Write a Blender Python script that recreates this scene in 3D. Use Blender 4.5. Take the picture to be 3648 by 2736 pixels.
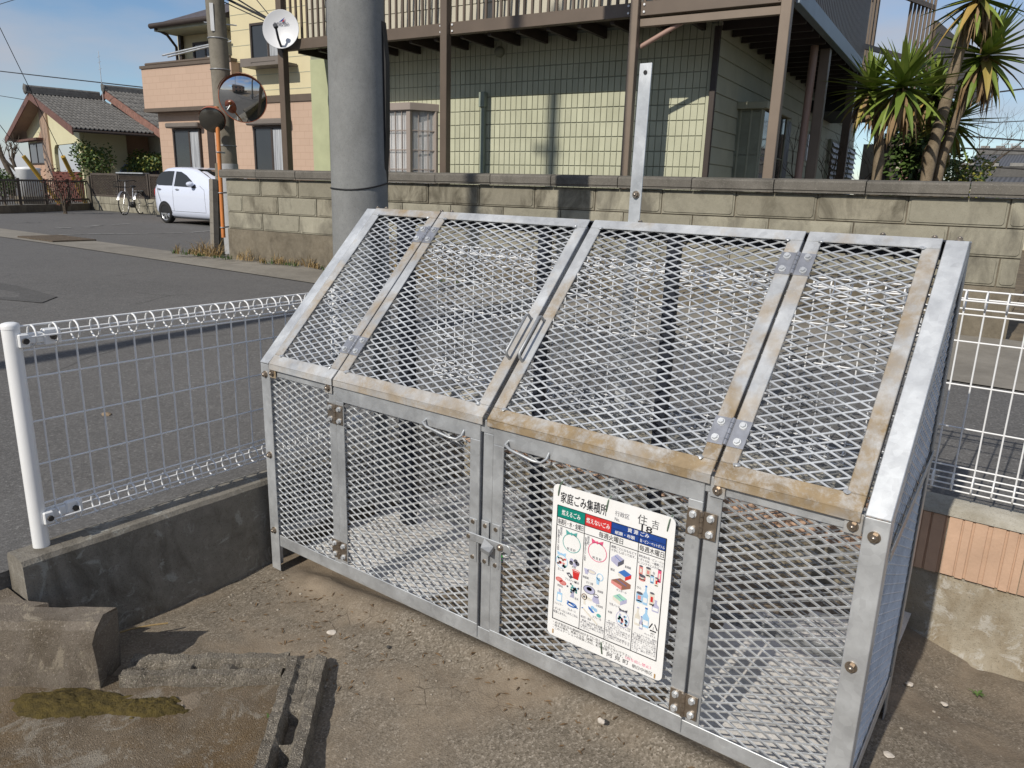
import bpy, bmesh, math, random
from mathutils import Vector, Matrix, noise as mn
random.seed(7)
R = math.radians
for o in list(bpy.data.objects):
    bpy.data.objects.remove(o)
scene = bpy.context.scene
col = scene.collection

# ------------------------------------------------------------------ camera
FPX, PITCH, ROLL, YAW = 2644.0, .2561, .0292, -.6271
CAMP = Vector((2.2871, -1.5904, 1.4196))
_f = Vector((math.sin(YAW) * math.cos(PITCH), math.cos(YAW) * math.cos(PITCH), -math.sin(PITCH)))
_r0 = Vector((math.cos(YAW), -math.sin(YAW), 0))
_u0 = _r0.cross(_f)
_r = _r0 * math.cos(ROLL) + _u0 * math.sin(ROLL)
_u = -_r0 * math.sin(ROLL) + _u0 * math.cos(ROLL)
cam_d = bpy.data.cameras.new('camera')
cam_d.sensor_width = 36
cam_d.lens = FPX / 3648 * 36
cam_d.clip_start = .05
cam_d.clip_end = 3000
cam = bpy.data.objects.new('camera', cam_d)
col.objects.link(cam)
cam.matrix_world = Matrix(((_r.x, _u.x, -_f.x, CAMP.x), (_r.y, _u.y, -_f.y, CAMP.y), (_r.z, _u.z, -_f.z, CAMP.z), (0, 0, 0, 1)))
scene.camera = cam

# ------------------------------------------------------------------ sky and sun
SUN_EL = R(38)
SUN_DIR = Vector((.03, 1, -math.tan(SUN_EL))).normalized()      # the way the light travels
SKY_STRENGTH, SUN_STRENGTH, EXPOSURE = .092, 3.55, .17
world = bpy.data.worlds.new('World')
scene.world = world
world.use_nodes = True
nt = world.node_tree
for n in list(nt.nodes):
    nt.nodes.remove(n)
def wn(t, **k):
    n = nt.nodes.new(t)
    for a, b in k.items():
        setattr(n, a, b)
    return n
out = wn('ShaderNodeOutputWorld')
bg = wn('ShaderNodeBackground')
bg.inputs['Strength'].default_value = SKY_STRENGTH
sky = wn('ShaderNodeTexSky', sky_type='NISHITA', sun_disc=False, sun_elevation=SUN_EL, sun_rotation=R(180) + math.atan2(SUN_DIR.x, SUN_DIR.y))
sky.air_density, sky.dust_density, sky.ozone_density, sky.altitude = 1.0, .0, 4.5, 20
tc = wn('ShaderNodeTexCoord')
mp = wn('ShaderNodeMapping')
mp.inputs['Scale'].default_value = (2.2, 2.2, 7.5)
mp.inputs['Location'].default_value = (.35, .1, .2)
nz = wn('ShaderNodeTexNoise')
nz.inputs['Scale'].default_value = 1.15
nz.inputs['Detail'].default_value = 7
nz.inputs['Roughness'].default_value = .52
rp = wn('ShaderNodeValToRGB')
rp.color_ramp.elements[0].position, rp.color_ramp.elements[0].color = .37, (0, 0, 0, 1)
rp.color_ramp.elements[1].position, rp.color_ramp.elements[1].color = .60, (.82, .82, .82, 1)
mx = wn('ShaderNodeMixRGB')
mx.inputs['Color2'].default_value = (4.6, 4.75, 5.3, 1)
nt.links.new(tc.outputs['Generated'], mp.inputs['Vector'])
nt.links.new(mp.outputs['Vector'], nz.inputs['Vector'])
nt.links.new(nz.outputs['Fac'], rp.inputs['Fac'])
nt.links.new(rp.outputs['Color'], mx.inputs['Fac'])
nt.links.new(sky.outputs['Color'], mx.inputs['Color1'])
nt.links.new(mx.outputs['Color'], bg.inputs['Color'])
nt.links.new(bg.outputs['Background'], out.inputs['Surface'])
sun_d = bpy.data.lights.new('sun', 'SUN')
sun_d.energy = SUN_STRENGTH
sun_d.angle = R(.53)
sun_d.color = (1, .935, .83)
sun = bpy.data.objects.new('sun', sun_d)
col.objects.link(sun)
sun.rotation_euler = SUN_DIR.to_track_quat('-Z', 'Y').to_euler()
sun.location = (0, -20, 20)
vs = scene.view_settings
vs.view_transform = 'Standard'
vs.look = 'None'
vs.exposure = EXPOSURE
vs.gamma = 1
scene.cycles.max_bounces = 6
scene.cycles.transparent_max_bounces = 12

# ------------------------------------------------------------------ helpers: geometry
def V(*a):
    return Vector(a[0]) if len(a) == 1 else Vector(a)
def ray(px, py):
    return _f + _r * ((px - 1824) / FPX) - _u * ((py - 1368) / FPX)
class Frame:
    """A local frame (origin o, turned by th about Z); hit() turns a point of the photograph into a point on one of its planes."""
    def __init__(s, o, th=0):
        s.o, s.th = V(o), th
        s.m = Matrix.Translation(s.o) @ Matrix.Rotation(th, 4, 'Z')
        s.i = s.m.inverted()
    def hit(s, px, py, axis, val):
        c = s.i @ CAMP
        d = s.i.to_3x3() @ ray(px, py)
        return c + d * ((val - c[axis]) / d[axis])
WF = Frame((0, 0, 0))
def at(px, py, axis, val):
    return WF.hit(px, py, axis, val)

class MB:
    def __init__(s):
        s.v, s.f, s.sm = [], [], []
    def add(s, vs, fs, smooth=False):
        b = len(s.v)
        s.v += [tuple(p) for p in vs]
        s.f += [tuple(i + b for i in f) for f in fs]
        s.sm += [smooth] * len(fs)
        return s
    def box(s, x0, x1, y0, y1, z0, z1):
        x0, x1 = min(x0, x1), max(x0, x1); y0, y1 = min(y0, y1), max(y0, y1); z0, z1 = min(z0, z1), max(z0, z1)
        return s.add([(x0, y0, z0), (x1, y0, z0), (x1, y1, z0), (x0, y1, z0), (x0, y0, z1), (x1, y0, z1), (x1, y1, z1), (x0, y1, z1)],
                     [(0, 3, 2, 1), (4, 5, 6, 7), (0, 1, 5, 4), (1, 2, 6, 5), (2, 3, 7, 6), (3, 0, 4, 7)])
    def obox(s, c, a, b, d):
        c, a, b, d = V(c), V(a), V(b), V(d)
        if a.cross(b).dot(d) < 0:
            a = -a
        p = [c + a * i + b * j + d * k for k in (-1, 1) for i, j in ((-1, -1), (1, -1), (1, 1), (-1, 1))]
        return s.add(p, [(0, 3, 2, 1), (4, 5, 6, 7), (0, 1, 5, 4), (1, 2, 6, 5), (2, 3, 7, 6), (3, 0, 4, 7)])
    def bar(s, p0, p1, w, h, up=(0, 0, 1)):
        p0, p1 = V(p0), V(p1)
        d = p1 - p0
        a = d.cross(V(up))
        if a.length < 1e-6:
            a = d.cross(V(1, 0, 0))
        a.normalize()
        b = a.cross(d).normalized()
        return s.obox((p0 + p1) / 2, d / 2, a * w / 2, b * h / 2)
    def cyl(s, p0, p1, r0, r1=None, n=12, cap=True, smooth=True):
        r1 = r0 if r1 is None else r1
        p0, p1 = V(p0), V(p1)
        d = (p1 - p0).normalized()
        a = d.orthogonal().normalized()
        b = d.cross(a)
        vs = []
        for p, r in ((p0, r0), (p1, r1)):
            for i in range(n):
                t = 2 * math.pi * i / n
                vs.append(p + a * (r * math.cos(t)) + b * (r * math.sin(t)))
        s.add(vs, [(i, (i + 1) % n, n + (i + 1) % n, n + i) for i in range(n)], smooth)
        if cap:
            s.add([vs[i] for i in range(n)], [tuple(reversed(range(n)))])
            s.add([vs[n + i] for i in range(n)], [tuple(range(n))])
        return s
    def tube(s, pts, r, n=6, closed=False, cap=True):
        pts = [V(p) for p in pts]
        N = len(pts)
        rr = r if isinstance(r, (list, tuple)) else [r] * N
        t0 = (pts[1] - pts[0]).normalized()
        a = t0.orthogonal().normalized()
        vs = []
        for i, p in enumerate(pts):
            if closed:
                t = pts[(i + 1) % N] - pts[i - 1]
            else:
                t = pts[min(i + 1, N - 1)] - pts[max(i - 1, 0)]
            t.normalize()
            a = (a - t * a.dot(t))
            a = a.normalized() if a.length > 1e-6 else t.orthogonal().normalized()
            b = t.cross(a)
            for k in range(n):
                q = 2 * math.pi * k / n
                vs.append(p + a * (rr[i] * math.cos(q)) + b * (rr[i] * math.sin(q)))
        fs = []
        for i in range(N if closed else N - 1):
            j = (i + 1) % N
            for k in range(n):
                fs.append((i * n + k, i * n + (k + 1) % n, j * n + (k + 1) % n, j * n + k))
        s.add(vs, fs, True)
        if cap and not closed:
            s.add(vs[:n], [tuple(reversed(range(n)))])
            s.add(vs[-n:], [tuple(range(n))])
        return s
    def prism(s, poly, ext):
        """poly: list of 3-D points of a flat outline, pushed along ext."""
        poly = [V(p) for p in poly]
        ext = V(ext)
        nrm = Vector((0, 0, 0))
        for i in range(len(poly)):
            nrm += poly[i].cross(poly[(i + 1) % len(poly)])
        if nrm.dot(ext) > 0:
            poly = poly[::-1]
        n = len(poly)
        return s.add(poly + [p + ext for p in poly],
                     [tuple(range(n)), tuple(n + i for i in reversed(range(n)))] + [(i, n + i, n + (i + 1) % n, (i + 1) % n) for i in range(n)])
    def lathe(s, prof, c, axis=(0, 0, 1), n=20, smooth=True):
        c, d = V(c), V(axis).normalized()
        a = d.orthogonal().normalized()
        b = d.cross(a)
        vs = []
        for r, z in prof:
            for i in range(n):
                t = 2 * math.pi * i / n
                vs.append(c + d * z + a * (r * math.cos(t)) + b * (r * math.sin(t)))
        fs = []
        for j in range(len(prof) - 1):
            for i in range(n):
                fs.append((j * n + i, j * n + (i + 1) % n, (j + 1) * n + (i + 1) % n, (j + 1) * n + i))
        return s.add(vs, fs, smooth)
    def quad(s, a, b, c, d):
        return s.add([a, b, c, d], [(0, 1, 2, 3)])
    def rock(s, c, rx, ry, rz, seed=0, sub=2, rough=.25):
        bm = bmesh.new()
        bmesh.ops.create_icosphere(bm, subdivisions=sub, radius=1)
        o = V(seed * 3.1, seed * 1.7, seed * .9)
        vs = []
        for v in bm.verts:
            k = 1 + rough * mn.noise(v.co * 1.3 + o) + rough * .5 * mn.noise(v.co * 3 + o)
            vs.append((c[0] + v.co.x * rx * k, c[1] + v.co.y * ry * k, c[2] + v.co.z * rz * k))
        fs = [tuple(v.index for v in f.verts) for f in bm.faces]
        bm.free()
        return s.add(vs, fs, False)
    def mesh(s, name, mat=None, bevel=0, seg=1):
        me = bpy.data.meshes.new(name)
        me.from_pydata(s.v, [], s.f)
        me.polygons.foreach_set('use_smooth', s.sm)
        me.update()
        if bevel:
            bm = bmesh.new(); bm.from_mesh(me)
            bmesh.ops.remove_doubles(bm, verts=bm.verts, dist=1e-6)
            es = [e for e in bm.edges if len(e.link_faces) == 2 and e.calc_face_angle(0) > R(35)]
            bmesh.ops.bevel(bm, geom=es, offset=bevel, segments=seg, profile=.6, affect='EDGES', clamp_overlap=True)
            bm.to_mesh(me); bm.free()
        if mat:
            me.materials.append(mat)
        return me
    def build(s, name, mat, parent=None, bevel=0, seg=1, world=False):
        return link(name, s.mesh(name, mat, bevel, seg), parent, world)

WORLD = set()
def wmat(o):
    """the world matrix of an object without waiting for the depsgraph"""
    b = Matrix.LocRotScale(o.location, o.rotation_euler, o.scale)
    return b if (o.parent is None or o.name in WORLD) else wmat(o.parent) @ b
def link(name, me, parent=None, world=False, loc=None, rot=None, sc=None):
    o = bpy.data.objects.new(name, me)
    col.objects.link(o)
    if parent:
        o.parent = parent
        if world:
            WORLD.add(o.name)
            o.matrix_parent_inverse = wmat(parent).inverted()
    if loc is not None: o.location = loc
    if rot is not None: o.rotation_euler = rot
    if sc is not None: o.scale = sc
    return o
def tag(o, label=None, cat=None, group=None, kind=None):
    if label: o['label'] = label
    if cat: o['category'] = cat
    if group: o['group'] = group
    if kind: o['kind'] = kind
    return o
def thing(name, label, cat, loc=(0, 0, 0), rz=0, group=None):
    o = bpy.data.objects.new(name, None)
    o.empty_display_size = .1
    col.objects.link(o)
    o.location = loc
    o.rotation_euler = (0, 0, rz)
    return tag(o, label, cat, group)
def struct(o):
    o['kind'] = 'structure'
    return o

# ------------------------------------------------------------------ helpers: materials
M = {}
def hexc(c):
    return c if len(c) == 4 else (c[0], c[1], c[2], 1)
class NT:
    def __init__(s, name):
        s.m = bpy.data.materials.new(name)
        s.m.use_nodes = True
        s.t = s.m.node_tree
        s.b = s.t.nodes['Principled BSDF']
        s.geo = None
        M[name] = s.m
    def n(s, t, **k):
        n = s.t.nodes.new(t)
        for a, b in k.items():
            setattr(n, a, b)
        return n
    def l(s, a, b):
        s.t.links.new(a, b)
    def pos(s, scale=(1, 1, 1), obj=False):
        if obj:
            src = s.n('ShaderNodeTexCoord').outputs['Object']
        else:
            src = s.n('ShaderNodeNewGeometry').outputs['Position']
        m = s.n('ShaderNodeMapping')
        m.inputs['Scale'].default_value = scale
        s.l(src, m.inputs['Vector'])
        return m.outputs['Vector']
    def noise(s, vec, scale, detail=5, rough=.55, dist=0):
        n = s.n('ShaderNodeTexNoise')
        n.inputs['Scale'].default_value = scale
        n.inputs['Detail'].default_value = detail
        n.inputs['Roughness'].default_value = rough
        n.inputs['Distortion'].default_value = dist
        s.l(vec, n.inputs['Vector'])
        return n.outputs['Fac']
    def voro(s, vec, scale, feat='F1', rnd=1):
        n = s.n('ShaderNodeTexVoronoi', feature=feat)
        n.inputs['Scale'].default_value = scale
        n.inputs['Randomness'].default_value = rnd
        s.l(vec, n.inputs['Vector'])
        return n
    def ramp(s, fac, stops):
        n = s.n('ShaderNodeValToRGB')
        e = n.color_ramp.elements
        while len(e) < len(stops):
            e.new(.5)
        for i, (p, c) in enumerate(stops):
            e[i].position = p
            e[i].color = hexc(c) if isinstance(c, (tuple, list)) else (c, c, c, 1)
        s.l(fac, n.inputs['Fac'])
        return n.outputs['Color']
    def mix(s, fac, a, b, mode='MIX'):
        n = s.n('ShaderNodeMixRGB', blend_type=mode)
        for k, x in ((0, fac), (1, a), (2, b)):
            if isinstance(x, (int, float)):
                n.inputs[k].default_value = x if k == 0 else (x, x, x, 1)
            elif isinstance(x, (tuple, list)):
                n.inputs[k].default_value = hexc(x)
            else:
                s.l(x, n.inputs[k])
        return n.outputs['Color']
    def math(s, op, a, b=0.0):
        n = s.n('ShaderNodeMath', operation=op)
        for k, x in ((0, a), (1, b)):
            if isinstance(x, (int, float)):
                n.inputs[k].default_value = x
            else:
                s.l(x, n.inputs[k])
        return n.outputs[0]
    def rnd(s):
        return s.n('ShaderNodeObjectInfo').outputs['Random']
    def set(s, color=None, rough=None, metal=None, spec=None):
        for key, x in (('Base Color', color), ('Roughness', rough), ('Metallic', metal), ('Specular IOR Level', spec)):
            if x is None:
                continue
            i = s.b.inputs[key]
            if isinstance(x, (int, float)):
                i.default_value = x
            elif isinstance(x, (tuple, list)):
                i.default_value = hexc(x)
            else:
                s.l(x, i)
        return s
    def bump(s, h, strength=.3, dist=.01):
        n = s.n('ShaderNodeBump')
        n.inputs['Strength'].default_value = strength
        n.inputs['Distance'].default_value = dist
        s.l(h, n.inputs['Height'])
        s.l(n.outputs['Normal'], s.b.inputs['Normal'])
        return s
def plain(name, c, rough=.6, metal=0, var=.18, scale=6, bump=0, bscale=120, bdist=.002, rnd=0, spec=.5, obj=False):
    """One colour with soft patches of wear, fine grain, and optional per-object variation."""
    t = NT(name)
    p = t.pos(obj=obj)
    f = t.noise(p, scale, 6, .6)
    d = tuple(x * (1 - var) for x in c[:3])
    u = tuple(min(1, x * (1 + var * .7)) for x in c[:3])
    cc = t.ramp(f, [(.28, d), (.72, u)])
    if rnd:
        k = t.ramp(t.rnd(), [(0, 1 - rnd), (1, 1 + rnd)])
        cc = t.mix(1, cc, k, 'MULTIPLY')
    t.set(cc, rough, metal, spec)
    if bump:
        t.bump(t.noise(p, bscale, 4, .6), bump, bdist)
    return t.m
# ------------------------------------------------------------------ materials
def mk_galv(name, stain=0.0, light=1.0, shift=0.0, low=False):
    t = NT(name)
    p = t.pos()
    v = t.voro(p, 60)
    f = t.noise(p, 9, 6, .6)
    c = t.ramp(v.outputs['Color'], [(0, tuple(x * light for x in (.38, .39, .405))), (1, tuple(x * light for x in (.58, .60, .62)))])
    c2 = t.ramp(f, [(.3, tuple(x * light for x in (.34, .355, .37))), (.7, tuple(x * light for x in (.62, .645, .665)))])
    c = t.mix(.6, c, c2)
    sp = t.noise(p, 260, 2, .5)
    c = t.mix(t.ramp(sp, [(.62, 0.0), (.75, .35)]), c, (.75, .77, .78))
    metal, rough = .55, t.ramp(f, [(.3, .38), (.7, .56)])
    if stain:
        g = t.noise(t.pos((1, 1, 1)), 5.0, 4, .55, .6)
        sz = t.n('ShaderNodeSeparateXYZ'); t.l(t.pos(), sz.inputs[0])
        grad = t.math('MULTIPLY', t.math('SUBTRACT', 1.02, sz.outputs[2]), .36 if low else 0.0)
        g = t.math('ADD', g, grad)
        g2 = t.noise(t.pos((1, 1, 1)), 19, 4, .6)
        s = t.math('ADD', t.math('ADD', g, shift), t.math('MULTIPLY', t.math('SUBTRACT', g2, .5), .22))
        k = t.ramp(s, [(.40, .04 * stain), (.48, .5 * stain), (.62, .92 * stain)])
        k = t.math('MULTIPLY', k, t.ramp(t.noise(t.pos(), 16, 9, .78, .3), [(.36, .35), (.54, 1.0)]))
        br = t.ramp(g2, [(.3, (.165, .108, .042)), (.7, (.30, .212, .105))])
        c = t.mix(k, c, br)
        metal = t.math('MULTIPLY', t.math('SUBTRACT', 1.0, k), .45)
        rough = t.mix(k, rough, .75)
    t.set(c, rough, metal)
    t.bump(t.noise(p, 70, 5, .6), .12, .002)
    return t.m
mk_galv('galv'); mk_galv('galv_stain', 1.0); mk_galv('galv_light', 0, 1.18); mk_galv('galv_wire', 0, 1.22)
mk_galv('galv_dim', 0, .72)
plain('steel', (.56, .56, .57), .3, .85, .25, 30)
plain('steel_warm', (.40, .34, .28), .36, .9, .3, 30)
plain('dark_navy', (.018, .022, .035), .55, .1, .3, 8)
plain('white_paint', (.80, .81, .82), .38, 0, .05, 5)
plain('white_coat', (.78, .79, .80), .42, 0, .06, 8)

def mk_asphalt(name, base, tint=(1, 1, .97), dirt=None, speck=.5):
    t = NT(name)
    p = t.pos()
    b = t.noise(p, .55, 5, .6)
    m = t.noise(p, 7, 5, .65)
    c = t.ramp(b, [(.3, tuple(base * .68 * x for x in tint)), (.72, tuple(base * 1.26 * x for x in tint))])
    c = t.mix(.45, c, t.ramp(m, [(.3, tuple(base * .7 * x for x in tint)), (.7, tuple(base * 1.3 * x for x in tint))]))
    v = t.voro(p, 130)
    vc = t.ramp(v.outputs['Color'], [(0, tuple(base * .45 * x for x in tint)), (.6, tuple(base * 1.1 * x for x in tint)), (.86, tuple(base * 1.6 * x for x in tint)), (1, tuple(base * 3.2 * x for x in tint))])
    c = t.mix(speck, c, vc)
    if dirt:
        d = t.noise(p, 2.6, 6, .65, .4)
        c = t.mix(t.ramp(d, [(.40, 0.0), (.58, .85)]), c, t.mix(t.noise(p, 40, 4), tuple(x * .75 for x in dirt), tuple(x * 1.2 for x in dirt)))
    t.set(c, .88, 0, .3)
    cw = t.n('ShaderNodeTexNoise'); cw.inputs['Scale'].default_value = 1.2; t.l(p, cw.inputs['Vector'])
    ce = t.voro(t.mix(.35, p, cw.outputs['Color'], 'ADD'), .55, 'DISTANCE_TO_EDGE')
    ck = t.math('MULTIPLY', t.ramp(ce.outputs['Distance'], [(0, 1.0), (.006, 0.0)]), t.ramp(t.noise(p, .8, 2), [(.5, 0.0), (.6, .7)]))
    c = t.mix(ck, c, (base * .3, base * .3, base * .28))
    t.set(c)
    h = t.mix(.5, v.outputs['Distance'], t.noise(p, 60, 4))
    t.bump(h, .45, .006)
    return t.m
mk_asphalt('asphalt', .122, (1, .975, .95))
mk_asphalt('asphalt_patch', .094, (1, .98, .96))
mk_asphalt('asphalt_far', .085, speck=.3)

def mk_soil():
    t = NT('soil')
    p = t.pos()
    b = t.noise(p, 1.9, 6, .6, .5)
    m = t.noise(p, 11, 6, .65)
    fine = t.noise(p, 95, 4, .6)
    mud = t.ramp(m, [(.28, (.150, .118, .085)), (.72, (.275, .225, .168))])
    v = t.voro(p, 190)
    old = t.ramp(v.outputs['Color'], [(0, (.095, .080, .060)), (.7, (.21, .180, .142)), (1, (.34, .30, .25))])
    k = t.ramp(b, [(.40, 0.0), (.58, 1.0)])
    c = t.mix(k, mud, old)
    c = t.mix(t.ramp(fine, [(.64, 0.0), (.78, .35)]), c, (.30, .25, .19))
    crk = t.voro(t.mix(.06, p, t.n('ShaderNodeTexNoise').outputs['Color']), 13, 'DISTANCE_TO_EDGE')
    ck = t.ramp(crk.outputs['Distance'], [(0, 1.0), (.018, 0.0)])
    msk = t.ramp(t.noise(p, 2.7, 3), [(.60, 0.0), (.70, .8)])
    ck = t.math('MULTIPLY', ck, msk)
    c = t.mix(ck, c, (.028, .020, .014))
    t.set(c, .95, 0, .2)
    h = t.math('ADD', t.math('MULTIPLY', m, .9), t.math('ADD', t.math('MULTIPLY', fine, .35), t.math('MULTIPLY', v.outputs['Distance'], .5)))
    h = t.math('SUBTRACT', h, t.math('MULTIPLY', ck, .6))
    t.bump(h, .38, .010)
    return t.m
mk_soil()

def mk_concrete(name, a, b, dark=None, darkamt=.5, scale=3, lichen=None, speck=None, streak=None, bstr=.45, rnd=0, bscale=45, pebble=0):
    t = NT(name)
    p = t.pos()
    f = t.noise(p, scale, 7, .62, .3)
    g = t.noise(p, scale * 7, 6, .65)
    c = t.mix(.45, t.ramp(f, [(.3, a), (.7, b)]), t.ramp(g, [(.3, a), (.7, b)]))
    if rnd:
        k = t.ramp(t.rnd(), [(0, 1 - rnd), (1, 1.0)])
        c = t.mix(1, c, k, 'MULTIPLY')
    if dark:
        d = t.noise(t.pos((1, 1, .55)), scale * 1.3, 7, .66, .6)
        if rnd:
            d = t.math('ADD', d, t.math('MULTIPLY', t.math('SUBTRACT', t.rnd(), .5), .16))
        c = t.mix(t.ramp(d, [(.46, 0.0), (.68, darkamt)]), c, dark)
    if streak:
        s = t.noise(t.pos((5, 5, .35)), 3.2, 5, .6)
        c = t.mix(t.ramp(s, [(.5, 0.0), (.68, .75)]), c, streak)
    if lichen:
        l = t.noise(p, scale * 2.2, 8, .7, .8)
        c = t.mix(t.ramp(l, [(.55, 0.0), (.62, .8)]), c, lichen)
    if speck:
        s = t.noise(p, 150, 2, .5)
        c = t.mix(t.ramp(s, [(.60, 0.0), (.70, .6)]), c, speck)
    pit = t.ramp(t.noise(p, 230, 2), [(.30, .55), (.42, 0.0)])
    c = t.mix(pit, c, tuple(x * .45 for x in a))
    hh = t.math('ADD', g, t.math('MULTIPLY', t.noise(p, bscale * 4, 4), .6))
    if pebble:
        pv = t.voro(p, 330)
        c = t.mix(pebble, c, t.mix(1, c, t.ramp(pv.outputs['Color'], [(0, .35), (.5, .9), (1, 1.0)]), 'MULTIPLY'))
        c = t.mix(t.ramp(pv.outputs['Color'], [(.80, 0.0), (.92, pebble * .6)]), c, tuple(min(1, x * 1.7) for x in b))
        hh = t.math('ADD', hh, t.math('MULTIPLY', pv.outputs['Distance'], -1.2))
    t.set(c, .9, 0, .25)
    t.bump(hh, bstr, .006)
    return t.m
mk_concrete('kerb_concrete', (.15, .137, .115), (.28, .26, .225), (.055, .045, .030), .75, 5, lichen=(.32, .32, .29), bstr=.6)
mk_concrete('grey_concrete', (.20, .195, .185), (.34, .335, .32), (.10, .095, .085), .5, 3)
mk_concrete('gutter_concrete', (.19, .175, .15), (.29, .27, .235), (.11, .10, .085), .4, 1.6)
mk_concrete('floor_concrete', (.58, .56, .53), (.76, .74, .71), (.34, .30, .25), .4, 3.5, bstr=.25)
mk_concrete('stub_concrete', (.135, .112, .09), (.225, .195, .16), (.09, .07, .045), .6, 5, lichen=(.30, .26, .20), speck=(.34, .30, .25), bstr=.4, pebble=.3)
mk_concrete('rubble_block', (.15, .13, .105), (.33, .295, .24), (.085, .07, .05), .5, 14, speck=(.50, .46, .40), bstr=.7, pebble=.8)
mk_concrete('mossy_slab', (.115, .09, .062), (.19, .152, .11), (.13, .082, .035), .75, 4, lichen=(.25, .225, .185), speck=(.34, .30, .24), bstr=.45, pebble=.35)
mk_concrete('retaining', (.22, .19, .14), (.37, .33, .26), (.15, .10, .045), .55, 5, lichen=(.42, .40, .36), bstr=.6)
mk_concrete('block', (.31, .29, .225), (.43, .405, .32), (.12, .11, .088), .85, 2.6, bstr=.35, rnd=.30)
mk_concrete('block_dark', (.26, .24, .185), (.39, .36, .28), (.085, .075, .055), .95, 3.2, bstr=.4, rnd=.35)
mk_concrete('cap', (.135, .125, .11), (.20, .185, .16), (.07, .065, .055), .6, 3, speck=(.30, .28, .25), bstr=.5, rnd=.2)
mk_concrete('block_base', (.13, .11, .08), (.24, .21, .16), (.06, .052, .04), .7, 3, bstr=.5)
mk_concrete('pole_concrete', (.19, .195, .195), (.265, .27, .265), (.15, .15, .145), .35, 6, bstr=.2)
mk_concrete('pole_old', (.17, .155, .125), (.26, .24, .20), (.10, .09, .07), .5, 3, bstr=.25)
plain('moss', (.088, .064, .014), .95, 0, .5, 30, 1.0, 220, .006)
plain('tile_terracotta', (.50, .335, .235), .85, 0, .16, 8, .5, 90, .003, rnd=.12)
plain('stone_white', (.55, .50, .44), .9, 0, .2, 30, .5, 90)
plain('stone_brown', (.24, .18, .12), .9, 0, .3, 30, .5, 90)
plain('stone_dark', (.06, .055, .05), .9, 0, .3, 30)
plain('dry_grass', (.36, .25, .11), .85, 0, .4, 20, rnd=.3)
plain('green_grass', (.07, .12, .028), .8, 0, .4, 20, rnd=.3)
plain('black_rubber', (.012, .012, .013), .6, 0, .3, 10)
plain('brown_metal', (.125, .094, .070), .5, .1, .12, 5)
plain('brown_light', (.20, .155, .117), .5, .1, .10, 5)
plain('brown_dark', (.045, .032, .026), .55, 0, .2, 6)
plain('pipe_pink', (.36, .235, .19), .5, 0, .12, 8)
plain('orange', (.60, .21, .055), .5, 0, .2, 5)
plain('orange_rim', (.42, .13, .07), .5, 0, .25, 9)
plain('yellow_guard', (.45, .28, .035), .6, 0, .2, 4)
# ------------------------------------------------------------------ the setting: road, lot, gutter
def sst(a, b, x):
    t = max(0, min(1, (x - a) / (b - a)))
    return t * t * (3 - 2 * t)
ZR = .45
def zroad(x, y):
    return ZR - .21 * sst(3.2, -.7, y) * sst(-5, -.3, x)
def zlot(x, y):
    z = -.03 - .02 * sst(.5, -.1, x) - .09 * sst(.2, 1.1, y) * sst(1.9, 2.3, x)
    z += .035 * sst(.3, .8, x) * sst(-.5, -.05, y) * sst(2.1, 1.5, x)
    z += .040 * math.exp(-((y - .01) / .055) ** 2) * sst(.02, .3, x) * sst(2.14, 2.0, x)
    z += .016 * mn.noise(V(x * 2.2, y * 2.2, 3)) + .010 * mn.noise(V(x * 7, y * 7, 1)) + .005 * mn.noise(V(x * 19, y * 19, 5))
    return z
def lines(lo, hi, dense, step, far):
    a = []
    x = dense[0]
    while x <= dense[1] + 1e-6:
        a.append(x); x += step
    a += [lo + (dense[0] - lo) * i / far for i in range(far)]
    a += [hi - (hi - dense[1]) * i / far for i in range(far)]
    return sorted(set(round(q, 4) for q in a))
def grid(xs, ys, zf):
    m = MB()
    nx = len(xs)
    m.add([(x, y, zf(x, y)) for y in ys for x in xs],
          [(j * nx + i, j * nx + i + 1, (j + 1) * nx + i + 1, (j + 1) * nx + i) for j in range(len(ys) - 1) for i in range(nx - 1)], True)
    return m
m = grid(lines(-600, -.165, (-30, -.165), .6, 12), lines(-400, 600, (-9, 21), .6, 12), zroad)
b = grid(lines(-.165, 600, (-.165, 12), .6, 12), lines(1.33, 600, (1.33, 21), .6, 12), zroad)
m.add(b.v, b.f, True)
# the cut edge of the road above the sunken lot
ys = [-60, -20, -8, -4, -2, -1, -.6, -.2, .2, .6, 1, 1.33]
for a, c in zip(ys, ys[1:]):
    m.quad((-.165, a, zroad(-.165, a)), (-.165, a, -.6), (-.165, c, -.6), (-.165, c, zroad(-.165, c)))
struct(m.build('road', M['asphalt']))
xs = lines(-.165, 500, (-.165, 3.4), .022, 10)
ys = lines(-400, 1.30, (-1.3, 1.24), .022, 10)
struct(grid(xs, ys, zlot).build('lot_ground', M['soil']))
# darker repair strip of asphalt on the left
def sheet(pts, zoff, n=10):
    """a flat four-cornered sheet that follows the road."""
    m = MB()
    a, b, c, d = [V(p[0], p[1], 0) for p in pts]
    for j in range(n + 1):
        for i in range(n + 1):
            p = (a.lerp(b, i / n)).lerp(d.lerp(c, i / n), j / n)
            m.v.append((p.x, p.y, zroad(p.x, p.y) + zoff))
    for j in range(n):
        for i in range(n):
            q = j * (n + 1) + i
            m.f.append((q, q + 1, q + n + 2, q + n + 1)); m.sm.append(True)
    return m
p0 = at(0, 1022, 2, .43); p1 = at(205, 1065, 2, .43); p2 = at(150, 1085, 2, .43); p3 = at(0, 1095, 2, .43)
m = MB()
poly = [p3 + V(-1.5, -.4, 0), p0 + V(-3, -.3, 0), at(60, 1027, 2, .43), p1, p2]
m.add([(p.x, p.y, zroad(p.x, p.y) + .006) for p in poly], [tuple(range(len(poly)))])
struct(m.build('asphalt_repair', M['asphalt_patch']))
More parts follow.
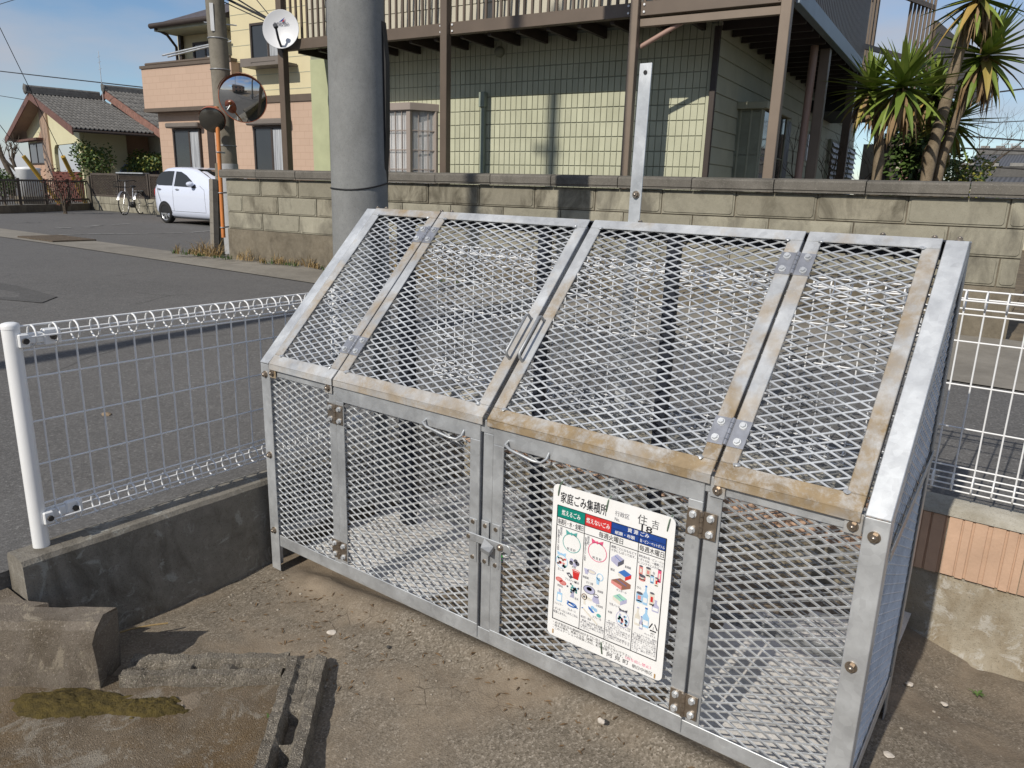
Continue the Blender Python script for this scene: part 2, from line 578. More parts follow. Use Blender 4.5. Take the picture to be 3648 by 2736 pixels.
# concrete gutter along the far side of the road
gx = [-40, -30, -22, -16, -12, -9, -7, -5.5, -4, -2.5, -1, .5, 2, 4, 8, 14]
m = MB()
def gy(x):
    return 3.22 - .012 * x * 0 + .10 * sst(0, -10, x) - .12 * sst(-1, 3, x)
def gyf(x):
    return (4.43 + .0867 * x + .02) if -6.0 <= x <= 2.0 else (4.02 + .1 * sst(-6, -14, x))
for a, c in zip(gx, gx[1:]):
    for t0, t1 in ((0, .5), (.5, 1)):
        def P(x, t):
            y = gy(x) + (gyf(x) - gy(x)) * t
            return (x, y, ZR + .008 + .045 * t * sst(-7, -5, x))
        m.quad(P(a, t0), P(c, t0), P(c, t1), P(a, t1))
struct(m.build('gutter', M['gutter_concrete']))
# the verge on the right, behind the concrete strip
m = grid([2.0 + .15 * i for i in range(30)], [3.82 + .12 * i for i in range(40)], lambda x, y: ZR + .012 + .02 * mn.noise(V(x * 3, y * 3, 0)))
plain('verge_soil', (.17, .135, .09), .95, 0, .4, 6, .8, 60, .01)
struct(m.build('verge_ground', M['verge_soil']))
# garden ground of the house behind the block wall
m = grid([-6.0 + .5 * i for i in range(17)], [4.75 + .5 * i for i in range(30)], lambda x, y: ZR + .02 + max(0, .0867 * x) * 0)
struct(m.build('garden_ground', M['verge_soil']))
# steel grating in the gutter
def plank(name, mat, quad, t, parent=None):
    m = MB(); m.prism(quad, (0, 0, t)); return m.build(name, mat, parent)
g = thing('drain_grating', 'rusty steel drain grating set in the gutter across the road', 'grating', (-10.6, 3.78, ZR))
plain('rust_grate', (.20, .155, .11), .8, .2, .3, 20)
MB().box(-.62, .62, -.32, .32, .006, .012).build('pit', M['stone_dark'], g)
me = MB().box(-.014, .014, -.32, .32, .012, .030).mesh('bar', M['rust_grate'])
for i in range(25):
    link('bar', me, g, loc=(-.6 + i * .05, 0, 0))
# faded bay lines on the parking ground
mk_concrete('worn_paint', (.16, .16, .155), (.42, .42, .41), (.085, .085, .085), .9, 7)
mk = [((580, 794), (840, 789)), ((870, 787), (1330, 783)), ((1330, 783), (1800, 777)), ((1870, 773), (2100, 752)), ((1110, 696), (1280, 686)), ((880, 706), (1010, 700)), ((840, 722), (900, 718)), ((550, 730), (700, 727))]
for k, (a, b) in enumerate(mk):
    a = at(a[0] * .3617, 550 + a[1] * .3617, 2, ZR); b = at(b[0] * .3617, 550 + b[1] * .3617, 2, ZR)
    w = .10 if k < 5 else .16
    d = (b - a).normalized(); n = V(-d.y, d.x, 0) * w / 2
    m = MB().quad(a - n + V(0, 0, .007), b - n + V(0, 0, .007), b + n + V(0, 0, .007), a + n + V(0, 0, .007))
    o = m.build('bay_line', M['worn_paint'])
    struct(o)
# ------------------------------------------------------------------ the galvanised refuse cage
CW, CD, ZB, HF, HB = 2.10, .591, .065, .785, 1.3275
DT = CD - .05
cage = thing('refuse_cage', 'galvanised expanded-metal refuse cage with sloping lid on bare earth', 'cage', (1.05, .3, 0))
def cb(name, m, mat='galv', parent=None, bevel=.0015):
    return m.build(name, M[mat] if isinstance(mat, str) else mat, parent or cage, bevel=bevel, world=True)
SU = V(0, DT, HB - HF); SL = SU.length; SU.normalize()
SN = V(0, -SU.z, SU.y)                       # outward normal of the sloping face
def sp(x, s, h=0):
    """a point of the sloping face: across x, up the slope s (0..1), proud h"""
    return V(x, 0, HF) + SU * (s * SL) + SN * h
def fbox(x0, x1, z0, z1, y0=0, t=.004):      # flat bar on the front, its outer face at y0
    return MB().box(x0, x1, y0, y0 + t, z0, z1)
def sbar(x0, x1, s0, s1, h0, h1):
    c = (sp(x0, s0, h0) + sp(x1, s1, h1)) / 2
    return MB().obox(c, V((x1 - x0) / 2, 0, 0), SU * ((s1 - s0) * SL / 2), SN * ((h1 - h0) / 2))
def angle_front(x0, x1, z0, z1, leg_y=.045, side=None, y0=0, t=.004):
    m = fbox(x0, x1, z0, z1, y0, t)
    if side == 'l': m.box(x0, x0 + t, y0 + t + .0005, y0 + leg_y, z0, z1)
    if side == 'r': m.box(x1 - t, x1, y0 + t + .0005, y0 + leg_y, z0, z1)
    if side == 't': m.box(x0, x1, y0 + t + .0005, y0 + leg_y, z1 - t, z1)
    if side == 'b': m.box(x0, x1, y0 + t + .0005, y0 + leg_y, z0, z0 + t)
    return m
# corner posts: front legs, back uprights, sloping side angles
cb('corner_post', angle_front(0, .05, -.04, HF - .002, .05, 'l'), 'galv_light')
cb('corner_post', angle_front(2.05, 2.10, -.04, HF - .002, .05, 'r'), 'galv_light')
for x0, x1, si in ((0, .05, 0), (2.05, 2.10, 1)):
    m = MB()
    xs = (x0, x0 + .004) if si == 0 else (x1 - .004, x1)
    m.box(xs[0], xs[1], CD - .045, CD, -.04, HB - .001)
    m.box(x0 if si else x0 + .0045, x1 - .0045 if si else x1, CD - .004, CD, -.04, HB - .001)
    cb('back_post', m, 'galv_dim')
    m = sbar(x0, x1, 0, 1.0, 0, .004)
    c0, c1 = sp(xs[0], 0, -.045), sp(xs[1], 1, -.0005)
    m.obox((c0 + c1) / 2, V(.002, 0, 0), SU * SL / 2, SN * .0222)
    m.box(x0, x1, DT, CD, HB - .004, HB)
    cb('side_rail', m, 'galv_light')
    # rails along the side wall
    xx = (x0, x0 + .004) if si == 0 else (x1 - .004, x1)
    m = MB().box(xx[0] + .0004, xx[1] - .0004, .051, CD - .046, ZB, ZB + .045)
    cb('side_bottom_rail', m, 'galv')
    m = MB().bar(V(x1 + .0025 if si else x0 - .0025, .052, .69), V(x1 + .0025 if si else x0 - .0025, .56, .775), .03, .003, (1, 0, 0))
    cb('side_brace', m, 'galv_dim')
# long rails
cb('bottom_rail', angle_front(.0505, 2.0495, ZB, ZB + .046, .04, 'b', .0046))
cb('front_rail', angle_front(.0505, 2.0495, .744, HF - .004, .045, 't', .0046))
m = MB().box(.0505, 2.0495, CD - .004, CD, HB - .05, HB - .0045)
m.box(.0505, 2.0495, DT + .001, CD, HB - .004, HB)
cb('top_back_rail', m, 'dark_navy')  # dark colour paints the shade on the rail's underside and back angle
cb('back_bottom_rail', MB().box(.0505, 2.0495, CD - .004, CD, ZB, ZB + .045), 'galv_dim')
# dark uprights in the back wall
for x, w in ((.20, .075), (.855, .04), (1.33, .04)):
    cb('back_upright', MB().box(x - w / 2, x + w / 2, CD - .052, CD - .022, -.02, HB - .006), 'dark_navy')
# front stiles
cb('stile', angle_front(.365, .401, ZB + .047, .743, .03, 'r', .0046))
cb('stile', angle_front(1.710, 1.747, ZB + .047, .743, .03, 'l', .0046))
cb('centre_post', MB().box(1.036, 1.072, .0046, .034, ZB + .047, .743))
# expanded metal
LW, SW = .059, .0255
def expanded(name, parent, P, U, Wd, Vv, Hh, N, mat='galv_wire', w=.0054, t=.0024, tilt=.35, clip=None):
    """P corner, U/V unit vectors in the sheet, N its outward normal; strands between the bonds"""
    U, Vv, N, P = V(U), V(Vv), V(N), V(P)
    m = MB()
    ni, nj = int(Wd / (LW / 2)) + 2, int(Hh / SW) + 2
    def ok(u, v):
        return -.001 <= u <= Wd + .001 and -.001 <= v <= Hh + .001 and (clip is None or clip(u, v))
    for i in range(-1, ni):
        for j in range(-1, nj):
            u0, v0 = i * LW / 2, j * SW + (SW / 2 if i % 2 else 0)
            for sg in (1, -1):
                u1, v1 = u0 + LW / 2, v0 + sg * SW / 2
                a, b = (u0, v0), (u1, v1)
                # cut to the panel
                ta, tb = 0.0, 1.0
                for c0, c1, lo, hi in ((u0, u1, 0, Wd), (v0, v1, 0, Hh)):
                    dd = c1 - c0
                    t0, t1 = (lo - c0) / dd, (hi - c0) / dd
                    if t0 > t1: t0, t1 = t1, t0
                    ta, tb = max(ta, t0), min(tb, t1)
                if tb - ta < .08:
                    continue
                a = (u0 + (u1 - u0) * ta, v0 + (v1 - v0) * ta); b = (u0 + (u1 - u0) * tb, v0 + (v1 - v0) * tb)
                if clip and not (clip(*a) and clip(*b)):
                    continue
                A = P + U * a[0] + Vv * a[1]; B = P + U * b[0] + Vv * b[1]
                d = (B - A)
                pr = N.cross(d).normalized()
                wd = pr * math.cos(tilt) + N * math.sin(tilt)
                th = d.normalized().cross(wd)
                q = [X + wd * (w / 2 * i2) + th * (t / 2 * j2) for X in (A, B) for i2, j2 in ((-1, -1), (1, -1), (1, 1), (-1, 1))]
                m.add(q, [(0, 1, 5, 4), (1, 2, 6, 5), (2, 3, 7, 6), (3, 0, 4, 7)])
    return m.build(name, M[mat], parent, world=True)
X, Y, Z = V(1, 0, 0), V(0, 1, 0), V(0, 0, 1)
expanded('mesh_panel', cage, (.052, .012, ZB + .03), X, .335, Z, .70, -Y)
expanded('mesh_panel', cage, (1.725, .012, ZB + .03), X, .325, Z, .70, -Y)
def under(u, v):       # the side wall under the slope
    return v <= (HF - ZB) + max(0, min(1, u / DT)) * (HB - HF) - .02
expanded('side_mesh', cage, (2.092, .008, ZB + .01), Y, CD - .02, Z, HB - ZB - .03, X, clip=under, tilt=.6)
expanded('side_mesh', cage, (.008, .008, ZB + .01), Y, CD - .02, Z, HB - ZB - .03, -X, clip=under, tilt=.6)
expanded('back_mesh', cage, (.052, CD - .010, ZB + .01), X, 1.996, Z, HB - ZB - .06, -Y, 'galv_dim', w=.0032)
# bolts: hex head on a washer
def bolt_mesh(mat):
    m = MB()
    m.cyl((0, 0, 0), (0, -.0025, 0), .0125, n=16)
    m.cyl((0, -.0025, 0), (0, -.010, 0), .009, n=6, smooth=False)
    m.lathe([(.0055, 0), (.0045, -.0025), (.001, -.0035)], (0, -.010, 0), (0, 1, 0), 10)
    return m.mesh('bolt', M[mat])
bolt_me = bolt_mesh('steel_warm')
def bolt(parent, p, rot=(0, 0, 0), sc=1):
    o = link('bolt', bolt_me, parent, world=True)
    o.matrix_basis = Matrix.Translation(V(p)) @ Matrix.Rotation(rot[2], 4, 'Z') @ Matrix.Rotation(rot[0], 4, 'X') @ Matrix.Scale(sc, 4)
    return o
RX = -math.atan2(SU.y, SU.z)       # turns -Y onto the slope's normal
for p in ((.026, 0, .745), (.026, 0, .434), (.026, 0, .127), (2.073, 0, .744), (2.07, 0, .434), (2.07, 0, .127)):
    bolt(cage, p, sc=1.05)
for x in (.026, .075, .37, .42, 2.02, 2.075, 1.2, 1.9):
    bolt(cage, (x, DT + .03, HB), (-math.pi / 2, 0, 0), .85)
hbolt_me = MB().cyl((0, 0, 0), (0, 0, .003), .0095, n=12).cyl((0, 0, .003), (0, 0, .0095), .0068, n=6, smooth=False).mesh('bolt', M['galv_wire'])
# hinges: two leaves with four bolts and a rolled knuckle
def hinge(parent, c, up, out_, side, w=.084, h=.072, mat='steel'):
    """c centre, up along the pin, out_ the outward normal, side across"""
    c, up, out_, side = V(c), V(up).normalized(), V(out_).normalized(), V(side).normalized()
    m = MB()
    for s in (-1, 1):
        m.obox(c + side * (s * w * .28) + out_ * .0012, side * (w * .22), up * (h / 2), out_ * .0012)
    for k in range(5):
        a = c + up * (-h / 2 + k * h / 5 + .0006) + out_ * .0035
        m.cyl(a, a + up * (h / 5 - .0012), .0055, n=10)
    hg = m.build('hinge', M[mat], parent, world=True)
    for s in (-1, 1):
        for q in (-1, 1):
            p = c + side * (s * w * .30) + up * (q * h * .30) + out_ * .0024
            bo = link('bolt', hbolt_me, hg, world=True)
            bo.matrix_basis = Matrix.Translation(p) @ out_.to_track_quat('Z', 'Y').to_matrix().to_4x4()
    return hg
# sloping lids: left fixed, two lids, right fixed
def lid(name, x0, x1, mats, sw=.039, h0=.0048):
    """rails are the lid itself; its two stiles and the sheet are parts. mats: front and top rails, left stile, right stile"""
    m = sbar(x0, x1, .0, .0525, h0, h0 + .0042)
    a = sp(x0, 0, h0 + .0042)
    m.add([(x0, a.y, a.z), (x1, a.y, a.z), (x1, a.y - .002, HF - .016), (x0, a.y - .002, HF - .016), (x0, a.y + .0035, a.z - .002), (x1, a.y + .0035, a.z - .002), (x1, a.y + .0015, HF - .016), (x0, a.y + .0015, HF - .016)],
          [(0, 3, 2, 1), (4, 5, 6, 7), (0, 1, 5, 4), (1, 2, 6, 5), (2, 3, 7, 6), (3, 0, 4, 7)])
    o = cb(name, m, mats[0])
    cb('top_rail', sbar(x0, x1, .9555, 1.0, h0, h0 + .0042), mats[1], o)
    for k, xa in enumerate((x0, x1 - sw)):
        m = sbar(xa, xa + sw, .053, .955, h0, h0 + .004)
        xb = x0 if k == 0 else x1 - .0035
        q = sbar(xb, xb + .0035, .03, .97, h0 - .02, h0 - .0003)
        m.add(q.v, q.f)
        cb('lid_stile', m, mats[2 + k], o)
    # weld beads at the corners
    for xa in (x0 + sw, x1 - sw):
        for s_ in (.053, .955):
            MB().rock(sp(xa, s_, h0 + .004), .008, .011, .004, int(xa * 50), 2, .5).build('weld_bead', M['galv_light'], o, world=True)
    expanded('mesh_panel', o, sp(x0 + .012, .02, h0 - .006), X, x1 - x0 - .024, SU, SL * .96, SN, w=.0046, tilt=-.15)
    return o
mk_galv('galv_s1', .8, 1.05, -.02, True); mk_galv('galv_s2', 1.0, 1.0, .04, True); mk_galv('galv_s0', .6, 1.12, -.10, True); mk_galv('galv_s3', 1.0, 1.0, -.01, True)
lf = lid('fixed_lid_frame', .0565, .396, ('galv_s0', 'galv_s2', 'galv_s1', 'galv_s3'))
l1 = lid('lid', .402, 1.040, ('galv_s1', 'galv_s1', 'galv_s3', 'galv_s1'))
l2 = lid('lid', 1.056, 1.717, ('galv_s2', 'galv_s1', 'galv_s3', 'galv_s3'))
rf = lid('fixed_lid_frame', 1.7255, 2.0435, ('galv_s2', 'galv_s1', 'galv_s1', 'galv_s2'))
tag(l1, 'left lid of the cage, its top rail clean grey'); tag(l2, 'right lid of the cage, its front rail stained tan')
for x in (.399, 1.721):
    for s in (.845, .185 if x < 1 else .155):
        hinge(cage, sp(x, s, .0095), SU, SN, X, .09, .075, 'steel')
# clevis feet where the lid frames bolt to the rail
for x in (.372, 1.735, 2.03, .07):
    cb('foot_plate', MB().box(x - .018, x + .018, -.0022, .0, .738, HF + .002), 'galv_stain')
    bolt(cage, (x, -.0024, .757), sc=.95)
# lid handles
for o, x in ((l1, 1.024), (l2, 1.071)):
    m = MB()
    pts = [sp(x, .265, .008), sp(x, .265, .032), sp(x, .275, .040), sp(x, .45, .040), sp(x, .46, .032), sp(x, .46, .008)]
    m.tube(pts, .0045, 8)
    m.build('lid_handle', M['galv_dim'], o, world=True)
# front doors
def door(x0, x1, hx, lab):
    m = MB()
    y0, t = -.0005, .0046
    m.box(x0, x0 + .037, y0, y0 + t, .122, .7175)
    m.box(x1 - .037, x1, y0, y0 + t, .122, .7175)
    m.box(x0, x1, y0, y0 + t, .718, .768)
    m.box(x0, x1, y0, y0 + t, .075, .1215)
    for xa in (x0, x1 - .0035):
        m.box(xa, xa + .0035, y0 + t + .0003, .034, .08, .76)
    m.box(x0 + .004, x1 - .004, y0 + t + .0003, .03, .0755, .079)
    d = cb('door', m, 'galv')
    tag(d, lab)
    expanded('mesh_panel', d, (x0 + .012, .014, .09), X, x1 - x0 - .024, Z, .65, -Y)
    hm = MB()
    a, b = hx
    hm.tube([(a, y0, .738), (a + .006, y0 - .022, .735), (a + .03, y0 - .030, .728), (b - .03, y0 - .034, .716), (b - .008, y0 - .028, .714), (b, y0 - .012, .722), (b, y0, .736)], .0038, 8)
    hm.build('door_handle', M['galv'], d, world=True)
    return d
d1 = door(.4055, 1.027, (.816, .967), 'left door of the cage, bare mesh')
d2 = door(1.0755, 1.703, (1.127, 1.265), 'right door of the cage, under the printed board')
for x, zs, d in ((.4035, (.671, .168), d1), (1.7045, (.662, .163), d2)):
    for z in zs:
        hinge(cage, (x, -.0012, z), Z, -Y, X, .074, .068, 'steel_warm')
# the latch across the doors
la = cb('latch', MB().box(.984, 1.150, -.0075, -.0035, .398, .424), 'galv', bevel=.004)
for x, z0, z1 in ((1.008, .33, .47), (1.054, .335, .475), (1.094, .335, .475)):
    MB().box(x - .014, x + .014, -.0033, -.0008, z0, z1).build('latch_plate', M['galv'], la, bevel=.001, world=True)
riv_me = MB().cyl((0, 0, 0), (0, -.003, 0), .0065, n=10).mesh('rivet', M['steel_warm'])
for x, y, z in [(x, -.0033, z) for x in (1.008, 1.054, 1.094) for z in (.345, .46)] + [(.995, -.0075, .411)]:
    o = link('rivet', riv_me, la, world=True); o.location = (x, y, z)
MB().lathe([(.011, 0), (.010, -.006), (.006, -.010), (.001, -.011)], (1.115, -.0075, .411), (0, 1, 0), 14).build('latch_knob', M['steel_warm'], la, world=True)
MB().prism([(1.056, -.008, .421), (1.094, -.012, .408), (1.092, -.030, .396), (1.060, -.030, .402)], (0, 0, -.012)).build('latch_tab', M['galv_dim'], la, world=True)
MB().tube([(1.138 + .012 * math.cos(q), -.006, .407 + .016 * math.sin(q)) for q in [R(a) for a in range(-110, 130, 20)]], .0035, 6).build('latch_hook', M['galv'], la, world=True)
# concrete floor inside and behind the cage
m = grid([.02 + .05 * i for i in range(42)], [.10 + .05 * i for i in range(23)], lambda x, y: .004 - .02 * sst(.5, 1.1, y) + .004 * mn.noise(V(x * 4, y * 4, 0)))
struct(m.build('cage_floor', M['floor_concrete']))
# steel strip under the front rail, half buried
o = MB().box(.85, 1.8, -.013, -.009, -.03, .012).build('ground_strip', plain('strip_tan', (.27, .21, .15), .7, .2, .3, 12))
tag(o, 'thin brown steel strip half buried along the foot of the cage', 'strip')
# galvanised angle post standing behind the cage
po = thing('angle_post', 'tall galvanised angle post with bolt hole standing behind the cage', 'post', (1.132, .655, -.02))
m = MB()
bx, tx = V(1.118, .655, -.02), V(1.140, .655, 1.812)
m.obox((bx + tx) / 2, (tx - bx) / 2, V(.0205, 0, 0), V(0, .002, 0))
m.obox((bx + tx) / 2 + V(-.0185, .0205, 0), (tx - bx) / 2, V(.002, 0, 0), V(0, .018, 0))
m.build('angle_bar', M['galv_light'], po, world=True)
MB().cyl((1.1405, .6535, 1.785), (1.1405, .6505, 1.785), .0065, n=12).build('bolt_hole', M['black_rubber'], po, world=True)
bolt(po, (1.137, .6515, 1.415), sc=1.0)
# ------------------------------------------------------------------ the printed board wired to the right door
SX0, SX1, SZ0, SZ1, SY = 1.289, 1.643, .2015, .659, -.0075
sign = thing('notice_board', 'white printed notice board about sorting household refuse, wired to the cage door', 'sign', ((SX0 + SX1) / 2, SY, SZ0))
def rrect(x0, x1, z0, z1, r, y, n=6):
    pts = []
    for cx, cz, a0 in ((x1 - r, z1 - r, 0), (x0 + r, z1 - r, 90), (x0 + r, z0 + r, 180), (x1 - r, z0 + r, 270)):
        for k in range(n + 1):
            a = R(a0 + 90 * k / n)
            pts.append((cx + r * math.cos(a), y, cz + r * math.sin(a)))
    return pts
board_m = NT('board_white')
_p = board_m.pos()
board_m.set(board_m.ramp(board_m.noise(_p, 14, 5), [(.3, (.80, .80, .79)), (.7, (.86, .86, .86))]), .35, 0, .5)
MB().prism(rrect(SX0, SX1, SZ0, SZ1, .016, SY), (0, .0025, 0)).build('board', M['board_white'], sign, world=True)
def ink(name, c):
    if name not in M:
        t = NT(name); t.set(t.ramp(t.noise(t.pos(), 60, 3), [(.3, tuple(x * .9 for x in c)), (.7, tuple(min(1, x * 1.08) for x in c))]), .45)
    return M[name]
ink('ink_black', (.015, .015, .022)); ink('ink_grey', (.10, .10, .13)); ink('ink_green', (.0, .22, .17)); ink('ink_red', (.62, .035, .035)); ink('ink_blue', (.012, .055, .27))
ink('ink_white', (.85, .86, .86)); ink('ink_pink', (.72, .10, .22)); ink('ink_lblue', (.35, .58, .80)); ink('ink_mblue', (.05, .17, .50)); ink('ink_salmon', (.70, .27, .25)); ink('ink_lilac', (.45, .45, .62))
ink('ink_teal', (.10, .40, .38)); ink('ink_brown', (.28, .13, .09)); ink('ink_cream', (.72, .68, .60)); ink('pen_grey', (.07, .07, .075)); ink('ink_lgreen', (.35, .62, .50))
YS = SY
WB, HB_ = SX1 - SX0, SZ1 - SZ0
def bu(u): return SX0 + u * WB          # board coordinates 0..1 across, 0..1 down
def bv(v): return SZ1 - v * HB_
def rect(u0, u1, v0, v1, mat, lay=1, name='printed_panel'):
    y = YS - .00025 * lay
    return MB().quad((bu(u0), y, bv(v1)), (bu(u1), y, bv(v1)), (bu(u1), y, bv(v0)), (bu(u0), y, bv(v0))).build(name, M[mat], sign, world=True)
def text(s, u, v, hgt, mat, width=None, align='LEFT', lay=3, bold=0, vert=False, rot=0):
    """one line of print: left/centre at u, its middle at v, letters hgt tall (share of the board's height)"""
    c = bpy.data.curves.new('lettering', 'FONT')
    c.body = '\n'.join(s) if vert else s
    c.size = 1
    c.offset = bold
    c.resolution_u = 2
    if vert: c.space_line = .8
    c.align_x = 'LEFT'
    t = bpy.data.objects.new('lettering_tmp', c)
    col.objects.link(t)
    dg = bpy.context.evaluated_depsgraph_get()
    me = bpy.data.meshes.new_from_object(t.evaluated_get(dg))
    bpy.data.objects.remove(t)
    if not me.vertices:
        return
    xs = [q.co.x for q in me.vertices]; ys = [q.co.y for q in me.vertices]
    x0, x1, y0, y1 = min(xs), max(xs), min(ys), max(ys)
    k = hgt * HB_ / max(.75, (y1 - y0)) if not vert else hgt * HB_ / (y1 - y0)
    kx = k if width is None else width * WB / (x1 - x0)
    ox = bu(u) - {'LEFT': x0, 'CENTER': (x0 + x1) / 2}[align] * kx
    oz = bv(v) - (y0 + y1) / 2 * k
    y = YS - .00025 * lay
    for q in me.vertices:
        x, z = q.co.x * kx, q.co.y * k
        q.co = (ox + x, y, oz + z)
    me.name = 'lettering'
    me.materials.clear(); me.materials.append(M[mat])
    return link('lettering', me, sign, world=True)
def hline(u0, u1, v, w=.0022, mat='ink_black', lay=4): rect(u0, u1, v - w, v + w, mat, lay, 'rule')
def vline(u, v0, v1, w=.003, mat='ink_black', lay=4): rect(u - w, u + w, v0, v1, mat, lay, 'rule')
# columns of the table
C0, C1, C2, C3, C4 = .045, .290, .512, .737, .945
T0, T1, T2, T3, TB = .128, .205, .222, .262, .880
rect(C0, C1, T0, .202, 'ink_green'); rect(C1, C2, T0, .202, 'ink_red'); rect(C2, C4, T0, .202, 'ink_blue')
text('家庭ごみ集積所', .068, .072, .070, 'ink_black', .40, bold=.012)
text('行政区', .535, .070, .030, 'ink_grey', .115); text('No.', .535, .105, .024, 'ink_grey', .04)
text('住', .715, .062, .058, 'pen_grey', .075); text('吉', .825, .068, .052, 'pen_grey', .055)
text('18', .748, .108, .040, 'ink_black', .085, bold=.01)
text('燃えるごみ', (C0 + C1) / 2, .166, .036, 'ink_white', .165, 'CENTER', bold=.012)
text('燃えないごみ', (C1 + C2) / 2, .166, .034, 'ink_white', .198, 'CENTER', bold=.012)
text('資 源 ごみ', (C2 + C4) / 2, .146, .026, 'ink_white', .17, 'CENTER', bold=.012)
hline(C2, C4, .165, .0012, 'ink_black', 2)
text('紙類・布類', (C2 + C3) / 2, .184, .022, 'ink_white', .16, 'CENTER', bold=.01)
text('缶・ビン・ペットボトル', (C3 + C4) / 2, .184, .020, 'ink_white', .19, 'CENTER', bold=.01)
text('毎週月・水・金曜日', (C0 + C1) / 2, .228, .036, 'ink_black', .225, 'CENTER', bold=.006)
text('毎週火曜日', (C1 + C3) / 2, .228, .036, 'ink_black', .20, 'CENTER', bold=.006)
text('毎週木曜日', (C3 + C4) / 2, .228, .036, 'ink_black', .19, 'CENTER', bold=.006)
for u in (C0, C4): vline(u, T0, TB, .0032)
hline(C0, C4, T0, .002); hline(C0, C4, .202, .002); hline(C0, C4, .254, .002); hline(C0 - .003, C4 + .003, TB, .003)
vline(C1, T0, TB, .0022); vline(C2, .254, TB, .0022); vline(C3, .165, TB, .0022)
vline(C2, T0, .202, .0018)
# small pictures
def loop(cx, cv, rx, rv, w, mat, a0=0, a1=360, n=22, lay=3):
    m = MB(); y = YS - .00025 * lay
    for k in range(n):
        q = [R(a0 + (a1 - a0) * (k + j) / n) for j in (0, 1)]
        p = [(bu(cx + (rx + e) * math.cos(t)), y, bv(cv + (rv + e * WB / HB_) * math.sin(t))) for t, e in ((q[0], -w), (q[1], -w), (q[1], w), (q[0], w))]
        m.add(p, [(0, 1, 2, 3)])
    m.build('drawing', M[mat], sign, world=True)
def poly(pts, mat, lay=2):
    y = YS - .00025 * lay
    MB().add([(bu(u), y, bv(v)) for u, v in pts], [tuple(range(len(pts)))]).build('drawing', M[mat], sign, world=True)
def blob(cx, cv, rx, rv, mat, lay=2, n=14):
    poly([(cx + rx * math.cos(2 * math.pi * k / n), cv + rv * math.sin(2 * math.pi * k / n)) for k in range(n)], mat, lay)
def bow(cx, cv, s, mat):
    poly([(cx, cv), (cx - .05 * s, cv - .018 * s), (cx - .045 * s, cv + .012 * s)], mat, 3)
    poly([(cx, cv), (cx + .05 * s, cv - .018 * s), (cx + .045 * s, cv + .012 * s)], mat, 3)
    blob(cx, cv, .010 * s, .010 * s, mat, 4)
def outlined(cx, cv, rx, rv, fill, line, n=14):  # filled print shape with a drawn outline
    blob(cx, cv, rx, rv, fill, 2, n); loop(cx, cv, rx, rv, .0022, line, n=n)
loop(.185, .345, .078, .058, .0026, 'ink_teal'); bow(.180, .285, 1, 'ink_teal')
loop(.410, .345, .078, .058, .0026, 'ink_pink'); bow(.405, .285, 1, 'ink_pink')
text('阿 見 町', .185, .385, .018, 'ink_grey', .075, 'CENTER'); text('阿 見 町', .410, .385, .018, 'ink_grey', .075, 'CENTER')
text('指定燃えるごみ袋', .066, .350, .135, 'ink_grey', .018, 'CENTER', vert=True); text('阿見町', .088, .290, .055, 'ink_grey', .018, 'CENTER', vert=True)
text('指定燃えないごみ袋', .306, .350, .150, 'ink_grey', .018, 'CENTER', vert=True); text('阿見町', .328, .290, .055, 'ink_grey', .018, 'CENTER', vert=True)
# column 1
loop(.105, .482, .052, .042, .0026, 'ink_lblue'); bow(.100, .435, .8, 'ink_lblue')
random.seed(3)
for k in range(16):
    blob(.105 + random.uniform(-.036, .036), .486 + random.uniform(-.024, .026), random.uniform(.007, .014), random.uniform(.005, .010), random.choice(['ink_red', 'ink_teal', 'ink_salmon', 'ink_lilac', 'ink_brown']), 3, 7)
text('生ごみ', .10, .536, .017, 'ink_grey', .055, 'CENTER')
for a in range(5): blob(.215 + .030 * math.cos(a * 1.3), .462 + .014 * math.sin(a * 1.3), .018, .014, 'ink_lilac' if a % 2 else 'ink_grey', 3, 8)
text('貝殻', .215, .492, .016, 'ink_grey', .035, 'CENTER')
poly([(.205, .510), (.270, .512), (.258, .566), (.214, .564)], 'ink_red', 3); loop(.237, .511, .033, .008, .003, 'ink_salmon', lay=4)
poly([(.150, .545), (.178, .535), (.215, .560), (.190, .574)], 'ink_grey', 3); poly([(.170, .550), (.180, .546), (.190, .553), (.180, .558)], 'ink_white', 4)
text('プラスチック製品', .205, .584, .016, 'ink_grey', .125, 'CENTER')
for dx, dv in ((0, 0), (.034, .014)):
    outlined(.090 + dx, .605 + dv, .030, .014, 'ink_salmon', 'ink_red')
text('革製品', .100, .645, .015, 'ink_grey', .05, 'CENTER')
for k in range(26):
    blob(.225 + random.gauss(0, .016), .632 + random.gauss(0, .016), .009, .007, random.choice(['ink_teal', 'ink_green', 'ink_grey', 'ink_lblue']), 3, 6)
for k in range(5): poly([(.212 + k * .003, .655), (.216 + k * .003, .655), (.200 + k * .008, .694), (.194 + k * .008, .692)], 'ink_lilac', 3)
text('枝木', .255, .690, .016, 'ink_grey', .035, 'CENTER')
poly([(.078, .690), (.124, .690), (.124, .752), (.074, .752)], 'ink_lblue', 2); poly([(.084, .704), (.118, .704), (.118, .744), (.082, .744)], 'ink_white', 3); poly([(.094, .690), (.108, .690), (.106, .668), (.090, .666)], 'ink_lilac', 3)
loop(.215, .742, .040, .012, .006, 'ink_mblue'); poly([(.165, .728), (.180, .722), (.270, .748), (.268, .756)], 'ink_mblue', 3)
text('シャンプー', .095, .770, .016, 'ink_grey', .075, 'CENTER'); text('ゴムホース', .215, .778, .016, 'ink_grey', .075, 'CENTER')
text('・ダンボールに入れたごみは、', .052, .806, .018, 'ink_grey', .225); text('　収集しません。', .052, .828, .018, 'ink_grey', .12)
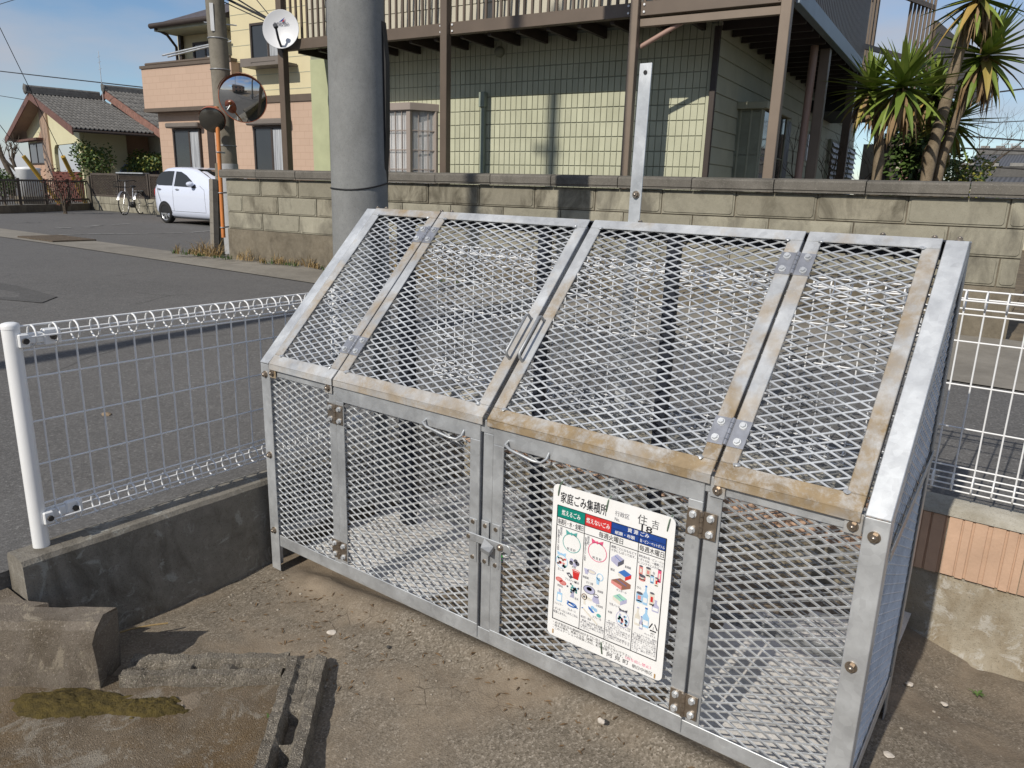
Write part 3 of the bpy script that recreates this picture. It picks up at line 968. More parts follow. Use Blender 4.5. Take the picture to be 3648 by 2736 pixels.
# column 2
poly([(.305, .470), (.350, .472), (.338, .505), (.318, .505)], 'ink_lilac', 3); outlined(.372, .480, .034, .012, 'ink_cream', 'ink_lilac')
text('陶器類', .325, .528, .016, 'ink_grey', .05, 'CENTER')
poly([(.412, .500), (.446, .502), (.440, .545), (.420, .545)], 'ink_lblue', 3); loop(.445, .495, .026, .022, .003, 'ink_lblue')
text('ガラス類', .360, .556, .016, 'ink_grey', .06, 'CENTER')
outlined(.360, .600, .050, .026, 'ink_lilac', 'ink_grey'); outlined(.360, .594, .026, .014, 'ink_cream', 'ink_lilac')
text('金属類', .455, .585, .016, 'ink_grey', .05, 'CENTER')
poly([(.390, .655), (.402, .622), (.440, .622), (.455, .665), (.430, .672), (.398, .668)], 'ink_lilac', 3); loop(.422, .622, .020, .010, .0026, 'ink_grey')
blob(.322, .655, .022, .018, 'ink_cream', 3); loop(.322, .655, .022, .018, .003, 'ink_brown'); poly([(.335, .645), (.385, .655), (.385, .668), (.338, .668)], 'ink_cream', 3); poly([(.318, .672), (.330, .672), (.335, .705), (.320, .705)], 'ink_cream', 3); blob(.320, .655, .009, .008, 'ink_grey', 4)
text('小型家電', .455, .680, .016, 'ink_grey', .06, 'CENTER')
poly([(.360, .705), (.385, .715), (.420, .735), (.395, .740), (.365, .722)], 'ink_mblue', 3); blob(.398, .706, .016, .012, 'ink_lblue', 3); blob(.425, .714, .015, .012, 'ink_lblue', 3); blob(.455, .742, .020, .012, 'ink_teal', 3)
text('スプレー缶', .440, .762, .016, 'ink_grey', .075, 'CENTER')
poly([(.302, .732), (.314, .726), (.452, .800), (.444, .808)], 'ink_cream', 3); poly([(.302, .732), (.314, .726), (.320, .730), (.308, .737)], 'ink_mblue', 4)
text('蛍光灯・電球', .345, .790, .016, 'ink_grey', .09, 'CENTER')
for k, s in enumerate(('・資源ごみ以外の金属・', '　ガラス類は、同じ町統', '　一指定ごみ袋に入れて', '　下さい。')):
    text(s, .298, .812 + k * .0165, .0155, 'ink_grey', .208 if k < 3 else .085)
# column 3
text('種類ごとにひもなどで', .522, .276, .017, 'ink_grey', .205); text('十字にしばって出す。', .522, .297, .017, 'ink_grey', .20)
def bundle(cx, cv, w, h, top, side, front):
    poly([(cx - w, cv - h * .2), (cx - w * .1, cv - h), (cx + w, cv - h * .5), (cx + w * .1, cv + h * .3)], top, 2)
    poly([(cx - w, cv - h * .2), (cx + w * .1, cv + h * .3), (cx + w * .1, cv + h), (cx - w, cv + h * .4)], front, 2)
    poly([(cx + w * .1, cv + h * .3), (cx + w, cv - h * .5), (cx + w, cv + h * .2), (cx + w * .1, cv + h)], side, 2)
    poly([(cx - w * .5, cv - h * .62), (cx - w * .42, cv - h * .66), (cx + w * .62, cv - h * .02), (cx + w * .54, cv + h * .03)], 'ink_mblue', 3)
bundle(.580, .352, .052, .038, 'ink_lilac', 'ink_grey', 'ink_lilac'); text('新聞紙', .668, .372, .016, 'ink_grey', .05, 'CENTER')
bundle(.645, .428, .054, .034, 'ink_mblue', 'ink_red', 'ink_cream'); text('雑誌', .545, .418, .016, 'ink_grey', .035, 'CENTER')
bundle(.620, .490, .080, .036, 'ink_brown', 'ink_brown', 'ink_salmon'); text('ダンボール', .630, .532, .016, 'ink_grey', .085, 'CENTER')
bundle(.620, .588, .058, .036, 'ink_lgreen', 'ink_lilac', 'ink_cream'); text('牛乳パック', .580, .636, .016, 'ink_grey', .085, 'CENTER')
loop(.655, .705, .054, .050, .0026, 'ink_lilac'); bow(.655, .650, .7, 'ink_grey')
for k in range(22):
    blob(.655 + random.uniform(-.034, .036), .712 + random.uniform(-.032, .030), .011, .008, random.choice(['ink_teal', 'ink_lblue', 'ink_salmon', 'ink_pink', 'ink_lilac']), 3, 7)
text('布類', .548, .690, .016, 'ink_grey', .035, 'CENTER')
for k, s in enumerate(('・ダンボールは、（50', '　㎝程度）にしてしば', '　って下さい。', '・牛乳パックは中をよ', '　く洗い、切り開いて', '　乾かしてからしばっ', '　て下さい。', '・布類は町指定燃える', '　ごみ袋に入れて下さ', '　い。')):
    text(s, .520, .748 + (k * .0132), .0125, 'ink_grey', {2: .12, 6: .10, 9: .035}.get(k, .205))
# column 4
for k, s in enumerate(('飲料用の缶・ビン・ペッ', 'トボトルは、一種類ごと', 'にコンテナに入れる。')):
    text(s, .745, .276 + k * .020, .0165, 'ink_grey', .192 if k < 2 else .17)
def can(cx, cv, w, h, c, c2):
    poly([(cx - w, cv - h), (cx + w, cv - h), (cx + w, cv + h), (cx - w, cv + h)], c, 2); blob(cx, cv - h, w, w * .35, 'ink_grey', 3, 10); blob(cx, cv + h, w, w * .35, c, 2, 10)
    poly([(cx - w * .5, cv - h * .4), (cx + w * .5, cv - h * .4), (cx + w * .5, cv + h * .5), (cx - w * .5, cv + h * .5)], c2, 3)
can(.770, .362, .015, .026, 'ink_salmon', 'ink_cream'); can(.828, .358, .020, .024, 'ink_cream', 'ink_salmon'); can(.785, .405, .026, .012, 'ink_salmon', 'ink_cream')
can(.862, .392, .014, .022, 'ink_lblue', 'ink_white'); can(.897, .400, .014, .024, 'ink_cream', 'ink_red'); can(.915, .358, .013, .036, 'ink_pink', 'ink_cream')
text('缶', .872, .352, .016, 'ink_grey', .018, 'CENTER'); text('びん', .768, .470, .016, 'ink_grey', .035, 'CENTER')
def bottle(cx, cv, w, h, c, cap='ink_mblue'):
    poly([(cx - w * .3, cv - h), (cx + w * .3, cv - h), (cx + w * .35, cv - h * .45), (cx + w, cv - h * .1), (cx + w, cv + h), (cx - w, cv + h), (cx - w, cv - h * .1), (cx - w * .35, cv - h * .45)], c, 2)
    poly([(cx - w * .4, cv - h * 1.08), (cx + w * .4, cv - h * 1.08), (cx + w * .4, cv - h * .92), (cx - w * .4, cv - h * .92)], cap, 3)
    poly([(cx - w * .8, cv + h * .25), (cx + w * .8, cv + h * .25), (cx + w * .8, cv + h * .75), (cx - w * .8, cv + h * .75)], 'ink_white', 3)
can(.775, .528, .026, .026, 'ink_lblue', 'ink_salmon'); bottle(.822, .505, .019, .058, 'ink_lblue'); can(.872, .512, .019, .036, 'ink_cream', 'ink_red'); bottle(.905, .548, .026, .036, 'ink_lilac', 'ink_lilac')
bottle(.772, .650, .021, .056, 'ink_cream', 'ink_lilac'); bottle(.838, .640, .026, .060, 'ink_lblue'); bottle(.805, .682, .014, .040, 'ink_lilac')
for k in range(3):
    a = [R(-90 + 120 * k + d) for d in (14, 106)]
    p = [(.902 + .034 * math.cos(t), .685 + .034 * WB / HB_ * 1.05 * math.sin(t)) for t in a]
    dx, dy = p[1][0] - p[0][0], p[1][1] - p[0][1]
    L = math.hypot(dx, dy)
    nx, ny = -dy / L * .004, dx / L * .004
    poly([(p[0][0] + nx, p[0][1] + ny), (p[1][0] + nx, p[1][1] + ny), (p[1][0] - nx, p[1][1] - ny), (p[0][0] - nx, p[0][1] - ny)], 'ink_black', 3)
text('1', .902, .687, .020, 'ink_black', None, 'CENTER'); text('PET', .902, .722, .012, 'ink_black', .03, 'CENTER')
text('ペットボトル', .880, .738, .014, 'ink_grey', .09, 'CENTER')
for k, s in enumerate(('・ペットボトルは、飲料', '　用・酒類・しょうゆ用で', '　△の表示のみ回収。', '・中身をゆすいで、ふた', '　キャップ・ラベル取', '　り除く、（ビニールキ', '　ャップ・ラベルは、燃', '　えるごみへ、金属キャ', '　ップは、燃えないごみ', '　へ）')):
    text(s, .742, .758 + k * .0122, .0118, 'ink_grey', .195 if k < 9 else .05)
# foot of the board
text('・必ず指定日の朝8時30分までに出して下さい。', .052, .902, .019, 'ink_black', .56)
text('・雨天の場合、資源となる（紙類・布類）は出さないで下さい。', .052, .922, .018, 'ink_black', .70)
text('・このステーションの資源ごみは、町が管理しています。', .052, .941, .018, 'ink_black', .63)
text('（持ち出し禁止）', .700, .938, .020, 'ink_pink', .21)
text('阿 見 町', .545, .968, .030, 'ink_black', .185, bold=.004); text('朝日中地区', .760, .972, .024, 'ink_black', .165)
# wires that hold the board, and rust run under the holes
for u, v, d in ((.055, .022, 1), (.470, .030, 1), (.952, .035, 1), (.055, .965, 0), (.500, .955, 1), (.945, .975, 0)):
    x, z = bu(u), bv(v)
    if d:
        s = 1 if v < .5 else -1
        MB().tube([(x - .003, SY - .0005, z - s * .022), (x - .001, SY - .004, z - s * .010), (x + .002, SY - .003, z + s * .010), (x + .003, SY + .012, z + s * .018)], .0016, 6).build('tie_wire', ink('wire_green', (.10, .16, .10)), sign, world=True)
    else:
        rect(u - .006, u + .006, v - .012, v + .018, 'rust_mark' if 'rust_mark' in M else ink('rust_mark', (.45, .28, .12)).name, 5, 'rust_run')
# ------------------------------------------------------------------ low walls round the lot
lw = thing('low_concrete_wall', 'low grey concrete wall under the left white wire fence', 'wall', (-.105, .2, -.1))
m = MB()
ys_ = [-.825 + .085 * i for i in range(25)]
def jit(x, y, z, a=.004):
    return (x + a * mn.noise(V(x * 9, y * 9, z * 9)), y + a * .5 * mn.noise(V(x * 9 + 5, y * 9, z * 9)), z + a * mn.noise(V(x * 9, y * 9 + 7, z * 9)))
prof = [(-.160, -.3), (-.160, .285), (-.152, .303), (-.100, .307), (-.055, .303), (-.046, .288), (-.046, .13), (-.045, -.02), (-.045, -.3)]
n = len(prof)
m.add([jit(x, y, z) for y in ys_ for x, z in prof], [(j * n + i, (j + 1) * n + i, (j + 1) * n + i + 1, j * n + i + 1) for j in range(len(ys_) - 1) for i in range(n - 1)])
m.add([jit(x, ys_[0], z) for x, z in prof], [tuple(range(n))])
m.build('wall_body', M['kerb_concrete'], lw, world=True)
# back retaining wall faced with ribbed tiles
bw = thing('tiled_retaining_wall', 'low retaining wall faced with ribbed terracotta tiles behind the cage', 'wall', (1.6, 1.26, -.2))
m = MB()
m.box(-.17, 7, 1.215, 1.33, -.4, .40)
m.build('wall_body', M['retaining'], bw, world=True)
xs_ = [1.95 + .06 * i for i in range(60)]
def footz(x): return -.13 + .006 * mn.noise(V(x * 6, 0, 0))
m = MB()
pr = [(1.214, .155), (1.207, .145), (1.205, .02), (1.195, -.08), (1.17, -.115), (1.08, -.145)]
n = len(pr)
m.add([(x, y + .006 * mn.noise(V(x * 8, z * 8, 0)), z + .005 * mn.noise(V(x * 9, z * 9, 4))) for x in xs_ for y, z in pr], [(j * n + i, j * n + i + 1, (j + 1) * n + i + 1, (j + 1) * n + i) for j in range(len(xs_) - 1) for i in range(n - 1)], True)
m.build('mortar_haunch', M['retaining'], bw, world=True)
def tile_mesh(w, h, seed):
    rnd = random.Random(seed)
    m = MB()
    x = 0
    cells = []
    while x < w - .006:
        fl = rnd.uniform(.022, .040)
        cells.append((x, min(x + fl, w), .012)); x += fl
        gr = rnd.choice((.006, .008, .014))
        if x + gr < w:
            cells.append((x, x + gr, .006))
            for q in range(int(gr / .004)):
                pass
        x += gr
    for a, b, d in cells:
        m.box(a, b, -d - rnd.uniform(0, .0015), -.0005, rnd.uniform(-.002, .002), h)
    return m.mesh('tile', M['tile_terracotta'], .001)
tms = [tile_mesh(.226, .215, k) for k in range(4)]
for i in range(15):
    o = link('tile', tms[i % 4], bw, world=True)
    o.location = (-.15 + i * .228, 1.2145, .165)
mk_concrete('mortar_cap', (.30, .28, .23), (.44, .42, .37), (.20, .17, .12), .5, 6)
m = MB()
for i in range(70):
    a, b = -.165 + i * .055, -.165 + (i + 1) * .055
    h0, h1 = .405 + .006 * mn.noise(V(a * 7, 0, 2)), .405 + .006 * mn.noise(V(b * 7, 0, 2))
    m.add([(a, 1.196, .384), (b, 1.196, .384), (b, 1.202, h1), (a, 1.202, h0), (b, 1.33, h1 + .004), (a, 1.33, h0 + .004)], [(0, 1, 2, 3), (3, 2, 4, 5)], True)
m.build('mortar_top', M['mortar_cap'], bw, world=True)

# ------------------------------------------------------------------ white wire fences
def coil(c, r, axis_u, side, wire, z_sign=1, n=14, gap=60):
    """the rolled end of a fence rod: an almost closed ring in the plane of the rod"""
    pts = []
    for k in range(n + 1):
        a = R(-90 * z_sign + gap * .5 + (360 - gap) * k / n) if False else R(-90 * z_sign + z_sign * (gap * .12 + (360 - gap * .24) * k / n))
        pts.append(V(c) + V(side) * (r * math.cos(a)) + V(0, 0, r * math.sin(a)))
    return pts
def wire_fence(name, label, base, d, length, zb, zt, posts, start, pitch=.0596, group='white wire fences'):
    """base: point on the fence line, d: unit direction along it; zb/zt heights of the lower and upper rolls"""
    d = V(d); side = V(-d.y, d.x, 0)
    root = thing(name, label, 'fence', base + d * (length / 2) + V(0, 0, 0), 0, group)
    wr, rr = .0030, .030
    # one rod with both rolled ends, shared by all
    def rod_mesh():
        m = MB()
        top = coil(V(0, 0, zt - rr), rr, d, side, wr, 1)
        bot = coil(V(0, 0, zb + rr), rr, d, side, wr, -1)
        m.tube(list(reversed(bot)) + [V(0, 0, zb + rr + .034)] * 0, wr, 6)
        m.tube(top, wr, 6)
        m.cyl((0, 0, zb + 2 * rr), (0, 0, zt - 2 * rr), wr, n=6, cap=False)
        return m.mesh('vertical_rod', M['white_coat'])
    me = rod_mesh()
    k = start
    while k < length:
        o = link('vertical_rod', me, root, world=True)
        o.location = base + d * k
        k += pitch
    zs = [zb + .0, zb + 2 * rr + .0] + [zb + 2 * rr + .022] + [zb + 2 * rr + .022 + (zt - zb - 4 * rr - .044) * q for q in (.28, .55, .82)] * 0
    span = zt - zb
    hz = [(0, zb), (0, zb + 2 * rr), (-rr, zb + rr), (rr, zb + rr), (0, zt), (0, zt - 2 * rr), (-rr, zt - rr), (rr, zt - rr)]
    hz += [(0, zb + span * q) for q in (.125, .325, .54, .755, .885)]
    for sx, z in hz:
        a = base + d * (start - .03) + side * sx + V(0, 0, z)
        MB().cyl(a, a + d * (length - start + .03), wr, n=6).build('horizontal_wire', M['white_coat'], root, world=True)
    for k, z0 in posts:
        p = base + d * k + side * -.0
        m = MB()
        m.cyl(p + V(0, 0, z0), p + V(0, 0, zt - .004), .0235, n=24)
        m.lathe([(.0245, 0), (.0245, .010), (.0225, .015), (.014, .018), (.001, .019)], p + V(0, 0, zt - .004), n=24)
        po = m.build('post', M['white_paint'], root, world=True)
        for z in (zt - rr * 1.3, zb + rr * 1.3):
            m = MB()
            c = p + V(0, 0, z)
            m.obox(c + d * .062, d * .040, side * .006, V(0, 0, .016))
            m.obox(c + d * .105, d * .024, side * .012, V(0, 0, .024))
            m.obox(c + d * .020 + side * -.026, d * .014, side * .007, V(0, 0, .020))
            m.build('clamp', M['white_paint'], po, bevel=.003, world=True)
            for q in (c + d * .105 + side * -.012, c + d * .022 + side * -.033):
                MB().cyl(q, q - side * .008, .009, n=8).build('clamp_bolt', M['stone_dark'], po, world=True)
    return root
wire_fence('wire_fence', 'white wire fence with rolled ends on the low wall left of the cage', V(-.118, -.742, 0), V(0, 1, 0), 1.20, .362, .995, [(0, .300), (1.20, .300)], .054)
wire_fence('wire_fence', 'white wire fence with rolled ends running along the road behind the cage', V(-.30, 1.262, 0), V(1, 0, 0), 6.5, .455, 1.142, [(4.6, .40)], .03)

# ------------------------------------------------------------------ broken concrete in the near left corner
st = thing('concrete_stub', 'worn brown concrete stub standing in the left front corner', 'concrete block', (.0, -.80, -.08))
AX = V(.79, .61, 0)
m = MB()
nU, nZ = 26, 14
def stub_pt(u, z, side):
    b = V(.215, -.72, 0) + AX * (u - 1.2) + V(.61, -.79, 0) * (side)
    q = b * 8
    top = .188 - .03 * sst(.94, 1.2, u) * 0
    zz = min(z, top)
    k = .010
    return V(b.x + k * mn.noise(V(q.x, q.y, zz * 9)), b.y + k * mn.noise(V(q.x + 9, q.y, zz * 9)), zz + .006 * mn.noise(V(q.x * 2, q.y * 2, 3)))
loopz = [(.07, -.16), (.069, -.05), (.067, .06), (.065, .13), (.060, .170), (.040, .186), (0, .19), (-.035, .186), (-.05, .168), (-.055, .06), (-.055, -.16)]
nl = len(loopz)
us = [i / nU * 1.2 for i in range(nU + 1)]
vs_ = []
for u in us:
    e = sst(1.2, 1.13, u)
    for s_, z in loopz:
        vs_.append(stub_pt(u - .012 * (1 - e) * abs(z) * 4 + .03 * mn.noise(V(z * 14, s_ * 20, 0)) * sst(1.1, 1.2, u), z, s_))
m.add(vs_, [(j * nl + i, (j + 1) * nl + i, (j + 1) * nl + i + 1, j * nl + i + 1) for j in range(nU) for i in range(nl - 1)])
m.add(vs_[-nl:], [tuple(range(nl))])
m.build('stub_body', M['stub_concrete'], st, world=True)
MB().prism([(-.30, -.835, .185), (-.048, -.835, .185), (.02, -.795, .183), (-.02, -.90, .183), (-.5, -1.25, .185)], (0, 0, -.3)).build('apron', M['stub_concrete'], st, world=True)
# two runs of broken hollow blocks that meet at a corner
def broken_run(name, label, p0, p1, w, h, holes, seed):
    p0, p1 = V(p0), V(p1)
    d = (p1 - p0); L = d.length; d.normalize(); s = V(-d.y, d.x, 0)
    root = thing(name, label, 'block', (p0 + p1) / 2)
    n = int(L / .012)
    m = MB()
    prof = [(-w / 2, -.12), (-w / 2, .55 * h), (-w / 2 + .006, h), (-w * .22, h), (-w * .14, h * .55), (-w * .10, -.3 * h), (w * .10, -.3 * h), (w * .14, h * .55), (w * .22, h), (w / 2 - .006, h), (w / 2, .55 * h), (w / 2, -.12)]
    np_ = len(prof)
    vs = []
    for i in range(n + 1):
        t = i / n
        hole = max([sst(b0 - .05, b0, t) * sst(b1 + .05, b1, t) for b0, b1 in holes] + [0])
        for k, (a, z) in enumerate(prof):
            if 4 <= k <= 7:
                z = z * hole + h * .8 * (1 - hole)
            c = p0 + d * (t * L) + s * a
            q = c * 22 + V(seed, 0, 0)
            e = .006
            vs.append((c.x + e * mn.noise(q + V(0, 0, z * 30)), c.y + e * mn.noise(q + V(5, 0, z * 30)), p0.z + z + .008 * mn.noise(q * 1.7) * (1 if z > 0 else 0)))
    m.add(vs, [(j * np_ + i, j * np_ + i + 1, (j + 1) * np_ + i + 1, (j + 1) * np_ + i) for j in range(n) for i in range(np_ - 1)])
    m.add(vs[:np_], [tuple(reversed(range(np_)))]); m.add(vs[-np_:], [tuple(range(np_))])
    m.build('block_body', M['rubble_block'], root, world=True)
    return root
broken_run('broken_blocks', 'broken row of hollow concrete blocks beside the worn concrete stub', (.25, -.695, -.040), (.605, -.395, -.040), .118, .055, [(.12, .2), (.45, .52), (.72, .84)], 2)
broken_run('broken_blocks', 'broken row of hollow concrete blocks running to the bottom edge of the picture', (.635, -.335, -.045), (1.06, -.81, -.045), .125, .066, [(.40, .52), (.62, .95)], 9)
# slab between them
m = MB()
A0 = V(.635, -.40, 0)
nn = 40
for j in range(nn + 1):
    for i in range(nn + 1):
        p = A0 + V(-.79, -.61, 0) * (i / nn * 1.0) + V(.63, -.77, 0) * (j / nn * .62)
        m.v.append((p.x, p.y, -.018 + .010 * mn.noise(V(p.x * 5, p.y * 5, 0)) + .005 * mn.noise(V(p.x * 18, p.y * 18, 2))))
for j in range(nn):
    for i in range(nn):
        q = j * (nn + 1) + i
        m.f.append((q, q + nn + 1, q + nn + 2, q + 1)); m.sm.append(True)
struct(m.build('mossy_ground', M['mossy_slab']))
# moss cushions
def moss(label, c, rx, ry, ang, seed):
    """a low bumpy cushion with a ragged outline"""
    m = MB()
    ca, sa = math.cos(ang), math.sin(ang)
    n = 64
    idx = {}
    def pt(i, j):
        u, v = (i / n * 2 - 1) * 1.35, (j / n * 2 - 1) * 1.35
        r = math.hypot(u, v) * (1 + .35 * mn.noise(V(u * 1.6, v * 1.6, seed)) + .2 * mn.noise(V(u * 6, v * 6, seed + 3)))
        x, y = c[0] + u * rx * ca - v * ry * sa, c[1] + u * rx * sa + v * ry * ca
        h = .017 * max(0, 1 - r ** 2) ** .5 * (1 + .35 * mn.noise(V(x * 60, y * 60, seed)) + .4 * mn.noise(V(x * 160, y * 160, 1))) - .004
        return r, (x, y, -.016 + .010 * mn.noise(V(x * 5, y * 5, 0)) + .005 * mn.noise(V(x * 18, y * 18, 2)) + h)
    for j in range(n):
        for i in range(n):
            q = [pt(i, j), pt(i + 1, j), pt(i + 1, j + 1), pt(i, j + 1)]
            if min(k[0] for k in q) > 1.0: continue
            ids = []
            for key, k in zip(((i, j), (i + 1, j), (i + 1, j + 1), (i, j + 1)), q):
                if key not in idx:
                    idx[key] = len(m.v); m.v.append(k[1])
                ids.append(idx[key])
            m.f.append(tuple(ids)); m.sm.append(True)
    o = m.build('moss', M['moss'])
    tag(o, label, 'moss', None, 'stuff')
moss('olive moss cushion below the concrete stub', (.245, -.865, 0), .16, .062, .72, 1)
moss('small olive moss cushion against the broken blocks', (.435, -.735, 0), .105, .045, .66, 2)

# ------------------------------------------------------------------ stones, grit and litter on the earth
GZ = lambda x, y: zlot(x, y)
rnd = random.Random(11)
m = MB()
for k in range(420):
    x, y = rnd.uniform(.0, 3.2), rnd.uniform(-1.0, 1.1)
    if .03 < x < 2.08 and -.02 < y: continue
    r = rnd.choice((.0022, .003, .004, .006))
    m.rock((x, y, GZ(x, y) + r * .3), r, r * rnd.uniform(.6, 1), r * .6, k, 1, .3)
tag(m.build('grit', plain('grit_mat', (.34, .30, .25), .9, 0, .5, 60)), 'pale grit scattered over the earth of the lot', 'grit', None, 'stuff')
def stone(label, px, py, r, mat, seed, flat=.7, z=None):
    p = at(px, py, 2, -.02)
    zz = GZ(p.x, p.y) if z is None else z
    p = at(px, py, 2, zz)
    o = MB().rock((p.x, p.y, zz + r * flat * .45), r, r * .85, r * flat, seed, 2, .35).build('stone', M[mat])
    return tag(o, label, 'stone')
stone('larger white stone on the earth below the notice board', 2153, 2535, .017, 'stone_white', 1)
stone('smaller white stone below the larger white one', 2141, 2573, .010, 'stone_white', 2)
stone('pale grey flake of stone on the earth left of the cage doors', 1182, 2255, .016, 'stone_white', 3, .3)
stone('dark pebble on the earth in front of the left door', 1384, 2307, .007, 'stone_dark', 4)
stone('pale pebble beside the right-hand wall foot', 3238, 2440, .012, 'stone_white', 5, .5)
stone('flat pale chip near the cage\'s right side', 3365, 2510, .011, 'stone_white', 6, .35)
stone('thin grey flake lying right of the cage shadow', 3165, 2690, .014, 'stone_white', 7, .25)
stone('pebble lying in the second broken block', 1054, 2541, .009, 'stone_white', 8, .8, -.012)
p = at(382, 1490, 2, .36)
zz = zroad(p.x, p.y); p = at(382, 1490, 2, zz)
tag(MB().rock((p.x, p.y, zz + .012), .026, .022, .020, 3, 2, .3).build('stone', M['stone_brown']), 'brown stone lying on the asphalt behind the left fence', 'stone')
# a dry twig and a little weed by the stub
tag(MB().tube([at(400, 2262, 2, .0), at(470, 2240, 2, .005), at(540, 2227, 2, .012), at(598, 2220, 2, .006)], .003, 6).build('twig', M['dry_grass']), 'dry straw-coloured twig lying beside the concrete stub', 'twig')
def weed(label, p, n, h, mat, seed, spread=1.0, w=.006, cat='weed'):
    rnd = random.Random(seed)
    m = MB()
    for k in range(n):
        a = rnd.uniform(0, 6.28); L = h * rnd.uniform(.5, 1.1); lean = rnd.uniform(.3, 1.2) * spread
        b = V(p) + V(math.cos(a), math.sin(a), 0) * rnd.uniform(0, .25 * h)
        dr = V(math.cos(a) * lean, math.sin(a) * lean, 1).normalized()
        q = V(-math.sin(a), math.cos(a), 0) * w * rnd.uniform(.5, 1)
        c1 = b + dr * L * .55; c2 = b + dr * L + V(math.cos(a), math.sin(a), -.8) * L * .35 * spread
        m.add([b - q * .7, b + q * .7, c1 + q, c1 - q, c2], [(0, 1, 2, 3), (3, 2, 4)])
    return tag(m.build('weed', M[mat]), label, cat)
weed('small green weed in the second broken block', at(965, 2578, 2, -.03), 9, .035, 'green_grass', 1, 1, .012)
weed('tiny green weed growing in the crack right of the cage', at(3480, 2475, 2, -.1), 16, .022, 'green_grass', 2, 1.2, .004)
weed('green sprout in the hollow of the left broken blocks', at(865, 2397, 2, -.03), 8, .02, 'green_grass', 4, 1, .01)
m = MB()
rnd = random.Random(77)
for k in range(260):
    x = rnd.uniform(.05, 2.3); y = -abs(rnd.gauss(0, .10)) - .015
    if rnd.random() < .2: x, y = rnd.uniform(.1, .9), rnd.uniform(-.35, -.05)
    L, a, w = rnd.uniform(.006, .028), rnd.uniform(0, 6.28), rnd.uniform(.0012, .004)
    z = GZ(x, y) + .003
    d_ = V(math.cos(a), math.sin(a), rnd.uniform(-.1, .35)); q_ = V(-math.sin(a), math.cos(a), 0) * w
    c_ = V(x, y, z)
    m.add([c_ - d_ * L * .5 - q_ * .4, c_ - d_ * L * .5 + q_ * .4, c_ + q_ + V(0, 0, .002), c_ + d_ * L * .5, c_ - q_ + V(0, 0, .002)], [(0, 1, 2, 3, 4)])
tag(m.build('plant_litter', plain('litter_mat', (.16, .10, .05), .9, 0, .6, 25)), 'dry bits of leaf and stalk along the foot of the cage', 'litter', None, 'stuff')
# green cord and scraps inside the cage
tag(MB().tube([(.70 + .03 * math.cos(a * .9), .52 + .02 * math.sin(a * 1.3), .012 + .022 * abs(math.sin(a * .7))) for a in range(9)], .004, 6).build('plastic_cord', plain('cord_green', (.02, .42, .05), .5)), 'bright green loop of string lying on the floor inside the cage', 'string')

# ------------------------------------------------------------------ the big utility pole behind the cage
PB = V(-1.42, 1.80, .3)
up = thing('utility_pole', 'thick grey concrete utility pole standing right behind the cage', 'utility pole', PB)
TP = PB + V(-.022, 0, 10.7)
m = MB()
hs = [0, .7, 1.5, 2.2, 3, 4, 6, 8, 10.7]
pts = [PB.lerp(TP, h / 10.7) for h in hs]
m.tube(pts, [.186 - .0067 * h for h in hs], 40)
m.build('pole_shaft', M['pole_concrete'], up, world=True)
wire_dark = plain('wire_dark', (.02, .02, .022), .6, .2, .2, 20)
for h in (1.105, 2.20):
    c = PB.lerp(TP, h / 10.7); r = .186 - .0067 * h + .003
    MB().tube([c + V(r * math.cos(R(a)), r * math.sin(R(a)), .012 * math.sin(R(a * 2)) + .02 * math.cos(R(a - 40))) for a in range(0, 360, 12)], .005, 6, True).build('wire_band', wire_dark, up, world=True)
# black cable cover on the shaded side
m = MB()
rs = [(1.04, .0), (1.35, .02), (1.75, .022), (2.0, .012), (2.08, 0)]
a = R(20)
dirv = V(math.cos(a), math.sin(a), 0)
for h, b in rs:
    pass
m.prism([PB + dirv * .165 + V(0, 0, 1.05), PB + dirv * .188 + V(0, 0, 1.45), PB + dirv * .192 + V(0, 0, 1.85), PB + dirv * .170 + V(0, 0, 2.08), PB + dirv * .15 + V(0, 0, 2.1), PB + dirv * .15 + V(0, 0, 1.05)], V(-dirv.y, dirv.x, 0) * .06)
m.build('cable_cover', M['black_rubber'], up, world=True)

# ------------------------------------------------------------------ slim pole by the road outside the picture; its shadow crosses the road
sp_ = thing('slim_pole', 'slim grey pole standing beside the road left of the view', 'pole', (-2.72, -5.2, ZR))
MB().cyl((-2.72, -5.2, ZR - .05), (-2.72, -5.2, 11.6), .085, .07, 16).build('pole_shaft', M['pole_concrete'], sp_, world=True)
MB().bar((-2.95, -5.2, 10.2), (-2.62, -5.2, 10.2), .05, .05).build('cross_arm', M['galv_dim'], sp_, world=True)
# ------------------------------------------------------------------ the block wall across the road
TH = math.atan(.0867)
WO = V(0, 4.43, ZR)
wall = thing('block_wall', 'stained concrete block wall with grey coping across the road', 'wall', WO, TH)
WX0, WX1 = -6.11, 2.07
def blk_mesh(w, h, d=.10, mat='block'):
    m = MB()
    # a face with a raised, round-cornered field inside a thin margin
    mg, r, n = .012, .022, 4
    outer = [(0, 0), (w, 0), (w, h), (0, h)]
    m.box(0, w, -.004, d, 0, h)
    fld = []
    for cx, cz, a0 in ((w - mg - r, h - mg - r, 0), (mg + r, h - mg - r, 90), (mg + r, mg + r, 180), (w - mg - r, mg + r, 270)):
        for k in range(n + 1):
            a = R(a0 + 90 * k / n)
            fld.append((cx + r * math.cos(a), cz + r * math.sin(a)))
    N = len(fld)
    c = V(w / 2, h / 2, 0)
    vs = [(x, -.0042, z) for x, z in fld] + [(w / 2 + (x - w / 2) * (1 - .012), -.011, h / 2 + (z - h / 2) * (1 - .03)) for x, z in fld]
    m.add(vs, [(i, N + i, N + (i + 1) % N, (i + 1) % N) for i in range(N)] + [tuple(N + i for i in reversed(range(N)))])
    return m.mesh('block', M[mat])
BW_, BH = .620, .200
full = blk_mesh(BW_ - .010, BH - .009)
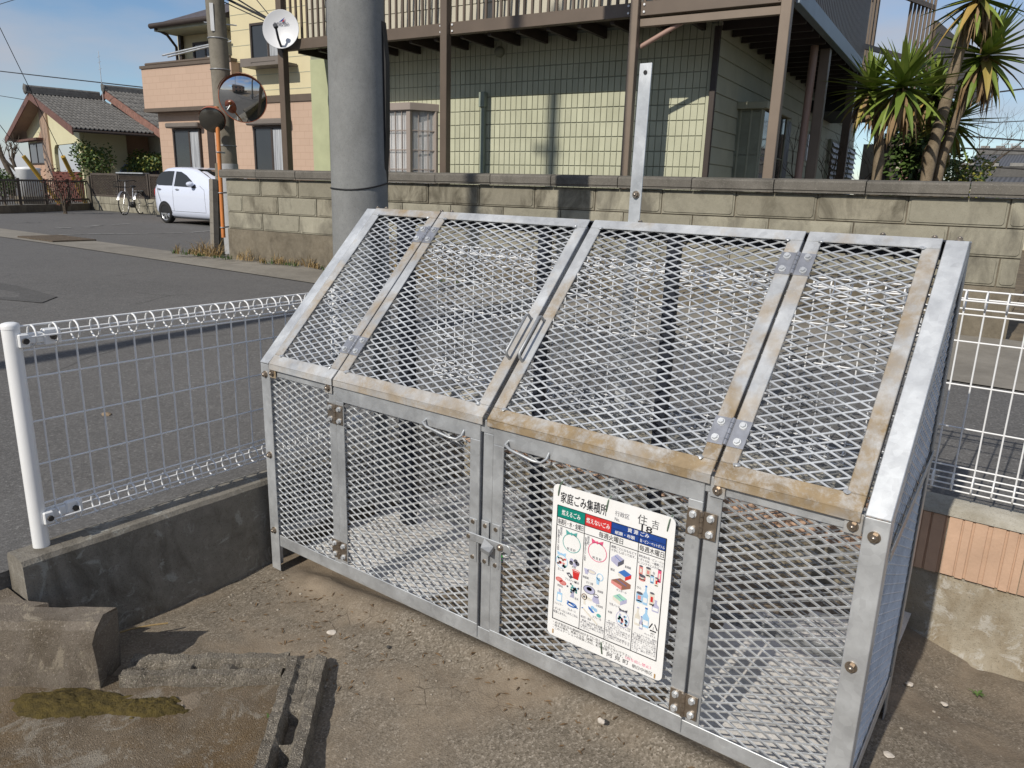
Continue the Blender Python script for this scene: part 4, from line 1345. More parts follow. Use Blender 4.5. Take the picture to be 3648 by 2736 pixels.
fulld = blk_mesh(BW_ - .010, BH - .009, .10, 'block_dark')
z0w = .375
ztop = 1.07
courses = 3
zc0 = 1.0075 - BH * courses            # underside of the lowest course, local
halves = {}
for c in range(courses):
    x = WX0 - (BW_ * .55 if c % 2 else .0) + .0
    z = zc0 + c * BH
    x = WX0
    first = True
    while x < WX1 - .02:
        w = BW_
        if first and c % 2 == 1: w = BW_ * .45
        first = False
        w = min(w, WX1 - x)
        key = round(w, 3)
        me = full if abs(w - BW_) < 1e-3 else halves.setdefault(key, blk_mesh(w - .010, BH - .009))
        if me is full and (c == 2 and random.random() < .7 or random.random() < .12): me = fulld
        link('block', me, wall, loc=(x + .005, -.002 + random.uniform(-.002, .002), z + .0045))
        x += w
MB().box(WX0 + .004, WX1 - .004, .0045, .104, zc0 - .002, zc0 + courses * BH - .002).build('mortar', M['block_base'], wall)
# plinth, coping
m = MB()
for i in range(90):
    a, b = WX0 + (WX1 - WX0) * i / 90, WX0 + (WX1 - WX0) * (i + 1) / 90
    f = lambda x, z: -.022 - .004 * mn.noise(V(x * 3, z * 5, 0))
    zs = (-.08, .02, .12, .22, zc0 - .001)
    for p, q in zip(zs, zs[1:]):
        m.quad((a, f(a, p), p), (b, f(b, p), p), (b, f(b, q), q), (a, f(a, q), q))
    m.quad((a, f(a, zc0), zc0 - .001), (b, f(b, zc0), zc0 - .001), (b, .11, zc0 - .001), (a, .11, zc0 - .001))
m.quad((WX0, -.022, -.08), (WX0, -.022, zc0), (WX0, .11, zc0), (WX0, .11, -.08))
m.quad((WX1, -.022, -.08), (WX1, .11, -.08), (WX1, .11, zc0), (WX1, -.022, zc0))
m.build('plinth', M['block_base'], wall)
def cap_mesh(w):
    prof = [(-.052, 0), (-.052, .016), (-.060, .020), (-.060, .078), (-.052, .092), (.05, .105), (.152, .092), (.160, .078), (.160, .020), (.152, .0)]
    n = len(prof)
    m = MB()
    m.add([(x, y, z) for x in (0, w) for y, z in prof], [(i, (i + 1) % n, n + (i + 1) % n, n + i) for i in range(n)] + [tuple(range(n - 1, -1, -1)), tuple(n + i for i in range(n))])
    return m.mesh('coping_stone', M['cap'])
capw = .655
x = WX0 - .05
me = cap_mesh(capw - .007)
zc = zc0 + courses * BH + .002
while x < WX1 + .03 - .01:
    w = min(capw, WX1 + .045 - x)
    link('coping_stone', me if abs(w - capw) < 1e-3 else cap_mesh(w - .004), wall, loc=(x, -.002 + random.uniform(-.002, .002), zc + random.uniform(-.0015, .0015)))
    x += w

# ------------------------------------------------------------------ the green-yellow house behind it
HF_ = Frame((0, 5.7, ZR), TH)
def h2(x, y): return (1200 + x * .5425, y * .5425)
def h3(x, y): return (2400 + x * .5642, y * .5642)
house = thing('green_house', 'pale green tiled house with a brown steel balcony behind the block wall', 'house', HF_.o, TH)
plain('siding_green', (.42, .445, .275), .7, 0, .10, 5, .3, 60, .002)
t = NT('siding_tile')
p = t.pos()
c = t.ramp(t.noise(p, 3, 5), [(.3, (.45, .455, .325)), (.7, (.54, .545, .40))])
c = t.mix(1, c, t.ramp(t.rnd(), [(0, .86), (1, 1.0)]), 'MULTIPLY')
t.set(c, .6, 0, .4).bump(t.noise(p, 80, 4), .3, .002)
plain('siding_side', (.40, .40, .30), .75, 0, .12, 4, .25, 50, .002)
plain('siding_groove', (.28, .29, .22), .8, 0, .2, 6)
XL, XR, ZW = -6.02, -.69, 2.56
m = MB()
m.box(XL, XR, .006, 9.6, 0, 5.4)
m.build('wall', M['siding_groove'], house)
# face tiles in rows and columns
TW, TH_ = .0688, .1467
tz0 = .36
me = MB().box(0, TW - .006, -.004, .005, 0, TH_ - .009).mesh('wall_tile', M['siding_tile'], .003)
cells = []
for r in range(15):
    for c in range(64):
        x = -.745 - (c + 1) * TW; z = tz0 + r * TH_
        if x < -4.9 or z > 2.5: continue
        cells.append((x, z))
rest = MB()
lit = sorted(cells, key=lambda q: (abs(q[1] - 1.6) > .62, abs(q[0] + 2.4)))
for i, (x, z) in enumerate(lit):
    if i < 300:
        link('wall_tile', me, house, loc=(x, 0, z))
    else:
        rest.box(x, x + TW - .006, -.004, .005, z, z + TH_ - .009)
tag(rest.build('wall_tiles', M['siding_tile'], house), kind='stuff')
MB().box(-.742, -.690, -.012, .004, 0, 2.53).build('corner_trim', M['siding_tile'], house)
MB().box(-6.02, -4.92, -.004, .004, .3, 2.52).build('plain_siding', M['siding_green'], house)
# downpipe on the corner, vent pipe, dome lamp
MB().box(-.700, -.645, -.060, -.014, 0, 2.5).build('corner_downpipe', M['brown_dark'], house, .004)
m = MB().box(-3.322, -3.270, -.055, -.005, 0, 1.90); m.box(-3.335, -3.257, -.075, -.0048, 1.86, 2.02)
plain('pipe_green', (.23, .27, .22), .6)
m.build('vent_pipe', M['pipe_green'], house, .006)
m = MB(); m.lathe([(.055, 0), (.055, -.03), (.045, -.055), (.02, -.075), (.001, -.08)], (-3.10, -.005, 2.43), (0, 1, 0), 18)
m.build('dome_lamp', M['siding_groove'], house)
# upper storey boards behind the railing
plain('board_cream', (.50, .47, .38), .7, 0, .12, 4)
for k in range(16):
    z = 2.62 + k * .165
    MB().add([(XL, -.010, z), (XR, -.010, z), (XR, -.002, z + .160), (XL, -.002, z + .160), (XL, .004, z), (XR, .004, z)], [(0, 1, 2, 3), (0, 4, 5, 1)]).build('weatherboard', M['board_cream'], house)
# side wall boards
for k in range(15):
    z = .12 + k * .165
    x = XR
    MB().add([(x + .012, .006, z), (x + .012, 9.6, z), (x + .003, 9.6, z + .156), (x + .003, .006, z + .156), (x, .006, z), (x, 9.6, z)], [(0, 1, 2, 3), (0, 4, 5, 1)]).build('side_board', M['siding_side'], house)
# bay window on the front
glass = NT('window_glass'); glass.set((.02, .025, .03), .06, 0, .6)
glass.b.inputs['Transmission Weight'].default_value = 0
t = NT('curtain'); p = t.pos((9, 9, .6)); t.set(t.ramp(t.noise(p, 5, 4), [(.3, (.30, .28, .29)), (.7, (.62, .60, .60))]), .9)
plain('frame_taupe', (.30, .255, .225), .5, 0, .08, 5)
plain('glass_pane', (.03, .035, .04), .05, 0, .1, 3, spec=.8)
t = NT('clear_glass')
t.b.inputs['Base Color'].default_value = (.8, .85, .85, 1); t.b.inputs['Roughness'].default_value = .02; t.b.inputs['Alpha'].default_value = .22
def mullions(parent, o, u, wd, zb_, zt_, nx, nz, mat, w=.012, out_=(0, -1, 0)):
    o, u, out_ = V(o), V(u), V(out_)
    for i in range(nx + 1):
        c = o + u * (wd * i / nx)
        MB().obox(c + V(0, 0, (zb_ + zt_) / 2) + out_ * .008, u * (w / 2), out_ * .006, V(0, 0, (zt_ - zb_) / 2)).build('glazing_bar', mat, parent)
    for j in range(1, nz):
        z = zb_ + (zt_ - zb_) * j / nz
        MB().obox(o + u * (wd / 2) + V(0, 0, z) + out_ * .007, u * (wd / 2), out_ * .005, V(0, 0, w / 2)).build('glazing_bar', mat, parent)
bay = MB()
bx0, bx1, bd, bz0, bz1 = -4.86, -3.965, .26, .95, 1.83
fr0, fr1 = bx0 + .18, bx1 - .22
bay.prism([(bx0 - .03, .0, bz1), (bx1 + .03, 0, bz1), (fr1 + .045, -bd - .04, bz1), (fr0 - .045, -bd - .04, bz1)], (0, 0, .085))
bay2 = MB()
bay2.prism([(bx0, -.001, bz0 - .3), (bx1, -.001, bz0 - .3), (fr1, -bd, bz0 - .3), (fr0, -bd, bz0 - .3)], (0, 0, .3))
bayo = bay.build('bay_window', M['frame_taupe'], house, .006)
bay2.build('bay_base', M['frame_taupe'], bayo, .006)
MB().quad((fr0, -bd + .03, bz0), (fr1, -bd + .03, bz0), (fr1, -bd + .03, bz1), (fr0, -bd + .03, bz1)).add([(fr1 - .03, -bd + .035, bz0), (bx1 - .03, -.01, bz0), (bx1 - .03, -.01, bz1), (fr1 - .03, -bd + .035, bz1)], [(0, 1, 2, 3)]).build('curtain', M['curtain'], bayo)
MB().quad((fr0, -bd, bz0), (fr1, -bd, bz0), (fr1, -bd, bz1), (fr0, -bd, bz1)).build('pane', M['clear_glass'], bayo)
MB().quad((fr1, -bd, bz0), (bx1, -.006, bz0), (bx1, -.006, bz1), (fr1, -bd, bz1)).build('pane', M['clear_glass'], bayo)
mullions(bayo, (fr0, -bd, 0), (1, 0, 0), fr1 - fr0, bz0, bz1, 5, 4, M['frame_taupe'], .010)
du = V(bx1 - fr1, bd - .006, 0)
mullions(bayo, (fr1, -bd, 0), du.normalized(), du.length, bz0, bz1, 3, 4, M['frame_taupe'], .010, (.75, -.65, 0))
for x, y in ((fr0, -bd), (fr1, -bd), (bx1 - .02, -.02)):
    MB().box(x - .03, x + .03, y - .018, y + .03, bz0 - .001, bz1 + .001).build('mullion', M['frame_taupe'], bayo, .004)
# side-wall bay window, doors, louvred screens, lamp, dark awning
def sidebox(name, y0, y1, z0, z1, d, mat, parent=house, bevel=.004):
    return MB().box(XR + .004, XR + .013 + d, y0, y1, z0, z1).build(name, mat, parent, bevel)
sb = sidebox('side_bay_window', .95, 2.05, .5, 1.86, .26, M['glass_pane'])
sidebox('window_head', .88, 2.12, 1.862, 1.93, .31, M['siding_side'], sb); sidebox('window_sill', .9, 2.1, .44, .498, .19, M['siding_side'], sb)
for y in (.95, 1.30, 1.68, 2.05):
    sidebox('glazing_bar', y - .02, y + .02, .5, 1.86, .27, M['siding_groove'], sb)
for z in (.8, 1.1, 1.4):
    sidebox('glazing_bar', .95, 2.05, z - .008, z + .008, .266, M['siding_groove'], sb)
for xo in (.03, .14, .25):
    MB().box(XR + .013 + xo - .008, XR + .013 + xo + .008, .925, .949, .5, 1.86).build('glazing_bar', M['siding_side'], sb)
for z in (.8, 1.1, 1.4, 1.84):
    MB().box(XR + .014, XR + .26, .930, .948, z - .008, z + .008).build('glazing_bar', M['siding_side'], sb)
plain('door_dark', (.05, .055, .075), .5, 0, .15, 5)
sidebox('side_door', 2.55, 3.5, .1, 1.95, .02, M['door_dark'])
sidebox('lamp_box', 4.35, 4.75, 1.50, 1.86, .10, M['white_coat'])
sidebox('back_door', 4.95, 6.2, .1, 2.05, .03, M['siding_side'])
plain('louvre_grey', (.48, .48, .48), .5, .1, .1, 5)
for k in range(3):
    y0 = 6.6 + k * 1.0
    sc = sidebox('louvred_screen', y0, y0 + .95, .6, 1.95, .05, M['siding_groove'])
    for j in range(14):
        z = .64 + j * .092
        MB().add([(XR + .07, y0 + .05, z + .07), (XR + .07, y0 + .9, z + .07), (XR + .11, y0 + .9, z), (XR + .11, y0 + .05, z)], [(0, 1, 2, 3)]).build('slat', M['louvre_grey'], sc)
MB().box(XR + .013, XR + .8, 4.7, 6.6, 2.2, 2.36).build('awning', M['black_rubber'], house)
# balcony deck
DF, DZ = -.656, 2.516
BXL, BXR = -5.78, .13
deck = MB().box(BXL, BXR, DF + .05, -.014, DZ + .06, DZ + .09)
deck.box(XR + .016, BXR, -.012, 9.2, DZ + .06, DZ + .09)
deck.build('deck', M['brown_dark'], house)
for k in range(15):
    x = BXL + .2 + k * .34
    if x < XR: MB().box(x - .02, x + .02, DF + .055, -.013, DZ - .04, DZ + .058).build('joist', M['brown_dark'], house)
for k in range(22):
    y = .1 + k * .34
    MB().box(XR + .018, BXR - .05, y - .02, y + .02, DZ - .03, DZ + .058).build('joist', M['brown_dark'], house)
MB().box(BXL, BXR, DF - .03, DF + .045, DZ - .012, DZ + .105).build('fascia_beam', M['brown_metal'], house, .004)
plain('fascia_skylit', (.20, .25, .30), .45, .1, .1, 5)  # bluish skylight on the side fascia is put into its colour
MB().box(BXR - .045, BXR + .03, DF + .048, 3.2, DZ - .012, DZ + .13).build('side_fascia', M['fascia_skylit'], house, .004)
MB().box(-1.20, .06, DF - .028, DF + .03, DZ - .10, DZ - .035).build('tie_beam', M['brown_light'], house, .003)
MB().cyl((-1.19, DF + .02, DZ - .26), (-.72, DF + .02, DZ - .04), .022, n=10).build('brace', M['pipe_pink'], house)
def post(x, y, w, z1, mat='brown_metal', name='balcony_post'):
    MB().box(x - w / 2, x + w / 2, y - w / 2, y + w / 2, 0, z1).build(name, M[mat], house, .004)
for x, w, mt in ((-5.75, .09, 'brown_metal'), (-3.335, .085, 'brown_metal'), (-1.232, .075, 'brown_light'), (.085, .085, 'brown_light')):
    post(x, DF - .045, w, DZ + 1.25, mt)
post(.03, 1.48, .10, DZ - .02, 'brown_light'); post(.02, 3.6, .10, DZ - .02)
MB().cyl((-.085, 1.36, 0), (-.065, 1.36, DZ), .040, n=14).build('drainpipe', M['pipe_pink'], house)
# bolts on the beam
bm_ = MB().cyl((0, 0, 0), (0, -.008, 0), .010, n=10).mesh('bolt', M['white_coat'])
for x in (-3.335, -1.232, .085):
    for dx in (-.075, .075):
        for z in (DZ + .02, DZ + .08):
            link('bolt', bm_, house, loc=(x + dx, DF - .031, z))
# railing
RZ0, RZ1 = DZ + .107, DZ + 1.15
MB().box(BXL, BXR, DF - .02, DF + .02, RZ1, RZ1 + .05).build('hand_rail', M['brown_metal'], house)
bal = MB().box(-.011, .011, -.011, .011, 0, RZ1 - RZ0 - .001).mesh('baluster', M['brown_metal'])
x = BXL + .05
while x < BXR - .03:
    link('baluster', bal, house, loc=(x, DF, RZ0 + .0005)); x += .0895
# right-hand railing seen end on: close-set boards
brd = MB().box(-.010, .010, -.030, .030, 0, 1.25).mesh('rail_board', M['brown_metal'])
y = DF + .1
while y < 3.3:
    link('rail_board', brd, house, loc=(BXR + .012, y, DZ + .132)); y += .085
for y in (3.5, 3.8, 4.1):
    MB().box(BXR - .02, BXR + .02, y - .02, y + .02, DZ - .1, DZ + 1.5).build('rail_post', M['brown_metal'], house)
MB().bar((BXR, 3.3, DZ + .3), (BXR + .6, 4.9, DZ + .3), .03, .06).build('lower_rail', M['brown_metal'], house)
MB().bar((BXR, 3.3, DZ + 1.0), (BXR + .6, 4.9, DZ + 1.0), .03, .06).build('middle_rail', M['brown_metal'], house)
for k in range(7):
    y = 4.35 + k * .09
    MB().box(BXR + .35 + k * .04, BXR + .385 + k * .04, y, y + .03, DZ - .1, DZ + 1.5).build('rail_post', M['brown_metal'], house)
MB().prism([(BXR + .66, 4.95, DZ - .05), (BXR + .66, 4.95, DZ + .85), (BXR + 1.25, 6.6, DZ + .55), (BXR + 1.25, 6.6, DZ - .05)], (-.06, .02, 0)).build('stair_parapet', M['brown_metal'], house)
# roof slab far above keeps the upper wall closed
MB().box(XL - .3, XR + .3, -.4, 9.9, 5.4, 5.6).build('roof', M['brown_dark'], house)

# clothes-pole bracket seen against the sky, right of the railing
cp = thing('laundry_stand', 'blue steel laundry pole stand against the sky above the railing', 'stand', HF_.m @ V(BXR + 1.0, 6.4, DZ))
cp.rotation_euler = (0, 0, TH)
plain('steel_blue', (.06, .10, .22), .5, .2, .1, 8)
MB().cyl((0, 0, .3), (.02, 0, 1.52), .035, n=10).build('upright', M['steel_blue'], cp)
MB().box(-.45, .32, -.03, .03, 1.50, 1.56).build('arm', M['steel_blue'], cp)
# satellite dish at the left end of the balcony
plain('dish_white', (.66, .67, .69), .45, 0, .04, 3)
dc = HF_.hit(1005, 108, 1, -.78)
dish = thing('satellite_dish', 'white round satellite dish at the left end of the brown balcony', 'satellite dish', HF_.m @ dc)
look = (CAMP - (HF_.m @ dc)).normalized() * .8 + V(-.1, -.35, .25)
dq = look.to_track_quat('Z', 'Y')
dish.rotation_euler = dq.to_euler()
dr = .215
prof = [(dr * k / 8, .045 * (k / 8) ** 2) for k in range(0, 9)]
prof[0] = (.001, 0)
MB().lathe(prof, (0, 0, 0), n=36).lathe([(r, z - .006) for r, z in prof][::-1], (0, 0, 0), n=36).lathe([(dr, .045), (dr + .004, .043), (dr, .039)], (0, 0, 0), n=36).build('reflector', M['dish_white'], dish)
MB().tube([(.0, -.235, -.03), (.0, -.13, .12), (-.012, -.01, .17)], .014, 8).build('feed_arm', M['dark_navy'], dish)
MB().cyl((-.012, -.015, .155), (-.012, .0, .19), .026, n=14).build('feed_horn', M['dark_navy'], dish)
MB().box(-.04, .04, -.06, .06, -.10, -.02).build('mount', M['dark_navy'], dish)
ink('dish_red', (.55, .06, .05))
MB().add([(-.03, .085, .024), (.012, .09, .024), (.045, .135, .034), (.0, .105, .027)], [(0, 1, 2, 3)]).build('emblem', M['ink_blue'], dish)
MB().add([(.004, .088, .0245), (.028, .088, .0245), (.045, .122, .0322)], [(0, 1, 2)]).build('emblem', M['dish_red'], dish)
c = bpy.data.curves.new('lettering', 'FONT'); c.body = 'SUPER BIRD'; c.align_x = 'CENTER'; c.size = .034; c.offset = .001; c.resolution_u = 2
tmp = bpy.data.objects.new('tmp', c); col.objects.link(tmp)
me = bpy.data.meshes.new_from_object(tmp.evaluated_get(bpy.context.evaluated_depsgraph_get())); bpy.data.objects.remove(tmp)
me.materials.clear(); me.materials.append(M['ink_grey'])
link('lettering', me, dish, loc=(0, .055, .0225), rot=(R(8), 0, 0))
# ------------------------------------------------------------------ pole group at the end of the block wall
def z1(x, y): return (x * .5425, y * .5425)
PZ = .47
q = at(800, 900, 2, PZ)
P2 = at(818, 600, 1, 4.42); P2.z = ZR
po2 = thing('utility_pole', 'old brown-grey utility pole at the left end of the block wall', 'utility pole', P2)
T2 = P2 + V(-.25, 0, 9.5)
hs = [0, .5, 1, 2, 3, 4, 6, 9.5]
MB().tube([P2.lerp(T2, h / 9.5) for h in hs], [.124 - .003 * h for h in hs], 28).build('pole_shaft', M['pole_old'], po2, world=True)
mk_concrete('pole_sleeve', (.34, .35, .36), (.44, .45, .46), None, 0, 4, bstr=.15)
MB().cyl(P2 + V(0, 0, .02), P2.lerp(T2, 1.19 / 9.5), .130, .127, 28).build('pole_sleeve', M['pole_sleeve'], po2, world=True)
for h in (1.42, 2.35, 2.72):
    c = P2.lerp(T2, h / 9.5)
    MB().tube([c + V((.127 - .003 * h) * math.cos(R(a)), (.127 - .003 * h) * math.sin(R(a)), 0) for a in range(0, 360, 15)], .008, 6, True).build('steel_band', M['galv_dim'], po2, world=True)
c = P2.lerp(T2, 2.95 / 9.5)
vd = (CAMP - c); vd.z = 0; vd.normalize(); vr = V(-vd.y, vd.x, 0)
MB().obox(c + vd * .118 + vr * -.05, vr * .022, vd * .004, V(0, 0, .16)).build('number_plate', M['white_coat'], po2, world=True)
for h, s in ((3.6, 1), (4.3, 1), (2.9, 1)):
    c = P2.lerp(T2, h / 9.5)
    MB().cyl(c + vr * -.15, c + vr * .24, .008, n=6).build('step_bolt', M['galv_light'], po2, world=True)
# convex mirrors on an orange post
mp0 = V(-6.72, 4.02, ZR)
mirror_m = NT('mirror'); mirror_m.set((.62, .63, .64), .03, 1)
mpost = thing('mirror_post', 'slanting orange steel post strapped to the old utility pole', 'post', mp0)
pa = P2 + vd * .24 + vr * -.20
b0 = HF_ and at(*z1(1468, 1560), 0, -6.55)
b1 = at(*z1(1422, 700), 0, -6.60)
MB().tube([b0, b0.lerp(b1, .5), b1], .026, 12).build('post_tube', M['orange'], mpost, world=True)
for k in (.08, .35, .66, .95):
    c = b0.lerp(b1, k)
    MB().tube([c + V(.033 * math.cos(R(a)), .033 * math.sin(R(a)), 0) for a in range(0, 360, 30)], .007, 6, True).build('strap', M['galv_dim'], mpost, world=True)
    MB().bar(c, V(P2.x, P2.y, c.z) + (c - V(P2.x, P2.y, c.z)).normalized() * .15, .02, .02).build('strap_arm', M['galv_dim'], mpost, world=True)
def mirror(label, px, py, r, x, aim, mat='mirror'):
    c = at(*z1(px, py), 0, x)
    root = thing('traffic_mirror', label, 'mirror', c, 0, 'convex traffic mirrors')
    root.rotation_euler = V(aim).to_track_quat('Z', 'Y').to_euler()
    n = 8
    prof = [(max(.001, r * .95 * k / n), .05 - .07 * r / .3 * (k / n) ** 2) for k in range(n + 1)]
    MB().lathe(prof[::-1], (0, 0, 0), n=40).build('mirror_face', M[mat], root)
    MB().lathe([(r * .955, -.024), (r * .985, -.018), (r * .99, -.03), (r * .97, -.05), (.001, -.075)], (0, 0, 0), n=40).build('rim', M['orange_rim'], root)
    m = MB()
    a0, a1 = 20, 160
    pts = []
    for k in range(15):
        a = R(a0 + (a1 - a0) * k / 14)
        pts.append((r * 1.015 * math.cos(a), r * 1.015 * math.sin(a)))
    m.add([(x_, y_, -.03) for x_, y_ in pts] + [(x_ * 1.02, y_ * 1.01, .035 * math.sin(math.pi * i / 14)) for i, (x_, y_) in enumerate(pts)], [(i, i + 1, 15 + i + 1, 15 + i) for i in range(14)], True)
    m.build('hood', M['orange_rim'], root)
    MB().cyl((0, 0, -.07), (0, 0, -.16), .03, n=10).build('bracket', M['galv_dim'], root)
    return root
mirror('larger orange-rimmed convex traffic mirror on the old utility pole', 1592, 648, .415 * .73, -6.50, (.70, -.70, -.24))
mirror('smaller dark-faced convex traffic mirror below the larger one', 1393, 788, .222 * .73, -6.62, (.60, -.62, -.34), 'mirror_road_reflection' if (lambda: (NT('mirror_road_reflection').set((.16, .15, .13), .22, .8), True))()[1] else None)  # brown-grey reflection of the asphalt is put into the face colour
# two thin concrete posts beside the orange post
for lab, pxs, ytop, mt in (('slim pale concrete post with joints at the end of the parking ground', (1390, 1410), 1175, 'gutter_concrete'), ('slim dark weathered post beside the orange mirror post', (1430, 1450), 1072, 'block_base')):
    b = at(*z1((pxs[0] + pxs[1]) / 2 + 8, 1620), 0, -6.95); tp = at(*z1((pxs[0] + pxs[1]) / 2, ytop), 0, -6.95)
    m = MB()
    k = 7
    for i in range(k):
        a, e = i / k, (i + 1) / k - .006
        m.bar(V(b.x, b.y, ZR).lerp(V(tp.x, tp.y, tp.z), a), V(b.x, b.y, ZR).lerp(V(tp.x, tp.y, tp.z), e), .085, .075, (0, 1, 0))
    m.bar(V(b.x, b.y, ZR - .05), V(tp.x, tp.y, tp.z - .002), .078, .068, (0, 1, 0))
    o = m.build('boundary_post', M[mt]); tag(o, lab, 'post')
# dry grass along the foot of the wall
rnd = random.Random(5)
def tuft(m, p, n, h, rn, spread=.8):
    for k in range(n):
        a = rn.uniform(0, 6.28); L = h * rn.uniform(.4, 1.1)
        b = V(p) + V(rn.gauss(0, .04), rn.gauss(0, .02), 0)
        dr = V(math.cos(a) * spread * rn.random(), math.sin(a) * spread * rn.random(), 1).normalized()
        q = V(-math.sin(a), math.cos(a), 0) * .0035
        c1 = b + dr * L * .6; c2 = c1 + V(dr.x * 1.3, dr.y * 1.3, dr.z * .2).normalized() * L * .5
        m.add([b - q, b + q, c1 + q, c1 - q, c2], [(0, 1, 2, 3), (3, 2, 4)])
for nm, mat, lab, n, h in (('dry_grass', 'dry_grass', 'dry straw grass along the foot of the block wall', 26, .15), ('green_grass', 'green_grass', 'short green grass along the foot of the block wall', 20, .08)):
    m = MB()
    for k in range(30):
        x = -6.9 + 4.6 * (k / 30) ** 1.05 + rnd.uniform(-.1, .1)
        y = 4.43 + .0867 * x - .09 - rnd.uniform(0, .12)
        if mn.noise(V(x * 1.9, 3 if nm[0] == 'd' else 8, 0)) < -.12: continue
        tuft(m, (x, y, ZR + .05), n, h * rnd.uniform(.5, 1.2), rnd)
    for k in range(5 if nm[0] == 'd' else 0):
        tuft(m, (-6.95 + .11 * k, 4.0, ZR), 30, .28, rnd, 1.0)
    tag(m.build(nm, M[mat]), lab, 'grass', None, 'stuff')

# ------------------------------------------------------------------ the beige two-storey house
BF = Frame((0, 11.4, ZR), TH)
bh = thing('beige_house', 'two-storey house, cream above and tan brick-pattern below, with a tan balcony', 'house', BF.o, TH)
def bhit(px, py, y): return BF.hit(px * .5425, py * .5425, 1, y)
plain('cream_siding', (.62, .545, .345), .7, 0, .06, 2)
t = NT('tan_siding')
p = t.n('ShaderNodeTexCoord').outputs['Object']
bk = t.n('ShaderNodeTexBrick'); bk.offset = .5
bk.inputs['Scale'].default_value = 1.0; bk.inputs['Brick Width'].default_value = .30; bk.inputs['Row Height'].default_value = .15; bk.inputs['Mortar Size'].default_value = .006; bk.inputs['Mortar Smooth'].default_value = .3
bk.inputs['Color1'].default_value = (.46, .325, .24, 1); bk.inputs['Color2'].default_value = (.50, .355, .265, 1); bk.inputs['Mortar'].default_value = (.34, .225, .155, 1)
sx = t.n('ShaderNodeSeparateXYZ'); cx_ = t.n('ShaderNodeCombineXYZ')
t.l(p, sx.inputs[0]); t.l(t.math('ADD', sx.outputs[0], sx.outputs[1]), cx_.inputs[0]); t.l(sx.outputs[2], cx_.inputs[1])
t.l(cx_.outputs[0], bk.inputs['Vector'])
t.set(t.mix(.5, bk.outputs['Color'], t.mix(t.noise(t.pos(), 3, 4), (.44, .315, .235), (.51, .365, .275)), 'MIX'), .75)
t.bump(bk.outputs['Fac'], -.25, .01)
LF = -.62                                    # the lower storey stands forward of the upper one
lc = bhit(1050, 900, LF); rc = bhit(2082, 700, LF); uc = bhit(1168, 300, 0)
zbt = bhit(1200, 702, LF - .25).z            # underside of the balcony
zbb = bhit(1200, 430, LF - .25).z
xm_ = bhit(1545, 700, LF).x
MB().box(lc.x, xm_, LF, 4, 0, zbt - .01).build('wall', M['tan_siding'], bh)
band_b = bhit(1900, 668, LF).z; band_t = bhit(1900, 622, LF).z
MB().box(xm_ + .001, rc.x, LF, 6, 0, band_b).build('wall', M['tan_siding'], bh)
MB().box(xm_ - .02, rc.x + .02, LF - .03, 6, band_b + .001, band_t).build('belt_course', M['brown_metal'], bh)
MB().box(uc.x, xm_, .002, 6, zbt, bhit(1200, 165, 0).z + .05).build('upper_wall', M['cream_siding'], bh)
MB().box(xm_ + .001, rc.x, LF + .002, 6, band_t + .001, 7.4).build('upper_wall', M['cream_siding'], bh)
for k in range(8):
    z = band_t + .12 + k * .33
    MB().box(xm_ + .001, rc.x, LF - .004, LF + .0018, z, z + .012).build('siding_joint', M['siding_side'], bh)
MB().box(rc.x - .03, rc.x + .04, LF - .08, .3, 0, 6).build('corner_board', M['brown_dark'], bh)
# balcony
bl, br_ = 0, xm_ + .25
bl = bhit(940, 600, LF - .25).x
MB().box(bl, br_, LF - .25, LF - .12, zbt, zbb).build('balcony_front', M['tan_siding'], bh)
MB().box(bl, bl + .12, LF - .119, .0, zbt, zbb).build('balcony_side', M['tan_siding'], bh)
MB().box(br_ - .12, br_, LF - .119, .0, zbt, zbb).build('balcony_side', M['tan_siding'], bh)
MB().box(bl - .03, br_ + .03, LF - .28, LF - .09, zbb + .001, zbb + .07).build('balcony_cap', M['brown_metal'], bh)
MB().box(bl - .02, br_ + .02, LF - .27, .0, zbt - .09, zbt - .001).build('balcony_soffit', M['brown_metal'], bh)
rz = bhit(1200, 400, LF - .2).z
MB().cyl((bl + .1, LF - .18, rz), (br_ - .1, LF - .18, rz), .035, n=8).build('balcony_rail', M['brown_metal'], bh)
for k in range(5):
    x = bl + .12 + (br_ - bl - .24) * k / 4
    MB().cyl((x, LF - .18, zbb + .07), (x, LF - .18, rz), .02, n=6).build('rail_post', M['brown_metal'], bh)
pz = bhit(1290, 325, LF).z
MB().cyl((bl + .55, LF, pz - .05), (bl + 3.2, LF - .1, pz + .10), .022, n=6).build('laundry_pole', M['galv_light'], bh)
MB().cyl((bl + .55, LF + .15, pz - .06), (bl + 3.2, LF + .05, pz + .12), .022, n=6).build('laundry_pole', M['galv_light'], bh)
dp = bhit(1197, 240, 0)
MB().box(dp.x - .05, dp.x + .05, -.1, -.01, zbb, dp.z).build('downpipe', M['brown_dark'], bh)
